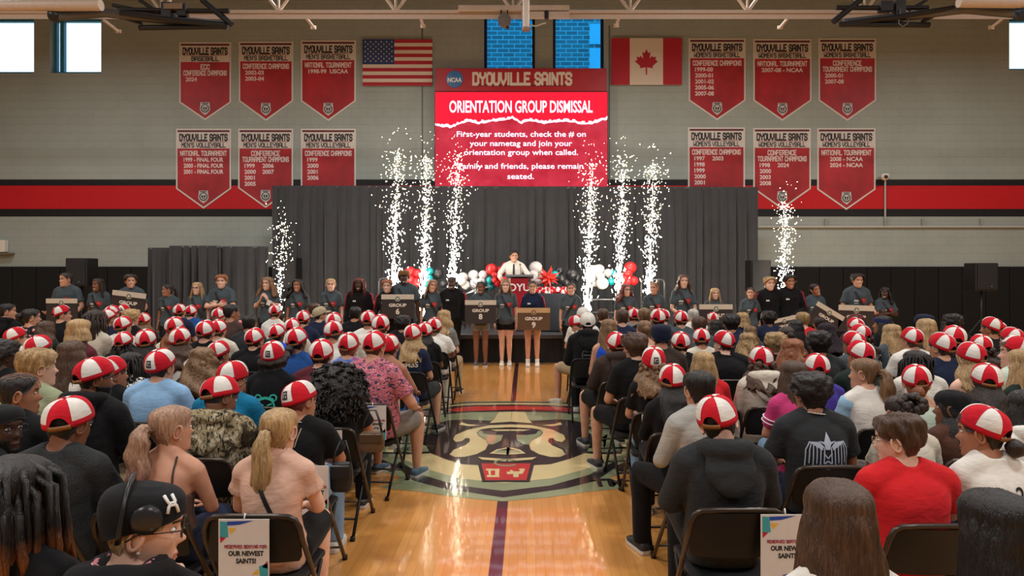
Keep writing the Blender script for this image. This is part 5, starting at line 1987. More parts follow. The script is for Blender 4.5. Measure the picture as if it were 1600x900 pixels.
def cap_pt(a, v, extra=0.0, rot=0.0):
    """dome over the skull: a around from the front, v from rim to top"""
    t = v * pi / 2
    ph = (a - rot - pi + pi / 6) % (pi / 3)
    seam = min(ph, pi / 3 - ph)
    puff = .0035 * (1 - math.exp(-(seam / .16) ** 2)) * sin(pi * min(1, v + .1))
    k = cos(t) ** .72
    r1 = (.0925 + puff + extra) * k
    r2 = (.1085 + puff + extra) * k
    hgt = (.112 + extra + puff) * sin(t) ** .95
    if v < .12:
        hgt = .112 * sin(t) ** .95
    return Vector((0, -.006, .022)) + Vector((1, 0, 0)) * (r1 * sin(a)) + CAP_U * (r2 * cos(a)) + CAP_W * hgt
def get_cap(kind, rot=0.0):
    """six red and white wedges on a red band, gap and leather strap behind"""
    rot = round(rot / (pi / 12)) * (pi / 12)
    key = (kind, round(rot, 3))
    if key in _cap:
        return _cap[key]
    n, k = 48, 14
    vv, ff, mm = [], [], []
    for i in range(k):
        for j in range(n):
            a = 2 * pi * j / n
            d = abs(((a - rot - pi) + pi) % (2 * pi) - pi)
            v0 = .30 * math.sqrt(max(0, 1 - (d / .42) ** 2)) if d < .42 else 0
            vv.append(cap_pt(a, max(i / k, v0), 0, rot))
    for i in range(k - 1):
        for j in range(n):
            am = 2 * pi * (j + .5) / n
            d = abs(((am - rot - pi) + pi) % (2 * pi) - pi)
            if max((Vector(vv[i * n + j]) - Vector(vv[(i + 1) * n + j])).length, (Vector(vv[i * n + (j + 1) % n]) - Vector(vv[(i + 1) * n + (j + 1) % n])).length) < 1e-6:
                continue
            panel = int(((am - rot - pi + pi / 6) % (2 * pi)) / (pi / 3))
            ff.append((i * n + j, i * n + (j + 1) % n, (i + 1) * n + (j + 1) % n, (i + 1) * n + j))
            mm.append(0 if (panel % 2 == 0 or i < 2 or kind == 'plain') else 1)
    top = len(vv)
    vv.append(cap_pt(0, 1.0))
    for j in range(n):
        panel = int(((2 * pi * (j + .5) / n - rot - pi + pi / 6) % (2 * pi)) / (pi / 3))
        ff.append(((k - 1) * n + j, (k - 1) * n + (j + 1) % n, top)); mm.append(0 if panel % 2 == 0 or kind == 'plain' else 1)
    # turned-in rim
    o = len(vv)
    for j in range(n):
        p = cap_pt(2 * pi * j / n, 0)
        vv.append(Vector((p.x * .93, p.y * .93, p.z + .004)))
    for j in range(n):
        d = abs(((2 * pi * (j + .5) / n - rot - pi) + pi) % (2 * pi) - pi)
        if d >= .42:
            ff.append((o + j, o + (j + 1) % n, (j + 1) % n, j)); mm.append(0)
    mb = MB(); mb.addm(vv, ff, mm)
    mb.ball(vv[top] + CAP_W * .001, (.009, .009, .0045), 8, 6, 0)
    if kind != 'plain':
        for p_ in range(6):
            a = rot + pi + pi / 6 + p_ * pi / 3
            mb.tube([cap_pt(a, i / k, .0008, rot) for i in range(2, k)], .0016, 4, 0)
    crown = mb.mesh('cap', 2, True)
    mb = MB()
    N_ = 9
    q = [[cap_pt(a + rot, 0, e) + CAP_W * z for a in np.linspace(pi - .46, pi + .46, N_)] for e, z in ((.0015, -.004), (.003, .006), (.0015, .017), (-.002, .017), (-.002, -.004))]
    rings = [[q[r_][i] for r_ in range(5)] for i in range(N_)]
    mb.loft(rings)
    strap = mb.mesh('strap', 1, True)
    mb = MB()   # emblem on the white front wedge
    def on(ax, v_):
        return cap_pt(ax + rot, v_, .002, rot)
    for (a0, a1, v0, v1) in ((-.22, -.13, .26, .50), (.13, .22, .26, .50), (-.22, .22, .46, .52), (-.22, .22, .22, .28), (-.05, .05, .28, .42), (-.13, .0, .36, .41)):
        N_ = 4
        q = [[on(a0 + (a1 - a0) * i / N_, v0 + (v1 - v0) * j / 2) for i in range(N_ + 1)] for j in range(3)]
        mb.add([p for r_ in q for p in r_], [(j * (N_ + 1) + i, j * (N_ + 1) + i + 1, (j + 1) * (N_ + 1) + i + 1, (j + 1) * (N_ + 1) + i) for j in range(2) for i in range(N_)])
    emb = mb.mesh('emblem', 1)
    mb = MB()   # a brim
    rows = []
    for r_ in (0.0, .5, 1.0):
        row = []
        for a in np.linspace(-.95, .95, 15):
            p = cap_pt(a, .03)
            ext = .065 * cos(a / .95 * pi / 2) ** .6 if abs(a) < .949 else 0
            row.append(p + Vector((0, ext * r_, -.006 * r_)))
        rows.append(row)
    N_ = 15
    vv2 = [p for r_ in rows for p in r_]
    nb = len(vv2)
    vv2 += [p + Vector((0, 0, -.004)) for p in vv2]
    ff2 = []
    for j in range(2):
        for i in range(N_ - 1):
            f = (j * N_ + i, j * N_ + i + 1, (j + 1) * N_ + i + 1, (j + 1) * N_ + i)
            ff2.append(f); ff2.append(tuple(x + nb for x in f[::-1]))
    for i in range(N_ - 1):
        ff2.append((2 * N_ + i, 2 * N_ + i + 1, nb + 2 * N_ + i + 1, nb + 2 * N_ + i))
    mb.add(vv2, ff2)
    brim = mb.mesh('brim', 1, True)
    _cap[key] = (crown, strap, emb, brim)
    return _cap[key]
_bean = {}
def get_wrap(kind):
    """close knit or cloth headwear: 'beanie', 'band', 'hijab', 'durag'"""
    if kind in _bean:
        return _bean[kind]
    mb = MB()
    if kind == 'beanie':
        vv, ff, _, _ = shell(lambda a: float(np.interp(folda(a), [0, 1.4, 3.15], [.05, .02, -.03])), lambda a, v, z: .016 + .006 * sin(pi * v) + .0012 * sin(a * 40) + (.005 if v < .2 else 0), 64, 12)
        mb.add(vv, ff)
    elif kind == 'band':
        vv, ff, n, k = shell(lambda a: float(np.interp(folda(a), [0, 1.4, 3.15], [.055, .03, -.02])), lambda a, v, z: .016, 48, 12)
        mb.add(vv, [f for f in ff if max(f) < 5 * n])
    elif kind == 'skull':
        vv, ff, _, _ = shell(lambda a: float(np.interp(folda(a), [0, 1.4, 3.15], [.058, .026, -.03])), lambda a, v, z: .011 + .008 * sin(pi * min(1, v * .9)) * (1 if folda(a) > 1.5 else .6), 56, 14)
        mb.add(vv, ff)
    elif kind == 'durag':
        vv, ff, _, _ = shell(lambda a: float(np.interp(folda(a), [0, 1.4, 3.15], [.06, .02, -.05])), lambda a, v, z: .012 + .0015 * sin(folda(a) * 9 + z * 50), 56, 12)
        mb.add(vv, ff)
        curtain(mb, .16, 2.2, .12, .2, .016, .004, .01, 2, False, .01)
    else:
        vv, ff, _, _ = shell(lambda a: float(np.interp(folda(a), [0, .7, .95, 3.15], [.085, .06, -.11, -.115])), lambda a, v, z: .018 + .003 * sin(a * 5 + z * 40), 56, 14)
        mb.add(vv, ff)
        curtain(mb, .20, 1.0, .25, 1.1, .03, .01, .02, 3, False, .03)
    _bean[kind] = mb.mesh(kind, 1, True)
    return _bean[kind]
# ------------------------------------------------------------------ people: assembly
SK = {'1': (222, 178, 156), '2': (202, 152, 126), '3': (174, 121, 93), '4': (126, 84, 62), '5': (72, 47, 36)}
HC = {'k': (24, 20, 20), 'd': (44, 32, 26), 'b': (74, 52, 38), 'l': (120, 90, 62), 'y': (170, 138, 96), 'g': (134, 78, 46), 'w': (190, 184, 176), 'r': (98, 34, 30), 'p': (156, 122, 100), 'u': (58, 44, 40), 's': (152, 122, 82)}
CO = {'blk': (20, 20, 22), 'char': (44, 46, 48), 'grey': (126, 126, 124), 'lgrey': (168, 166, 160), 'wht': (222, 218, 210), 'off': (206, 198, 182), 'navy': (30, 38, 62), 'blue': (36, 78, 142), 'royal': (30, 76, 190), 'teal': (20, 110, 150),
      'sky': (140, 178, 216), 'red': (204, 36, 42), 'maroon': (92, 40, 50), 'olive': (150, 158, 126), 'brn': (74, 54, 50), 'dbrn': (58, 46, 42), 'tan': (190, 160, 130), 'pink': (196, 62, 118), 'blush': (212, 172, 152), 'purp': (72, 58, 150),
      'dgrn': (28, 42, 38), 'mint': (190, 206, 190), 'denim': (120, 150, 180), 'khaki': (170, 152, 120), 'cami': (96, 74, 66), 'plum': (46, 34, 40), 'slate': (70, 80, 86), 'cream': (214, 204, 182), 'aqua': (150, 190, 214), 'mocha': (86, 56, 46)}
M_LIP = {k: skin(tuple(int(a * b) for a, b in zip(v, (.86, .66, .66)))) for k, v in SK.items()}
M_EYE = plain((226, 222, 214), 0.3, grain=0.02)
M_DARK = plain((26, 20, 18), 0.4)
M_CRED = cloth((198, 28, 44)); M_CWHT = cloth((224, 220, 214)); M_STRAP = plain((134, 84, 42), 0.6)
M_EMB = plain((44, 42, 46), 0.6)
M_SHOE_W = plain((206, 202, 194), 0.6); M_SHOE_D = plain((44, 46, 50), 0.6); M_SHOE_B = plain((74, 100, 118), 0.6); M_SOLE = plain((200, 194, 184), 0.6)
M_SOCK = cloth((214, 212, 206))

def decal(par, bv, polys, cx, cz, front, name, mats, off=.004, grid=.02, ids=None):
    """printed marks that follow the cloth"""
    mb = MB()
    for pi_, poly in enumerate(polys):
        bm = bmesh.new()
        vs_ = [bm.verts.new((p[0], p[1], 0)) for p in poly]
        try:
            bm.faces.new(vs_)
        except ValueError:
            bm.free(); continue
        bmesh.ops.triangulate(bm, faces=bm.faces[:])
        for _ in range(4):
            es = [e for e in bm.edges if e.calc_length() > grid]
            if not es:
                break
            bmesh.ops.subdivide_edges(bm, edges=es, cuts=1)
            bmesh.ops.triangulate(bm, faces=[f for f in bm.faces if len(f.verts) > 3])
        bm.verts.index_update()
        vv = []
        ok = True
        for v in bm.verts:
            x = cx + (v.co.x if not front else v.co.x)
            z = cz + v.co.y
            d = Vector((0, -1, 0)) if front else Vector((0, 1, 0))
            hit, nrm, _, _ = bv.ray_cast(Vector((x, 1.0 if front else -1.0, z)), d)
            if hit is None:
                ok = False; break
            vv.append(hit - d * off)
        if ok:
            mb.add(vv, [tuple(v.index for v in f.verts) for f in bm.faces], ids[pi_] if ids else 0)
        bm.free()
    if mb.f:
        mb.build(name, mats, par, True)
def band(pts, w):
    """strip polygons along a 2-D line"""
    out = []
    pts = [Vector(p) for p in pts]
    for a, b in zip(pts, pts[1:]):
        d = (b - a).normalized(); n = Vector((-d.y, d.x)) * w / 2
        out.append([a - n, b - n, b + n, a + n])
    return out
def circ(cx, cy, r_, n=14, ry=None):
    return [(cx + r_ * cos(q), cy + (ry or r_) * sin(q)) for q in np.linspace(0, 2 * pi, n + 1)[:-1]]
def ring_polys(cx, cy, r_, w, n=18, a0=0, a1=2 * pi):
    q = np.linspace(a0, a1, n + 1)
    return [[(cx + (r_ - w) * cos(s_), cy + (r_ - w) * sin(s_)), (cx + r_ * cos(s_), cy + r_ * sin(s_)), (cx + r_ * cos(t_), cy + r_ * sin(t_)), (cx + (r_ - w) * cos(t_), cy + (r_ - w) * sin(t_))] for s_, t_ in zip(q, q[1:])]
def bear_polys(k=1.0):
    """bear head with round ears, flat cap rim and stern brows"""
    p = ring_polys(0, 0, .062, .010) + ring_polys(-.05, .056, .026, .009, 10) + ring_polys(.05, .056, .026, .009, 10)
    p += band([(-.052, .044), (0, .058), (.052, .044)], .018)
    p += band([(-.042, .018), (-.012, .006)], .010) + band([(.042, .018), (.012, .006)], .010)
    p += [circ(0, -.012, .013, 8)] + band([(-.026, -.034), (0, -.026), (.026, -.034)], .008)
    p += band([(-.09, -.075), (-.04, -.062), (.04, -.062), (.09, -.075)], .016)
    p += band([(-.1, -.1), (-.03, -.088), (.03, -.088), (.1, -.1)], .012)
    return [[(a * k, b * k) for a, b in q] for q in p]
def text_polys(s, w, h_, bold=.02):
    vv, ff = text_arrays(s, bold)
    x0, x1 = min(v.x for v in vv), max(v.x for v in vv)
    kx, ky = w / (x1 - x0), h_ / .72
    cx = (x0 + x1) / 2
    return [[((vv[i].x - cx) * kx, vv[i].y * ky) for i in f] for f in ff]

def add_glasses(par, M, mm):
    mb = MB()
    for s_ in (-1, 1):
        mb.tube([(s_ * .033 + .023 * cos(q), .1005 - .004 * abs(cos(q)), .010 + .018 * sin(q)) for q in np.linspace(0, 2 * pi, 19)[:-1]], .0018, 6, 0, True)
        mb.tube([(s_ * .056, .097, .016), (s_ * .074, .07, .018), (s_ * .079, -.005, .012), (s_ * .078, -.03, -.006)], .0018, 6)
    mb.tube([(-.011, .105, .014), (0, .108, .017), (.011, .105, .014)], .0018, 6)
    mk('glasses', mb.mesh('glasses', 1, True), [mm], par, None, M)

people = []
def make_person(px, py, Y, kind='sit', build='m', sk='2', hair='sh', hc='d', cap='-', shirt=('t', 'blk', ''), pants=('L', 'navy'), arms=('lap', 'lap'), legs='std',
                yaw=0, pitch=0, roll=0, rz=0.0, lean=0.0, bend=0.0, face='n', label='', group=None, ex=(), cr=0, seed=0, shoes=None, s=None, base=0.0):
    fine = Y < 4.6
    mid = Y < 8
    vox = .0095 if fine else (.013 if mid else .016)
    vc = .011 if fine else (.014 if mid else .017)
    if not fine:
        yaw = round(yaw / 12) * 12; pitch = round(pitch / 8) * 8; roll = round(roll / 10) * 10
    top = {'af': .065, 'cu': .036, 'fl': .03, 'tb': .05, 'cl': .04, 'bb': .012}.get(hair, .014)
    if cap != '-':
        top = .026
    zt = H - (py - PY0) * Y / F - base
    kz = 1.0
    if kind == 'sit':
        # everyone sits at chair height; posture takes up the rest
        s0 = .97 if build in 'mh' else .93
        kz = (zt / s0 - .55 - (.08 + 1.08 * (HTOP + top))) / .575
        q_ = .04 if mid else .07
        kz = min(1.12, max(.78, round(kz / q_) * q_))
    p = Pose(kind, build, lean, arms[0], arms[1], legs, bend, kz)
    me = get_body(p, vox, yaw, pitch, roll, face)
    HM = head_matrix(p, yaw, pitch, roll)
    tp = HM @ Vector((0, 0, HTOP + top))
    hcen = HM @ Vector((0, 0, .03))
    if s is None:
        s = zt / tp.z
        if not .84 < s < 1.16:
            print('SCALE', round(s, 2), px, py, round(Y, 2), label[:40])
            s = min(1.16, max(.84, s))
    X = (px - PX0) * Y / F
    Rz = Matrix.Rotation(rz, 3, 'Z')
    off = Rz @ Vector((hcen.x * s, hcen.y * s, 0))
    loc = Vector((X - off.x, Y - off.y, base))
    o = mk('person', me, [skin(SK[sk]), M_LIP[sk], M_EYE, M_DARK], None, loc)
    o.rotation_euler = (0, 0, rz)
    o.scale = (s, s, s)
    tag(o, label, 'person', group)
    hcol = HC[hc] if isinstance(hc, str) else hc
    if hair != 'no':
        tip = (176, 96, 36) if hair == 'dr' else ((170, 128, 118) if hc == 'p' else None)
        hm = hairm(hcol, tip, hair in ('cu', 'af', 'lc', 'cl', 'tb'))
        mk('hair', get_hair(hair, cap not in '-b', seed + px), [hm, skin(SK[sk]) if hair == 'cr' else M_DARK], o, None, HM)
    CM = HM @ Matrix.Rotation(radians(cr), 4, 'Z')
    if cap in 'cr' and cap != '-':
        crown, strap, emb, brim = get_cap('panel', (pi if cap == 'r' else 0.0) - radians(cr))
        c = mk('cap', crown, [M_CRED, M_CWHT], o, None, HM)
        mk('strap', strap, [M_STRAP], c)
        mk('emblem', emb, [M_EMB], c)
    elif cap in 'wk':
        crown, strap, emb, brim = get_cap('plain')
        mm = cloth((214, 210, 202) if cap == 'w' else (176, 160, 132))
        c = mk('cap', crown, [mm, mm], o, None, CM)
        mk('strap', strap, [mm], c)
        mk('brim', brim, [mm], c)
    elif cap in 'nhxbsm' and cap != '-':
        kn, col = {'n': ('beanie', (26, 32, 52)), 'h': ('hijab', (44, 36, 42)), 'x': ('durag', (26, 26, 28)), 's': ('skull', (26, 27, 29)), 'm': ('beanie', (104, 70, 40)), 'b': ('band', (36, 44, 84))}[cap]
        mk({'n': 'beanie', 'h': 'headscarf', 'x': 'durag', 'b': 'headband', 's': 'skullcap', 'm': 'headscarf'}[cap], get_wrap(kn), [cloth(col)], o, None, HM)
    st, sc, sp = shirt
    sm, bv = get_shirt(p, st, vc)
    col = CO[sc] if isinstance(sc, str) else sc
    sh_o = mk({'h': 'hoodie', 'n': 'tank_top', 'c': 'camisole', 'b': 'blouse'}.get(st, 'shirt'), sm, [cloth(col, sp)], o)
    if st == 'h':
        mk('hood', get_hood(p, vc), [cloth(col, sp)], sh_o)
    pc = CO[pants[1]] if isinstance(pants[1], str) else pants[1]
    mk('trousers' if pants[0] == 'L' else 'shorts', get_pants(p, pants[0], vc + .002), [cloth(pc)], o)
    if shoes != 'none':
        ms = {'w': M_SHOE_W, 'd': M_SHOE_D, 'b': M_SHOE_B}[shoes or R.choice('wd')]
        for sd in (-1, 1):
            a, b = get_shoe(p, sd)
            so = mk('shoe', a, [ms], o)
            mk('sole', b, [M_SOLE], so)
            if 'sock' in ex:
                an = p.leg(sd)[2]
                mb = MB(); mb.tube([an + Vector((0, 0, -.03)), an + Vector((0, 0, .05))], [.042, .043], 10)
                mb.build('sock', M_SOCK, o, True)
    hz = p.hz
    if 'lan' in ex:
        c = p.c(.545)
        mb = MB()
        mb.tube([c + Vector((.078 * cos(q), .002 + .074 * sin(q), .012 - .05 * max(0, sin(q)) + .006 * sin(2 * q))) for q in np.linspace(0, 2 * pi, 25)[:-1]], .0085, 6, 0, True, .4)
        mb.build('lanyard', plain((190, 186, 182), .6, grain=.5, scale=120), o, True)
    if 'gl' in ex:
        add_glasses(o, HM, M_DARK)
    if 'glc' in ex:
        add_glasses(o, HM, plain((170, 140, 110), .3, .6))
    if 'beard' in ex:
        mb = MB()
        vv, ff, n, k = shell(lambda a: -.119, lambda a, v, z: .006 if folda(a) < 1.65 and z < -.03 - .02 * (folda(a) < .35) and not (folda(a) < .4 and -.082 < z < -.05) else -.01, 56, 22, 0, .02)
        mb.add(vv, ff); mb.build('beard', [hairm(hcol)], o, True).matrix_local = HM
    if 'strapb' in ex or 'strapbk' in ex:
        decal(o, bv, band([(-.09, .51), (-.06, .40), (.02, .24), (.13, .04)], .022), 0, hz, False, 'bag_strap', [plain((30, 28, 28), .5)], .006)
    if 'strapk' in ex:
        decal(o, bv, band([(.075, .51), (.05, .40), (.03, .30)], .006), 0, hz, False, 'bag_strap', [plain((150, 130, 110), .5)], .006)
    if 'cam' in ex:
        bb = BVHTree.FromPolygons(body_limbs(p, vox).v, body_limbs(p, vox).f)
        decal(o, bb, band([(-.08, .50), (-.078, .47), (-.075, .42), (-.085, .28)], .009) + band([(.08, .50), (.078, .47), (.075, .42), (.085, .28)], .009), 0, hz, False, 'shoulder_straps', [plain((50, 36, 32), .6)], .005)
    if 'teal' in ex:
        decal(o, bv, bear_polys(1.25 if fine else 1.3), 0.0, hz + .25, False, 'bear_print', [plain((60, 196, 176), .6)], .004)
    if 'p23' in ex:
        decal(o, bv, text_polys('23', .085, .075, .012), 0.075, hz + .34 * kz, False, 'number_print', [M_DARK], .004)
    if 'combs' in ex:
        decal(o, bv, text_polys('COMBS', .26, .065, .03) + [[(a, b + .085) for a, b in q] for q in text_polys('Luke', .12, .04, .01)], .0, hz + .30, False, 'lettering', [plain((208, 196, 180), .6)], .005)
    if 'star' in ex:
        q = []
        for sgn in (-1, 1):
            for k in range(6):
                a = .02 + k * .021
                q += band([(sgn * .03, .05 - k * .004), (sgn * (.04 + a * .5), .075), (sgn * a, .04 - k * .002), (sgn * (a + .004), -.05 - .02 * (k % 2))], .0065)
        q += [[(-.02, .075), (0, .13), (.02, .075), (.05, .08), (.02, .06), (.012, .03), (-.012, .03), (-.02, .06), (-.05, .08)]]
        q += band([(-.025, .01), (0, -.02), (.025, .01)], .008) + band([(-.02, -.05), (0, -.035), (.02, -.05)], .008) + [circ(0, -.075, .014, 8)]
        decal(o, bv, q, .02, hz + .27, False, 'artwork_print', [plain((176, 186, 204), .6)], .005)
    if 'backtext' in ex:
        decal(o, bv, text_polys('STAR', .13, .05, .02) + [[(a - .02, b - .075) for a, b in q] for q in text_polys('50', .07, .04, .02)], -.04, hz + .25, False, 'lettering', [plain((190, 190, 186), .6)], .005)
    if 'greyprint' in ex:
        decal(o, bv, ring_polys(0, 0, .09, .012) + band([(-.07, .0), (.07, .0)], .02) + band([(-.05, .045), (.05, .045)], .018) + band([(-.05, -.045), (.05, -.045)], .018), 0, hz + .27, False, 'back_print', [plain((84, 84, 86), .7)], .005)
    if 'script' in ex:
        decal(o, bv, band([(-.13, 0), (-.11, .03), (-.09, 0), (-.07, .03), (-.05, 0), (-.03, .03), (0, 0), (.03, .03), (.05, 0), (.08, .03), (.1, 0), (.13, .02)], .010), 0, hz + .27, False, 'back_print', [plain((206, 196, 180), .6)], .005)
    if 'tee' in ex:     # printed staff shirt: white name on one side, red patch on the other
        decal(o, bv, band([(.10, .0), (.08, .03), (.06, .0), (.04, .028), (.025, .005)], .022) + band([(.10, -.035), (.03, -.03)], .010), 0, hz + .28, True, 'shirt_print', [plain((214, 214, 210), .6)], .004)
        decal(o, bv, [[(-.02, .035), (-.07, .055), (-.12, .035), (-.105, -.015), (-.07, -.045), (-.03, -.015)]] + band([(-.05, .02), (-.085, .012)], .012), 0, hz + .29, True, 'red_print', [plain((188, 36, 46), .6), plain((222, 214, 210), .6)], .0045, .02, [0, 1])
    if 'sash' in ex or 'sashr' in ex:
        k = -1 if 'sashr' in ex else 1
        decal(o, bv, band([(k * .085, .47), (k * .03, .36), (-k * .06, .20), (-k * .13, .06)], .05), 0, hz, True, 'shoulder_sash', [plain((26, 26, 28), .7)], .008)
    if 'jk' in ex:
        for sd in (-1, 1):
            a, r_ = arm_pts(p, sd)
            mb = MB()
            pts = []
            for q_, rr_ in zip([a[0], a[1], a[2]], r_[:3]):
                pts.append(q_ + Vector((sd * (rr_ + .010), .030, .010)))
            mb.tube([pts[0] + Vector((-sd * .06, .0, .04))] + pts, .014, 6)
            mb.build('sleeve_stripe', plain((172, 26, 48), .6), o, True)
        decal(o, bv, [[(.04, -.014), (.10, -.014), (.10, .014), (.04, .014)]], 0, hz + .34, True, 'name_badge', [plain((216, 214, 210), .5)], .005)
    if 'tie' in ex:
        decal(o, bv, [[(-.018, .24), (.018, .24), (.022, .05), (0, .02), (-.022, .05)], [(-.022, .275), (.022, .275), (.014, .24), (-.014, .24)]], 0, hz + .22, True, 'tie', [plain((24, 24, 28), .6)], .008)
    if 'stripes' in ex:
        for sd in (-1,):
            a, r_ = arm_pts(p, sd)
            for f in (.44, .56):
                q_ = a[0].lerp(a[2], f)
                d = (a[2] - a[0]).normalized()
                mb = MB(); u = d.orthogonal().normalized(); w_ = d.cross(u)
                mb.tube([q_ + (u * cos(t) + w_ * sin(t)) * (r_[1] + .022) for t in np.linspace(0, 2 * pi, 17)[:-1]], .006, 6, 0, True)
                mb.build('sleeve_stripe', plain((226, 214, 218), .6), o, True)
    if 'raglan' in ex:
        for sd in (-1, 1):
            a, r_ = arm_pts(p, sd)
            mb = MB()
            q_ = a[0].lerp(a[2], .42)
            limb(mb, [a[0] + Vector((-sd * .055, 0, .012)), a[0].lerp(a[2], .06), a[0].lerp(a[2], .24), a[0].lerp(a[2], .50)], [r_[0] + .010, r_[0] + .025, r_[1] + .026, r_[1] + .030])
            mb.build('sleeve', cloth(CO['aqua']), o, True)
    if 'tattoo' in ex:
        bb = BVHTree.FromPolygons(body_limbs(p, vox).v, body_limbs(p, vox).f)
        decal(o, bb, ring_polys(-.04, 0, .025, .012, 8) + ring_polys(.03, .01, .02, .01, 8), 0, hz + .40, False, 'tattoo', [plain((186, 110, 104), .6)], .002)
    if 'phones' in ex:
        mb = MB()
        mb.tube([(.092 * sin(q), -.045, .012 + .125 * cos(q)) for q in np.linspace(-1.7, 1.7, 19)], .008, 8, 0, False, 1.8)
        hp = mb.build('headphones', plain((24, 24, 26), .3), o, True); hp.matrix_local = HM
        for s_ in (-1, 1):
            mb = MB(); mb.lathe([(0, 0), (.034, 0), (.038, .006), (.038, .024), (.03, .032), (.012, .034), (0, .034)], 20, (0, 0, 0), 0, Matrix.Rotation(s_ * pi / 2, 4, 'Y'))
            mb.v = [(x + s_ * .070, y + .012, z + .055) for x, y, z in mb.v]
            mb.build('ear_cup', plain((34, 34, 37), .28), hp, True, 40)
        mb = MB()
        def on_cap(a, z):
            x, y = head_xy(a, z)
            w, f, b_ = interp3(z)
            nv = Vector((x / w ** 2, y / (f if y > 0 else b_) ** 2, (z - .02) / .1 ** 2)).normalized()
            return Vector((x, y, z)) + nv * .0195
        for s_ in (-1, 1):
            mb.tube([on_cap(.86 + da, .082 + s_ * dz) for da, dz in ((-.16, .020), (-.12, .006), (-.05, -.003), (.05, -.003), (.12, .006), (.16, .020))], .0042, 6, 0)
        mk('emblem', mb.mesh('emblem', 1, True), [plain((220, 218, 214), .5)], o, None, HM)
    if 'collar' in ex:
        c = p.c(.545)
        mb = MB()
        mb.tube([c + Vector((.085 * cos(q), -.005 + .08 * sin(q), .02 + .01 * cos(2 * q))) for q in np.linspace(0, 2 * pi, 25)[:-1]], .018, 8, 0, True)
        mb.build('collar', cloth((150, 110, 130), 'flowers'), o, True)
    if 'earring' in ex:
        mb = MB()
        for s_ in (-1, 1):
            mb.ball((s_ * .079, .004, -.034), .005, 8, 6)
        mb.build('earrings', plain((226, 224, 220), .2, .6), o, True).matrix_local = HM
    people.append(o)
    return o, p, s

# ------------------------------------------------------------------ folding chairs
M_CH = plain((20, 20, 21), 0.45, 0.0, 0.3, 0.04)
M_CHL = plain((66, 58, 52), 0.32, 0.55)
def chair_meshes():
    m = {}
    mb = MB()
    pts = []
    for s_ in (-1,):
        pts = [(-.222, .23, .012), (-.222, -.10, .45), (-.218, -.235, .66), (-.212, -.255, .725), (-.195, -.263, .765), (-.165, -.267, .782), (-.1, -.27, .786), (.1, -.27, .786), (.165, -.267, .782), (.195, -.263, .765), (.212, -.255, .725), (.218, -.235, .66), (.222, -.10, .45), (.222, .23, .012)]
    mb.tube(pts, .0125, 8)
    mb.tube([(-.222, .155, .115), (.222, .155, .115)], .008, 6)
    m['frame'] = mb.mesh('frame', 1, True)
    mb = MB()
    mb.tube([(-.198, .10, .425), (-.205, -.30, .012)], .0115, 8); mb.tube([(.198, .10, .425), (.205, -.30, .012)], .0115, 8)
    mb.tube([(-.202, -.20, .115), (.202, -.20, .115)], .008, 6)
    m['rear_legs'] = mb.mesh('rear_legs', 1, True)
    mb = MB()
    def rr_(w, y0, y1, z, c=.05, n=5):
        out = []
        for cx, cy, a0 in ((w - c, y1 - c, 0), (-w + c, y1 - c, pi / 2), (-w + c, y0 + c, pi), (w - c, y0 + c, 1.5 * pi)):
            for k in range(n):
                a = a0 + pi / 2 * k / (n - 1)
                out.append(Vector((cx + c * cos(a), cy + c * sin(a), z)))
        return out
    mb.loft([rr_(.19, -.18, .21, .410), rr_(.198, -.19, .218, .416), rr_(.198, -.19, .218, .430), rr_(.19, -.182, .21, .437)])
    m['seat'] = mb.mesh('seat', 1, True)
    m['seat'].set_sharp_from_angle(angle=radians(50))
    mb = MB()
    n = 13
    rows = []
    for z, w in ((.555, .196), (.575, .207), (.66, .209), (.74, .203), (.772, .182)):
        rows.append([Vector((-w + 2 * w * i / (n - 1), -.235 - .028 * (1 - (2 * i / (n - 1) - 1) ** 2) - (z - .66) * .18, z)) for i in range(n)])
    rings = []
    for r_ in rows:
        rings.append(r_ + [p + Vector((0, .012, 0)) for p in r_[::-1]])
    mb.loft(rings)
    m['backrest'] = mb.mesh('backrest', 1, True)
    m['backrest'].set_sharp_from_angle(angle=radians(50))
    mb = MB()
    mb.lathe([(0, 0), (.017, 0), (.017, .03), (0, .03)], 10)
    m['foot'] = mb.mesh('foot_cap', 1, True)
    return m
CHM = chair_meshes()
def chair(X, Y, rz, sz, label):
    t = thing('folding_chair', label, 'chair', (X, Y, 0), rz, 'folding chairs set out in rows')
    t.scale = (1, 1, sz)
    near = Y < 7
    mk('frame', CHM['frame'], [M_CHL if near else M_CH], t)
    mk('rear_legs', CHM['rear_legs'], [M_CH], t)
    mk('seat', CHM['seat'], [M_CH], t)
    mk('backrest', CHM['backrest'], [M_CH], t)
    if near:
        for x, y in ((-.222, .235), (.222, .235), (-.205, -.305), (.205, -.305)):
            mk('foot_cap', CHM['foot'], [M_CH], t, (x, y, 0))
    return t

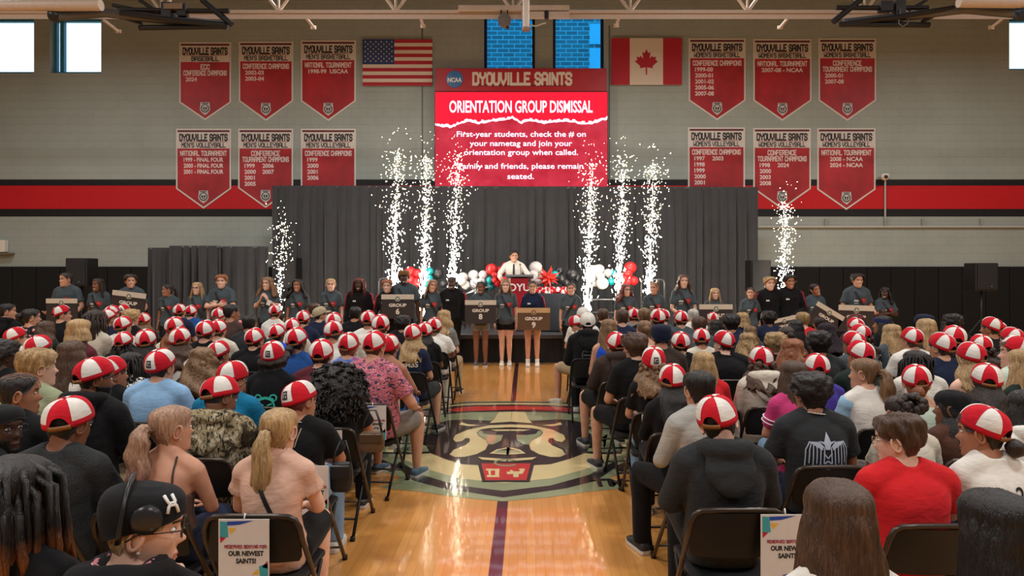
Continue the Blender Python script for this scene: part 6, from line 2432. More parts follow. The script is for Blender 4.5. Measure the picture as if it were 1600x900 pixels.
def seat_sign(t, label, dx=0.0, rz=0.0):
    """reserved seating sheet hung on the back of a chair"""
    X, Y = t.location.x, t.location.y
    sz = t.scale.z
    W_, H_ = .222, .275
    o = thing('reserved_seat_sign', label, 'sign', (X + dx, Y - .296, (.785 - .30) * sz), 0, 'reserved seating sheets on chair backs')
    mb = MB(); mb.box((0, 0, H_ / 2 + .01), (W_, .004, H_))
    mb.build('sheet', plain((216, 212, 208), .35, grain=.02), o)
    FM = Matrix(((1, 0, 0, 0), (0, 0, -1, -.0026), (0, 1, 0, .01), (0, 0, 0, 1)))
    def poly(mb, pts, mi):
        mb.add([FM @ Vector(((a - .5) * W_, (1 - b) * H_, 0)) for a, b in pts][::-1], [tuple(range(len(pts)))], mi)
    mb = MB()
    poly(mb, [(.03, .03), (.17, .04), (.20, .28), (.14, .29), (.03, .29)], 0)
    poly(mb, [(.17, .035), (.70, .02), (.42, .085), (.18, .10)], 1)
    poly(mb, [(.19, .14), (.36, .14), (.24, .24)], 2)
    poly(mb, [(.03, .28), (.15, .29), (.04, .38)], 3)
    poly(mb, [(.80, .75), (.98, .70), (.98, .97), (.83, .97)], 0)
    poly(mb, [(.42, .975), (.80, .92), (.98, .98), (.98, .985), (.45, .985)], 1)
    poly(mb, [(.66, .88), (.78, .79), (.80, .88)], 2)
    poly(mb, [(.86, .76), (.97, .66), (.97, .79)], 3)
    mb.build('colour_shapes', [plain((60, 160, 170), .5), plain((34, 72, 170), .5), plain((226, 180, 60), .5), plain((190, 30, 56), .5)], o)
    mb = MB()
    def put(s_, v, w, h_, mi, fn):
        M = FM @ Matrix.Translation((0.01, (1 - v) * H_, .0004))
        fn(mb, s_, M, w, h_, mi=mi)
    put('RESERVED SEATING FOR:', .455, .185, .012, 1, lambda m, s_, M, w, h_, mi: put_block(m, s_, M, w, h_, 1.6, mi))
    put('OUR NEWEST', .58, .155, .021, 0, lambda m, s_, M, w, h_, mi: put_text(m, s_, M, w, h_, .045, mi))
    put('SAINTS!', .70, .088, .021, 0, lambda m, s_, M, w, h_, mi: put_text(m, s_, M, w, h_, .045, mi))
    mb.build('lettering', [plain((30, 28, 30), .5), plain((160, 30, 60), .5)], o)
    mb = MB()
    mb.tube([(0, .002, H_ + .008), (0, .012, H_ + .03), (0, .022, H_ + .012)], .004, 6)
    mb.build('hook_tab', plain((210, 210, 206), .4), o, True)
    return o
# ------------------------------------------------------------------ the audience: head position in the photograph, looks, label
ROW0, PITCH = 3.42, .875
AUD = []
def A(px, py, look, shirt, label, yaw=0, pitch=0, **kw):
    """look = build skin hair haircolour cap"""
    label = label.replace("red and white cap", "red-white cap")
    AUD.append((px, py, look.split(), shirt.split(), label, yaw, pitch, kw))
S = 'seated person '
W_ = ' in red and white cap'
# --- nearest row
A(20, 706, 'm4 dr k -', 'l blk', S + 'with long orange-tipped dreadlocks and black jacket', -15, r=-1, Yh=1.92)
A(226, 744, 'm1 bz s s', 'h blk', S + 'in black skullcap with headphones and glasses, hand at chin', -68, 8, r=-1, Yh=1.92, ex=('phones', 'gl', 'collar', 'earring'), arms=('lap', 'chin'), hc2=1)
A(1310, 744, 'f2 lo b -', 't wht', S + 'with long straight brown hair and white top, bottom edge', 5, r=-1, Yh=1.95)
A(1556, 760, 'f3 lo k -', 'l blk', S + 'with long glossy black hair in black, bottom corner', 14, r=-1, Yh=1.90)
# --- row 0
A(436, 634, 'f1 po y -', 'b blush', S + 'with long blonde ponytail and blush pink blouse', -10, ex=('strapb',), pants=('S', 'blk'), Yh=3.40, shoes='w')
A(268, 630, 'f2 pw p -', 'c cami', S + 'with blonde and lilac ponytail, bare back and thin straps', -38, ex=('cam', 'earring'), Yh=3.40)
A(110, 618, 'm4 sh k c', 't char heather', S + 'in red and white cap, charcoal tee with large teal bear print', -14, 14, ex=('teal',), cr=25, Yh=3.30)
A(2, 626, 'm5 bz k s', 't blk', S + 'in dark cap and glasses smiling at the left edge of the crowd', -62, rz=-.7, ex=('gl', 'beard'), Yh=3.50)
A(1120, 617, 'm1 sh d c', 'h char', S + 'in charcoal hoodie and tilted red and white cap on the aisle', -10, 16, roll=-12, cr=-25, ex=('lan',), pants=('L', 'blk'), Yh=3.40)
A(1403, 640, 'm1 fl b -', 't red', S + 'with thick brown hair, round glasses and bright red tee', 50, 6, ex=('glc',), Yh=3.22)
A(1533, 630, 'f3 bu d c', 'l wht', S + 'in red and white cap, white jersey numbered 23', 48, 4, ex=('p23',), cr=-20, Yh=3.25)
# --- row 1
A(346, 588, 'm4 bz k c', 'h tan camo', S + 'in camouflage hoodie and red and white cap', -38, 22, r=1, cr=20, roll=-10)
A(470, 594, 'm3 sh r r', 't blk', S + 'in black tee with white lanyard, red and white cap worn backwards, auburn hair', -30, 12, r=1, roll=-12, ex=('lan', 'strapk'), cr=0, pants=('L', 'denim'))
A(30, 581, 'm3 cr k -', 't blk', S + 'with zigzag cornrows and dark tee facing the stage sideways', -55, r=1)
A(1092, 576, 'm2 sh k -', 'l lgrey', S + 'with short black hair and light grey sweatshirt', 0, r=1, pants=('L', 'blk'), ex=('lan',), shoes='d', rz=.28, legs='wide')
A(1266, 574, 'm3 cu k -', 't char', S + 'with dark curls and charcoal tee printed with spiky white artwork', 12, r=1, ex=('lan', 'star'))
A(1408, 606, 'f2 tb d -', 't off', S + 'with messy dark curly bun and off-white tee', 10, r=1, Yh=4.10)
A(1488, 604, 'f4 lw k x', 'l mocha', S + 'in black durag and dark brown top, face turned aside', 50, r=1, Yh=4.15)
A(1606, 606, 'f2 lo k -', 'h wht', S + 'with straight black hair and white hood at the right edge', 10, r=1, Yh=4.10)
A(150, 556, 'm4 bz k c', 'h blk', S + 'in black hoodie with white back lettering and red and white cap, bearded', -45, 8, r=1, cr=15, ex=('backtext', 'beard', 'lan'), Yh=4.40)
# --- row 2
A(530, 568, 'g3 cl k -', 't blk', S + 'with huge loose black curls and black dress on the aisle', 0, 12, r=1.6, pants=('L', 'blk'), ex=('strapbk',), Yh=4.80, bend=.05, shoes='d')
A(176, 555, 'm3 sh k c', 'l blk', S + 'in red and white cap just behind the bearded black hoodie', -40, r=2, cr=10)
A(60, 540, 'm1 fl s -', 't olive', S + 'with tousled dirty blond hair and pale olive tee', -40, r=2, Yh=4.80)
A(204, 548, 'f4 br k -', 'l blk check', S + 'with long black braids and black and white checked top', -8, r=2)
A(252, 543, 'm2 sh d r', 't sky', S + 'in plain light blue tee and red and white cap worn backwards', -12, r=2, Yh=5.20)
A(365, 563, 'm3 sh k c', 't teal', S + 'in teal blue tee and red and white cap, half hidden by camouflage hoodie', -20, 14, r=1.7, cr=-30, Yh=4.85)
A(1051, 567, 'f4 lo k c', 'l blk', S + 'in red and white cap with straight black hair over bare dark shoulders', -8, 8, r=1.5, cr=-35, Yh=4.82)
A(1240, 561, 'f2 lo b -', 't pink', S + 'with long dark brown hair and pink tee with white sleeve stripes', 10, r=2, ex=('stripes',), Yh=4.70, build2=1)
A(1350, 557, 'f2 pw l -', 't wht', S + 'with wavy blonde ponytail, white tee with light blue sleeves', 45, r=2, ex=('raglan',), Yh=4.70)
A(1432, 568, 'f2 bu g c', 'n mint', S + 'in red and white cap, pale mint tank and low ginger bun', -25, 8, r=2, cr=20, Yh=4.70)
A(1541, 566, 'f2 lo d c', 'l blk', S + 'in red and white cap with long straight dark hair, behind number 23 jersey', -10, 8, r=2, cr=-15, Yh=4.60)
A(1600, 543, 'f2 lw y -', 't dgrn', S + 'with long blonde hair and dark green top at the right edge', 20, r=2)
# --- row 3
A(586, 515, 'h2 sh b c', 't pink floral', S + 'in pink floral shirt and red and white cap on the aisle', 0, r=3, pants=('S', (128, 120, 112)), shoes='b', legs='wide', arms=('lap', 'thigh'), Yh=5.93, rz=-.32)
A(427, 531, 'f4 af d c', 't blk', S + 'in red and white cap with big dark afro, black tee with teal print', 0, r=3, ex=('teal',), Yh=5.70, cr=180)
A(343, 531, 'm3 sh k c', 't char', S + 'in red and white cap and dark grey tee with neck lanyard', -25, r=2.7, ex=('lan',), cr=10, Yh=5.70)
A(112, 530, 'f2 lo b -', 'l wht', S + 'with long straight brown hair and white top, centre of left block', -5, r=3, Yh=5.70)
A(316, 541, 'f2 lc l -', 'l char', S + 'with long curly light brown hair beside the dark grey tee', 0, r=3, Yh=5.50)
A(503, 528, 'm2 sh k c', 't maroon', S + 'in red and white cap with short black hair and maroon collar', 0, r=3, ex=('lan',), Yh=5.80)
A(5, 525, 'm5 cu k -', 't blk', S + 'with dark curls in black at the left edge, beside the olive tee', -20, r=3, Yh=5.80)
A(1021, 540, 'f2 lc l r', 't blk', S + 'in red and white cap worn backwards with long wavy light brown hair', 0, r=2.6, Yh=5.50, pants=('L', 'denim'), shoes='w')
A(1099, 547, 'f1 lo y -', 't red', S + 'with long straight blonde hair and red top', 0, r=2.4, Yh=5.65)
A(1189, 540, 'f2 lc b c', 'h off', S + 'in off-white hoodie, red and white cap and curly brown hair', 0, 8, r=2.4, cr=-25, Yh=5.60)
A(1276, 551, 'f3 sh d c', 't purp', S + 'in purple tee and red and white cap', 0, 8, r=2.2, cr=-12, Yh=5.60)
A(1430, 545, 'm4 br k -', 't wht', S + 'with black braids and white tee in right block', 20, r=2.4, Yh=5.60)
A(1516, 533, 'f1 lw y c', 'c blush', S + 'in red and white cap with long blonde hair and tattooed bare shoulder', 15, 10, r=2.6, cr=15, ex=('tattoo',), Yh=5.60)
A(1343, 530, 'm3 sh k c', 't dgrn', S + 'in red and white cap and dark green tee, ear showing', 30, r=2.7, cr=-20, Yh=5.60)
# --- row 4
A(545, 518, 'f2 cu g c', 't blue tiedye', S + 'in blue and pink tie-dye tee, ginger curls and red and white cap', 0, r=4, cr=-15, Yh=6.20)
A(609, 521, 'f3 sh d c', 'n off', S + 'with tanned bare arms and red and white cap beside the pink floral shirt', -5, r=4, cr=150, Yh=6.40, pants=('S', 'blue'), shoes='w', arms=('lap', 'thigh'), rz=-.2, legs='std')
A(464, 510, 'm4 bu k c', 't blue', S + 'in blue tee with pale script on the back and red and white cap', -10, r=3.7, cr=22, ex=('script',))
A(399, 511, 'm2 sh d c', 't blk', S + 'in red and white cap and black tee next to a blue sleeve', -12, r=3.7)
A(228, 513, 'f2 lo k c', 'l blk', S + 'in red and white cap with long black hair, right one of a close pair', 10, r=3.7, cr=20)
A(194, 517, 'f4 br k c', 'l blk', S + 'in red and white cap with black braids, left one of a close pair', -15, r=3.5, cr=10)
A(282, 510, 'f2 lw b c', 'l wht', S + 'in red and white cap with long brown hair and white knit top', -5, r=3.8, cr=30)
A(62, 522, 'm2 sh b c', 't wht', S + 'in white tee and red and white cap above the tousled blond head', -20, r=3.6, cr=30)
A(26, 510, 'm2 sh d c', 't off', S + 'in red and white cap and off-white tee, profile to the stage', -50, r=3.9, cr=10)
A(646, 505, 'f2 lw y c', 't navy', S + 'in red and white cap with blonde hair and navy tee lettered COMBS', 0, r=4.2, ex=('combs',), Yh=6.75, pants=('S', 'char'), shoes='d', rz=-.3, legs='std')
A(664, 502, 'f4 lo k c', 't blk', S + 'in red and white cap with long black hair, between navy lettered tee and white tee', 0, r=4.8, Yh=7.40, pants=('S', 'blk'))
A(962, 517, 'm2 sh b c', 'h dbrn', S + 'in red and white cap and dark brown hoodie', 0, r=3.7, Yh=6.30, pants=('S', 'blk'), shoes='d', rz=.25, legs='wide')
A(991, 515, 'm2 cu b -', 't blk', S + 'with short curly brown hair and plain black tee', 0, r=3.6, Yh=6.00, ex=('lan',), pants=('S', 'blk'), shoes='d', rz=.3, legs='wide')
A(1063, 517, 'm2 sh d c', 't blk', S + 'in red and white cap, black tee with pale lanyard, behind the blonde in red', 0, r=3.6, ex=('lan',), cr=-10)
A(1096, 512, 'm3 sh k c', 't off', S + 'in red and white cap tipped back showing its strap, off-white top', -10, 10, r=3.9, cr=5)
A(1130, 515, 'h1 sh d c', 't blk', S + 'broad in black tee and red and white cap, looking left', 35, r=3.6, cr=10, ex=('lan',))
A(1168, 519, 'f2 lc s -', 't char', S + 'with long curly sandy hair above the off-white hoodie', 0, r=3.5)
A(1212, 515, 'm4 cu s -', 't blk', S + 'with short bleached curls and black tee', 0, r=3.6, ex=('lan',))
A(1238, 528, 'f4 lc g -', 'l char', S + 'with long ginger-brown curls beside bleached curls', 0, r=3.4, Yh=6.00)
A(1279, 512, 'm4 cu k -', 'l char', S + 'with round dark curls and charcoal jacket', 0, r=3.8, Yh=6.20)
A(1333, 516, 'm3 sh d c', 'l slate', S + 'in red and white cap and slate jacket, right of the round dark curls', 20, r=3.7, cr=15)
A(1393, 505, 'f1 lw y -', 't slate', S + 'with long blonde waves and slate tee', 10, r=4)
A(1424, 510, 'm2 sh b c', 't wht', S + 'in red and white cap and white tee beside the blonde waves', 10, r=3.9, cr=5)
A(1453, 523, 'm2 sh b c', 't dgrn', S + 'in red and white cap and dark green tee with teal back print, head bowed', 40, r=3.3, ex=('teal',), lean=.1)
A(1470, 518, 'm2 sh d c', 't navy', S + 'in red and white cap and navy tee behind the bowed head', 20, r=4)
A(1532, 521, 'f4 lc d c', 't blk', S + 'in red and white cap with dark curls behind the blonde with bare shoulder', -10, r=3.5, cr=20)
A(1586, 523, 'm1 sh b c', 't mint', S + 'in red and white cap and mint tee looking left in profile', 55, r=3.3)
# --- rows 5 and 6
A(72, 500, 'f2 lw b -', 'l dgrn', S + 'with wavy brown hair and dark green top, left block rear', -15, r=5)
A(124, 497, 'f1 bo y -', 't maroon', S + 'with blonde bowl-cut hair and maroon top', -30, r=5, ex=('lan',))
A(150, 482, 'f4 br d -', 'l off knit', S + 'with dark braids and pale knitted cardigan', -20, r=6, Yh=7.90)
A(193, 493, 'm2 sh d c', 't wht', S + 'in red and white cap and white tee in front of a blond curly head', -15, r=5.5, cr=15)
A(225, 488, 'f2 lw l c', 't blk', S + 'in red and white cap with light brown hair and black tee', -5, r=6, cr=20)
A(273, 494, 'f2 lw g c', 't off', S + 'in red and white cap with long ginger-brown hair', 0, r=5.4, cr=10)
A(322, 499, 'm2 sh d c', 't blk', S + 'in red and white cap, left one of two touching caps before the redhead student', -5, r=5, cr=-20)
A(341, 498, 'm2 sh d c', 't off', S + 'in red and white cap, right one of two touching caps before the redhead student', 5, r=5.6, cr=20)
A(332, 512, 'f2 lw l -', 'l wht', S + 'with long light brown hair under two touching caps', -5, r=4.4)
A(377, 500, 'f3 lo k c', 't navy', S + 'in red and white cap with straight black hair and navy top', 0, r=5, cr=25)
A(390, 491, 'm3 sh k -', 't char', S + 'with short black hair and charcoal tee right of a navy top', 0, r=6)
A(433, 505, 'f4 bu k c', 't royal', S + 'in red and white cap with black hair and royal blue tee', -10, r=4.6, cr=20)
A(457, 496, 'm2 sh d c', 't off', S + 'in red and white cap and cream tee behind the royal blue tee', 0, r=5.3)
A(474, 484, 'm2 sh k c', 't navy', S + 'in red and white cap, navy tee, below the student with long dark curls', 0, r=6.8)
A(521, 500, 'm3 sh d c', 't wht', S + 'in red and white cap with dark brown hair and white sleeve', 5, 6, r=5, cr=25)
A(501, 478, 'm2 sh k k', 'l navy', S + 'in khaki baseball cap and navy jacket with white collar', -55, r=6.7, ex=('lan',))
A(522, 487, 'f2 lo d c', 't char', S + 'in red and white cap just right of the khaki cap', 0, r=6.2, Yh=8.00)
A(576, 484, 'm3 sh k c', 't wht', S + 'in red and white cap and white tee with black hair, below the GROUP 6 sign', 0, r=6.2, Yh=8.20)
A(595, 490, 'm2 sh d c', 't off', S + 'in red and white cap and cream top at the right of the GROUP 6 sign', 0, r=5.8, cr=10, Yh=7.60)
A(629, 490, 'm3 cu k -', 't blk', S + 'with dark curls and black tee in front of the GROUP 6 sign', 0, r=6)
A(679, 495, 'm4 sh k c', 't wht', S + 'in red and white cap and white tee at the aisle, behind the long black hair', -5, r=5.7, Yh=8.20, pants=('L', 'off'))
A(694, 483, 'f1 lw y -', 't grey', S + 'with blonde wavy hair and grey tee at the aisle end', -10, r=7, Yh=9.10, rz=-.2, legs='std')
A(900, 494, 'f2 sh d c', 't wht', S + 'in red and white cap and white tee bending by the aisle near the stage', 25, 30, r=6, roll=-10, Yh=8.40, lean=.14, pants=('S', 'khaki'), shoes='w', Xoff=0, rz=.6, legs='wide')
A(918, 487, 'm4 bz k w', 'h blk', S + 'in white baseball cap and black hoodie with grey back print', 0, r=6, ex=('greyprint',), Yh=7.70)
A(951, 497, 'f2 lo l -', 'n royal', S + 'with long light brown hair and royal blue tank top', -5, r=5.2, Yh=7.10)
A(1007, 499, 'f2 bu l -', 'n cream', S + 'with pinned light brown hair and cream top', 0, r=5.1)
A(1033, 503, 'm3 bz k n', 'l dbrn', S + 'in navy knit beanie and dark brown jacket', 0, r=4.7, Yh=6.90)
A(1092, 493, 'm2 sh b -', 't slate', S + 'with short brown hair behind a tipped-back cap', 0, r=5.6)
A(1117, 498, 'f2 lo k -', 't blk', S + 'with dark hair held by a silver clip', 0, r=5.2)
A(1142, 487, 'm3 cu k -', 't navy', S + 'with thick black hair and navy tee', 0, r=6)
A(1160, 487, 'f1 bo y -', 't navy', S + 'with short blonde bob and navy tee', 0, r=6.8)
A(1172, 508, 'f2 lw l -', 't slate', S + 'with long light brown waves behind the curly sandy hair', 0, r=4.5)
A(1201, 483, 'm4 cu k -', 't navy', S + 'with short dark curls and navy tee before the low tilted sign', 0, r=6.6)
A(1229, 509, 'f3 bu d -', 't blk', S + 'with tied dark brown hair behind the ginger-brown curls', 0, r=4.4)
A(1243, 498, 'f3 lo k -', 't blk', S + 'with straight black hair beside a red tee', 0, r=5.2)
A(1254, 486, 'm1 sh s -', 't red', S + 'with short sandy hair and orange-red tee', 0, r=6)
A(1280, 494, 'm3 sh d -', 't char', S + 'with dark brown hair in front of the tilted sign', 0, r=5.6)
A(1291, 502, 'f3 bz k h', 'l plum', S + 'in dark plum headscarf', 0, r=4.8)
A(1336, 495, 'm2 sh d c', 't blk', S + 'in red and white cap, rear one of a column of four caps', 15, r=5.5, Yh=7.90)
A(1343, 505, 'f3 lc d c', 't off', S + 'in red and white cap with dark curls, second of a column of four caps', 20, r=4.6, Yh=7.10)
A(1334, 487, 'f4 tb r -', 't maroon', S + 'with dark red curly bun under the end GROUP sign', 0, r=6.6)
A(1378, 490, 'f3 lo k b', 't blk', S + 'in navy headband with black hair, face turned aside', 55, r=6, Yh=7.90)
A(1444, 488, 'm3 bz k n', 't blk', S + 'in dark knit beanie by the wall padding', 10, r=6, Yh=8.20)
A(1447, 496, 'f1 lo y -', 't char', S + 'with long two-tone blonde hair in front of the dark beanie', 0, r=5.3, Yh=7.20)
A(1488, 487, 'm3 cu k -', 't blk', S + 'with black curls and black tee by the wall padding', 0, r=6.4)
A(1482, 498, 'f3 lo k -', 't blk', S + 'with long black hair next to the two-tone blonde', 15, r=5.2)
A(1490, 507, 'f3 lo k c', 't dgrn', S + 'in red and white cap with black hair and dark green top', -5, r=4.6, Yh=6.6, cr=-10)
A(1548, 494, 'm3 sh k c', 't blk', S + 'in red and white cap and black tee, below the tripod speaker', 35, r=5.6)
A(1559, 501, 'f3 lo k c', 't wht', S + 'in red and white cap with long black hair and white top, below the tripod speaker', -10, r=4.8, cr=25)
A(1580, 510, 'm2 sh b c', 't char', S + 'in red and white cap and charcoal tee behind the mint tee', 20, r=4.1)
# --- far rows
A(12, 473, 'm2 sh k -', 'h blk', S + 'with black hair and hoodie in profile at the far left', -65, r=8, Yh=9.90)
A(49, 481, 'f2 bu k -', 't blk flowers', S + 'with dark tied hair, glasses and flower-print top', -50, r=7.5, ex=('gl',), Yh=9.20)
A(98, 476, 'm2 sh k c', 'l blk', S + 'in red and white cap and black top under the first sign, in profile', -60, r=8, Yh=9.20, cr=20)
A(176, 476, 'm2 sh d c', 't char', S + 'in red and white cap in front of the second sign, rear of two caps', -10, r=8.5, cr=20)
A(170, 482, 'f2 sh d c', 't navy', S + 'in red and white cap in front of the second sign, front of two caps', -20, r=7.6, cr=30)
A(194, 475, 'm2 sh b r', 't char', S + 'in red and white cap turned backwards below the second sign', 10, 10, r=8.4, roll=-15)
A(206, 480, 'f1 cu y -', 't blk', S + 'with blond curls right below the second sign', -15, r=7.4, Yh=8.80)
A(281, 474, 'm2 sh d c', 't navy', S + 'in red and white cap below the ponytailed student in profile', 0, r=8.6, cr=30)
A(299, 476, 'm2 sh d c', 't blue', S + 'in red and white cap and blue tee below the blonde student with glasses', 0, r=8.1)
A(342, 480, 'm1 no w c', 't off', S + 'in red and white cap with bare pale neck, below the redhead student', 0, r=8)
A(362, 474, 'm3 sh k -', 'l brn', S + 'with short black hair and brown jacket, profile to the stage', -50, r=8.4, Yh=9.40)
A(430, 475, 'f2 sh d c', 't wht', S + 'in red and white cap below the student holding paper', 0, r=8.8, cr=15)
A(436, 487, 'm2 sh d -', 't wht', S + 'with short dark hair and white tee in front of the paper-holding student', 0, r=6.6)
A(491, 472, 'm2 sh b -', 't char', S + 'with close brown hair behind the khaki cap', 0, r=9)
A(555, 478, 'm3 sh k -', 't blk', S + 'with short dark hair and black tee below the red-haired student', 0, r=8)
A(911, 479, 'm2 sh d w', 't wht', S + 'in white baseball cap, rear one of two white caps', -5, r=8, Yh=9.20)
A(942, 481, 'm2 sh b -', 't blk', S + 'with short brown hair and black tee near the spark fountain foot', 0, r=8)
A(972, 482, 'm2 sh b -', 't navy', S + 'with parted brown hair and navy top', 0, r=7.6)
A(990, 480, 'm3 sh k c', 't grey', S + 'in red and white cap and grey tee below the red-haired student in glasses', 0, r=8)
A(1007, 480, 'm2 sh l -', 't blk', S + 'with thinning light brown hair', 0, r=7.8, Yh=9.60)
A(1028, 481, 'm2 sh d c', 't char', S + 'in red and white cap, left one of a pair below the student with two buns', 0, r=8, cr=-25)
A(1037, 482, 'f2 sh d c', 't slate', S + 'in red and white cap, right one of a pair below the student with two buns', 0, r=7.2, cr=20)
A(1064, 484, 'm2 sh d c', 't slate', S + 'in red and white cap below the tall student with long brown hair', 0, r=7.2, cr=15)
A(1083, 481, 'm1 bz w -', 't wht', S + 'nearly bald with white hair', 0, r=7.8)
A(1114, 487, 'm2 sh d c', 't blk', S + 'in red and white cap in front of a GROUP sign corner', 0, r=7, cr=-20)

seats = []      # (X, Y) taken
def row_y(r_):
    return ROW0 + PITCH * r_
placed = []
PIN = []
for it in AUD:
    px, py, look, shirt, label, yaw, pitch, kw = it
    Yh = kw.pop('Yh', None)
    PIN.append(Yh is not None and Yh < 3.4)
    r_ = kw.pop('r', None)
    kw.pop('hc2', 0); kw.pop('build2', 0); kw.pop('Xoff', 0)
    if Yh is None:
        ye = 608.0 / (py - PY0 + (2 if look[3] != '-' else 0))
        best = None
        for k in range(0, 11):
            y = row_y(k)
            X = (px - PX0) * y / F
            clash = sum(1 for (a, b, c) in placed if abs(b - y) < .5 and abs(a - X) < .40)
            sc = (H - (py - PY0) * y / F) / 1.34
            cost = abs(y - ye) + 5 * clash + (3 if not .88 < sc < 1.12 else 0)
            if best is None or cost < best[0]:
                best = (cost, y)
        Yh = best[1]
    placed.append(((px - PX0) * Yh / F, Yh, label))
    it[7]['Yh'] = Yh
def lim(i, y):
    px, py = AUD[i][0], AUD[i][1]
    return 1.10 < (H - (py - PY0) * y / F) < 1.44 and abs(y - Y00[i]) < (.04 if Y00[i] < 4 else .34 if Y00[i] < 5.2 else .9)
YY = [b for a, b, c in placed]
Y00 = list(YY)
for _ in range(500):
    mv = 0
    for i in range(len(YY)):
        for j in range(i + 1, len(YY)):
            dy = YY[j] - YY[i]
            if abs(dy) > .8:
                continue
            dx = abs((AUD[i][0] - PX0) * YY[i] / F - (AUD[j][0] - PX0) * YY[j] / F)
            if dx > .38:
                continue
            want = .80 if dx < .30 else .5
            if abs(dy) >= want:
                continue
            sg = 1 if dy > 0 or (dy == 0 and AUD[j][1] < AUD[i][1]) else -1
            st = .012
            if not PIN[j] and lim(j, YY[j] + sg * st): YY[j] += sg * st; mv += 1
            if not PIN[i] and lim(i, YY[i] - sg * st): YY[i] -= sg * st; mv += 1
    if not mv:
        break
if 1:
    for i in range(len(YY)):
        for j in range(i):
            if abs(YY[i] - YY[j]) < .42 and abs((AUD[i][0] - PX0) * YY[i] / F - (AUD[j][0] - PX0) * YY[j] / F) < .3:
                print('CLASH', AUD[i][:2], AUD[j][:2], round(YY[i], 2), round(YY[j], 2))
for i in range(len(YY)):
    if AUD[i][7]['Yh'] > 2.5:
        AUD[i][7]['Yh'] = YY[i]
for n_, ((px, py, look, shirt, label, yaw, pitch, kw), (X, Y, _)) in enumerate(zip(AUD, placed)):
    Yh = kw.pop('Yh')
    b, sk_ = look[0][0], look[0][1]
    hair_, hcx, cap_ = look[1], look[2], look[3]
    sh_ = (shirt[0], shirt[1], shirt[2] if len(shirt) > 2 else '')
    lean = kw.pop('lean', 0.0 if Yh > 6 else (0.02, .05, -.01)[n_ % 3])
    if hair_ == 'no':
        hair_ = 'bz'; hcx = 'w'
    pants = kw.pop('pants', ('L', ('navy', 'blk', 'denim', 'char', 'khaki')[n_ % 5]))
    o, p, s = make_person(px, py, Yh, 'sit', b, sk_, hair_, hcx, cap_, sh_, pants, kw.pop('arms', ('lap', 'lap')), kw.pop('legs', 'std' if Yh > 6 else (('std', 'near', 'std', 'wide')[n_ % 4] if b in 'mh' else ('std', 'near')[n_ % 2])),
                          yaw, pitch, lean=lean, label=label, group='seated audience', seed=n_, **kw)
    who = label.replace(S, '')
    w_ = who.split()
    if len(w_) > 11:
        w_ = w_[:11]
        while w_[-1] in ('the', 'a', 'of', 'and', 'with', 'in', 'on', 'at', 'to', 'two', 'one', 'above', 'behind', 'below', 'beside', 'tee', 'just', 'over', 'under'):
            w_.pop()
    t = chair(o.location.x, o.location.y, kw.get('rz', 0.0) * .3, min(1.0, max(.96, s)), 'folding chair of the person ' + ' '.join(w_).rstrip(','))
    seats.append((px, t))
_lab = {}
for px, t in seats:
    l_ = t['label']
    _lab.setdefault(l_, []).append(t)
for l_, ts_ in _lab.items():
    if len(ts_) > 1:
        print('SAME CHAIR LABEL', l_)
def chair_of(px):
    return min(seats, key=lambda q: abs(q[0] - px))[1]
seat_sign(chair_of(436), 'reserved seating sheet on the chair of the blush pink blouse', -.02)
seat_sign(chair_of(1120), 'reserved seating sheet on the chair of the charcoal hoodie', .20)
seat_sign(chair_of(1092), 'reserved seating sheet on the chair of the light grey sweatshirt', .10)
seat_sign(chair_of(470), 'reserved seating sheet on the chair of the black tee with lanyard', .16)
seat_sign(chair_of(530), 'reserved seating sheet on the chair of the huge black curls', .02)
seat_sign(chair_of(586), 'reserved seating sheet on the chair of the pink floral shirt', .05)
seat_sign(chair_of(609), 'reserved seating sheet on the chair of the tanned bare arms', .05)
seat_sign(chair_of(1021), 'reserved seating sheet on the chair of the long wavy hair, reversed cap', -.04)
seat_sign(chair_of(991), 'reserved seating sheet on the chair of the curly brown hair', .05)
# ------------------------------------------------------------------ the line of students facing the crowd
YP = 13.1
T = 'standing student '
def St(px, py, look, shirt, label, yaw=0, **kw):
    look = look.split(); sh_ = shirt.split()
    d = dict(kind='stand', build=look[0][0], sk=look[0][1], hair=look[1], hc=look[2], cap=look[3] if len(look) > 3 else '-', shirt=(sh_[0], sh_[1], ''), yaw=yaw, rz=pi, label=label, face='s', group='line of students along the stage', arms=('side', 'side'), pants=('L', 'blk'))
    Y = kw.pop('Y', YP)
    if kw.pop('tee', sh_[0] == 't'):
        kw['ex'] = tuple(kw.get('ex', ())) + ('tee',)
    d.update(kw)
    return make_person(px, py, Y, **d)
G = 't slate'
St(103, 425, 'm2 sh d', G, T + 'with short dark hair in slate tee holding the first sign', -20, arms=('hold', 'hold'))
St(153, 434, 'f4 lo d', G, T + 'with long dark hair and dark sash between the first two signs', -10, ex=('sash',))
St(204, 426, 'm2 cu d', G, T + 'with dark curls in slate tee holding the second, tilted sign', 40, arms=('hold', 'hold'), ex=('sash',))
St(262, 443, 'f3 po d', G, T + 'with dark ponytail looking sideways, before the low drape end', -50, ex=('sash',))
St(308, 440, 'f1 lo y', G, T + 'with long blonde hair and glasses in slate tee', 0, ex=('gl', 'sash'))
St(346, 427, 'm1 fl g', G, T + 'with ginger hair and folded arms in slate tee', 10, arms=('cross', 'cross'), ex=('sash',))
St(418, 432, 'f1 lc l', G, T + 'with long wavy light brown hair holding a white paper', -10, arms=('up', 'up'))
St(465, 435, 'f3 lc k', G, T + 'with long dark curls in slate tee and sash', 0, ex=('sash',))
St(517, 434, 'f1 bu y', G, T + 'with pulled-back blonde hair in slate tee and sash', 10, ex=('sash',))
St(561, 433, 'm5 br r', 'l blk', T + 'with red braids in black track jacket with red stripes', 0, ex=('jk',))
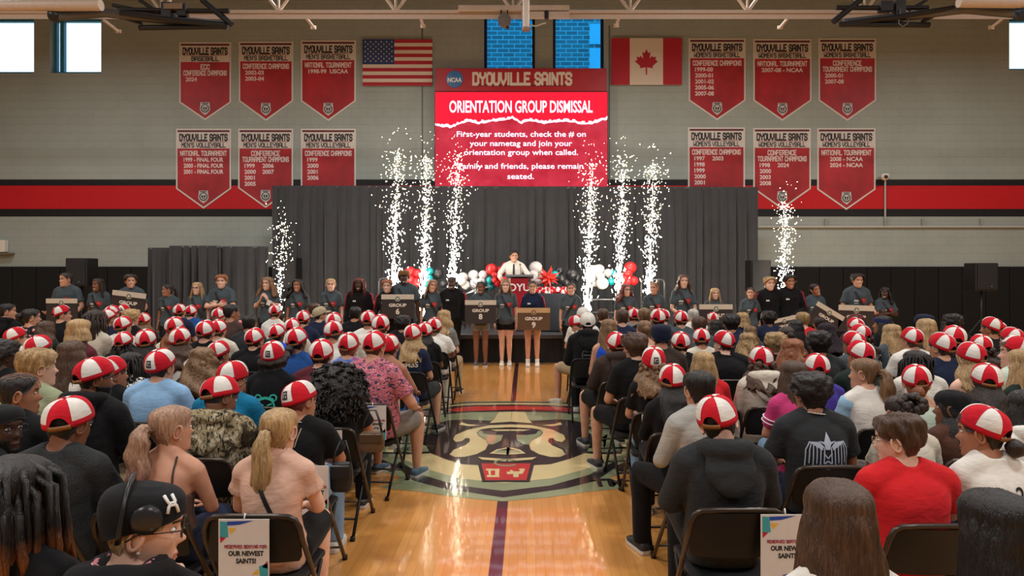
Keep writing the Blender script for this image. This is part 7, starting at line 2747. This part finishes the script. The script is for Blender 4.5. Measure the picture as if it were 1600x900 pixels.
St(605, 435, 'f1 fl g', 'l blk', T + 'with short ginger-blond hair holding the GROUP 6 sign', 0, ex=('jk',), arms=('hold', 'hold'), Y=13.0)
St(631, 420, 'm5 bz k m', G, T + 'tall with brown headscarf and dark sash behind the GROUP 6 sign', 10, ex=('sash',), pants=('L', 'navy'))
St(676, 436, 'f2 lo l', G, T + 'with long light brown hair leaning her head, beside the track jacket', 25, ex=('sash',), roll=-10)
St(706, 431, 'm5 bz k', 'l blk', T + 'with shaved dark hair in black track jacket with magenta stripes', 0, ex=('jk',))
St(751, 439, 'f4 bu k', G, T + 'in slate tee and grey shorts holding the GROUP 8 sign', 0, arms=('hold', 'hold'), pants=('V', 'grey'), shoes='d', Y=13.0)
St(790, 441, 'f1 lo l', G, T + 'with light brown hair, black shorts and sash between GROUP 8 and GROUP 9', -5, ex=('sash',), pants=('V', 'blk'), shoes='w', legs='near', s=.975)
St(832, 445, 'f2 po d', 'l navy', T + 'in navy track jacket and shorts holding the GROUP 9 sign', 0, ex=('jk', 'sock'), arms=('hold', 'hold'), pants=('V', 'khaki'), shoes='w', Y=13.0, s=.96)
St(892, 441, 'f2 bu d', G, T + 'with pulled-back brown hair in slate tee by the aisle, sash over shoulder', 0, ex=('sashr',))
St(978, 443, 'f1 lc r', G, T + 'with long red hair and glasses in slate tee', 20, ex=('gl', 'sash'))
St(1022, 440, 'f2 bb l', G, T + 'with hair in two buns laughing sideways', -40, ex=('sash',))
St(1068, 428, 'f1 lw b', G, T + 'tall with long brown hair in slate tee, right of the two buns', 0, ex=('sash',), arms=('clasp', 'clasp'))
St(1117, 449, 'f1 lo y', G, T + 'with long blonde hair holding a sign beside the tall one', 0, arms=('hold', 'hold'))
St(1173, 448, 'f2 bu d', G, T + 'with tied dark hair in slate tee below the dark loudspeaker', -20, ex=('sashr',))
St(1203, 430, 'm1 cu s', 'l blk', T + 'with sandy curls in black track jacket, arm toward a sign', 0, ex=('jk',))
St(1234, 427, 'm3 cu k', 'l blk', T + 'with black curls in black track jacket, arm out over a low sign', 0, ex=('jk',), arms=('clasp', 'side'))
St(1273, 443, 'f3 po k', G, T + 'with dark ponytail leaning over a steeply tilted sign', 10, arms=('hold', 'hold'), roll=15, bend=-.08)
St(1340, 425, 'm2 cu k', G, T + 'with black curly hair holding the end sign before the padding', 5, arms=('hold', 'hold'), ex=('sash',))
St(1383, 448, 'f5 lw k', G, T + 'with long dark hair in slate tee, last at the end of the line', -35, ex=('sash',), arms=('cross', 'cross'))
# the speaker on the stage
o, p, s = make_person(803, 389.5, 14.78, kind='stand', build='m', sk='2', hair='fl', hc='k', shirt=('l', 'wht', ''), pants=('L', 'char'), arms=('podium', 'podium'), rz=pi, yaw=8, face='s',
                      label='person in white shirt and dark tie speaking at the red lectern', ex=('tie',), base=SZ, shoes='d')
# white paper in a hand
q = P(420, 473, YP - .26)
pt = thing('paper_sheet', 'small white paper held by the student with long wavy hair', 'paper', q)
m = MB(); m.box((0, 0, 0), (.075, .004, .10), 0, Matrix.Rotation(.4, 3, 'Y'))
m.build('sheet', plain((232, 230, 224), .6), pt)
# ------------------------------------------------------------------ group signs
M_BRD = plain((48, 40, 40), .55); M_BRD2 = plain((92, 66, 44), .55)
M_TAN = plain((206, 196, 180), .6); M_TAN2 = plain((196, 160, 116), .6)
def group_sign(px, py, wpx, txt, label, ang=0, Y=12.8, brown=False, hpx=None):
    """px, py: middle of the top edge in the photograph"""
    W = wpx * Y / F
    Ht = W * (hpx or .74)
    q = P(px, py, Y)
    t = thing('group_sign', label, 'sign', q, 0, 'numbered group signs')
    t.rotation_euler = (0, radians(ang), 0)
    m = MB(); m.box((0, 0, -Ht / 2), (W, .02, Ht), 0, None, .003)
    m.build('board', M_BRD2 if brown else M_BRD, t)
    m = MB(); m.box((0, -.011, -W * .075), (W * .998, .006, W * .15))
    m.build('header_stripe', M_TAN2 if brown else M_TAN, t)
    m = MB(); m.lathe([(0, 0), (W * .085, 0), (W * .085, .004), (0, .004)], 24, (0, -.014, -W * .13), 0, Matrix.Rotation(pi / 2, 4, 'X'))
    m.build('seal', M_TAN2 if brown else M_TAN, t)
    m = MB(); m.lathe([(0, 0), (W * .068, 0), (W * .068, .002), (0, .002)], 24, (0, -.0185, -W * .13), 0, Matrix.Rotation(pi / 2, 4, 'X'))
    m.lathe([(0, 0), (W * .045, 0), (W * .045, .002), (0, .002)], 5, (0, -.0205, -W * .13), 1, Matrix.Rotation(pi / 2, 4, 'X'))
    m.build('seal_emblem', [plain((96, 74, 52) if brown else (70, 104, 88), .5), M_TAN2 if brown else M_TAN], t)
    m = MB()
    FM = Matrix(((1, 0, 0, 0), (0, 0, -1, -.0125), (0, 1, 0, 0), (0, 0, 0, 1)))
    put_text(m, 'GROUP', FM @ Matrix.Translation((0, -W * .375, 0)), W * .54, W * .095, .045)
    if txt:
        put_text(m, txt, FM @ Matrix.Translation((0, -W * .60, 0)), None, W * .165, .045)
    m.build('lettering', plain((226, 216, 204), .5), t)
    return t
group_sign(97, 466.5, 49, '', 'dark GROUP sign held by the short-haired first student of the line')
group_sign(203, 456, 53, '', 'dark GROUP sign tilted in the hands of the student with dark curls', 7)
group_sign(621.5, 460, 51, '6', 'dark sign reading GROUP 6', Y=12.72)
group_sign(751, 469, 49, '8', 'dark sign reading GROUP 8', Y=12.72)
group_sign(834, 481, 51, '9', 'brown sign reading GROUP 9', Y=12.72, brown=True, hpx=.68)
group_sign(1118.5, 475.5, 52, '', 'dark GROUP sign held by the long-haired blonde student')
group_sign(1224, 496, 40, '', 'dark GROUP sign held low before the two track jackets', -12)
group_sign(1299, 483, 49, '', 'dark GROUP sign steeply tilted in the hands of the leaning student', 31)
group_sign(1338, 477, 56, '', 'dark GROUP sign before the padding, last of the line', 2)
# ------------------------------------------------------------------ caps heaped on the stage table
crown, strap, emb, brim = get_cap('panel')
for k in range(11):
    q = random.Random(k)
    row = k // 6
    x = tb.location.x - .33 + .13 * (k % 6) + (.06 if row else 0)
    c = mk('cap', crown, [M_CRED, M_CWHT], None, (x, tb.location.y - .12 + .16 * row + q.uniform(-.02, .02), SZ + zt_ - .028 + .05 * row))
    c.rotation_euler = (q.uniform(-.25, .1), q.uniform(-.2, .2), q.uniform(0, 6.28))
    c.scale = (.82, .82, .82)
    tag(c, 'spare red and white cap heaped on the cloth-covered stage table', 'cap', 'spare caps on the stage table')

# ------------------------------------------------------------------ bags hanging at the aisle
def bag(px, py, Y, W, Hh, rgb, label, top):
    q = P(px, py, Y)
    t = thing('shoulder_bag', label, 'bag', q)
    m = MB()
    rings = []
    for z, k in ((-Hh / 2, .8), (-Hh / 2 + .02, .97), (0, 1.0), (Hh / 2 - .03, .92), (Hh / 2, .82)):
        rings.append([Vector((W / 2 * k * math.copysign(abs(cos(a)) ** .5, cos(a)), .04 * k * math.copysign(abs(sin(a)) ** .6, sin(a)), z)) for a in np.linspace(0, 2 * pi, 25)[:-1]])
    m.loft(rings)
    m.build('pouch', plain(rgb, .45), t, True, 60)
    m = MB(); m.box((0, -.035, Hh * .22), (W * .9, .02, Hh * .5), 0, None, .008)
    m.build('flap', plain(tuple(int(c * .8) for c in rgb), .4), t)
    m = MB(); m.tube([(-W * .4, 0, Hh / 2 - .01), (-W * .3, .01, Hh / 2 + top * .5), (-W * .12, .03, Hh / 2 + top), (W * .12, .03, Hh / 2 + top), (W * .3, .01, Hh / 2 + top * .5), (W * .4, 0, Hh / 2 - .01)], .009, 6, 0, False, .5)
    m.build('strap', plain((34, 30, 28), .5), t, True)
bag(581, 690, 4.62, .17, .13, (92, 70, 46), 'small brown shoulder bag beside the person with huge loose black curls', .14)
bag(534, 745, 3.95, .13, .16, (26, 26, 28), 'black bag hanging at the aisle beside the blush pink blouse', .12)
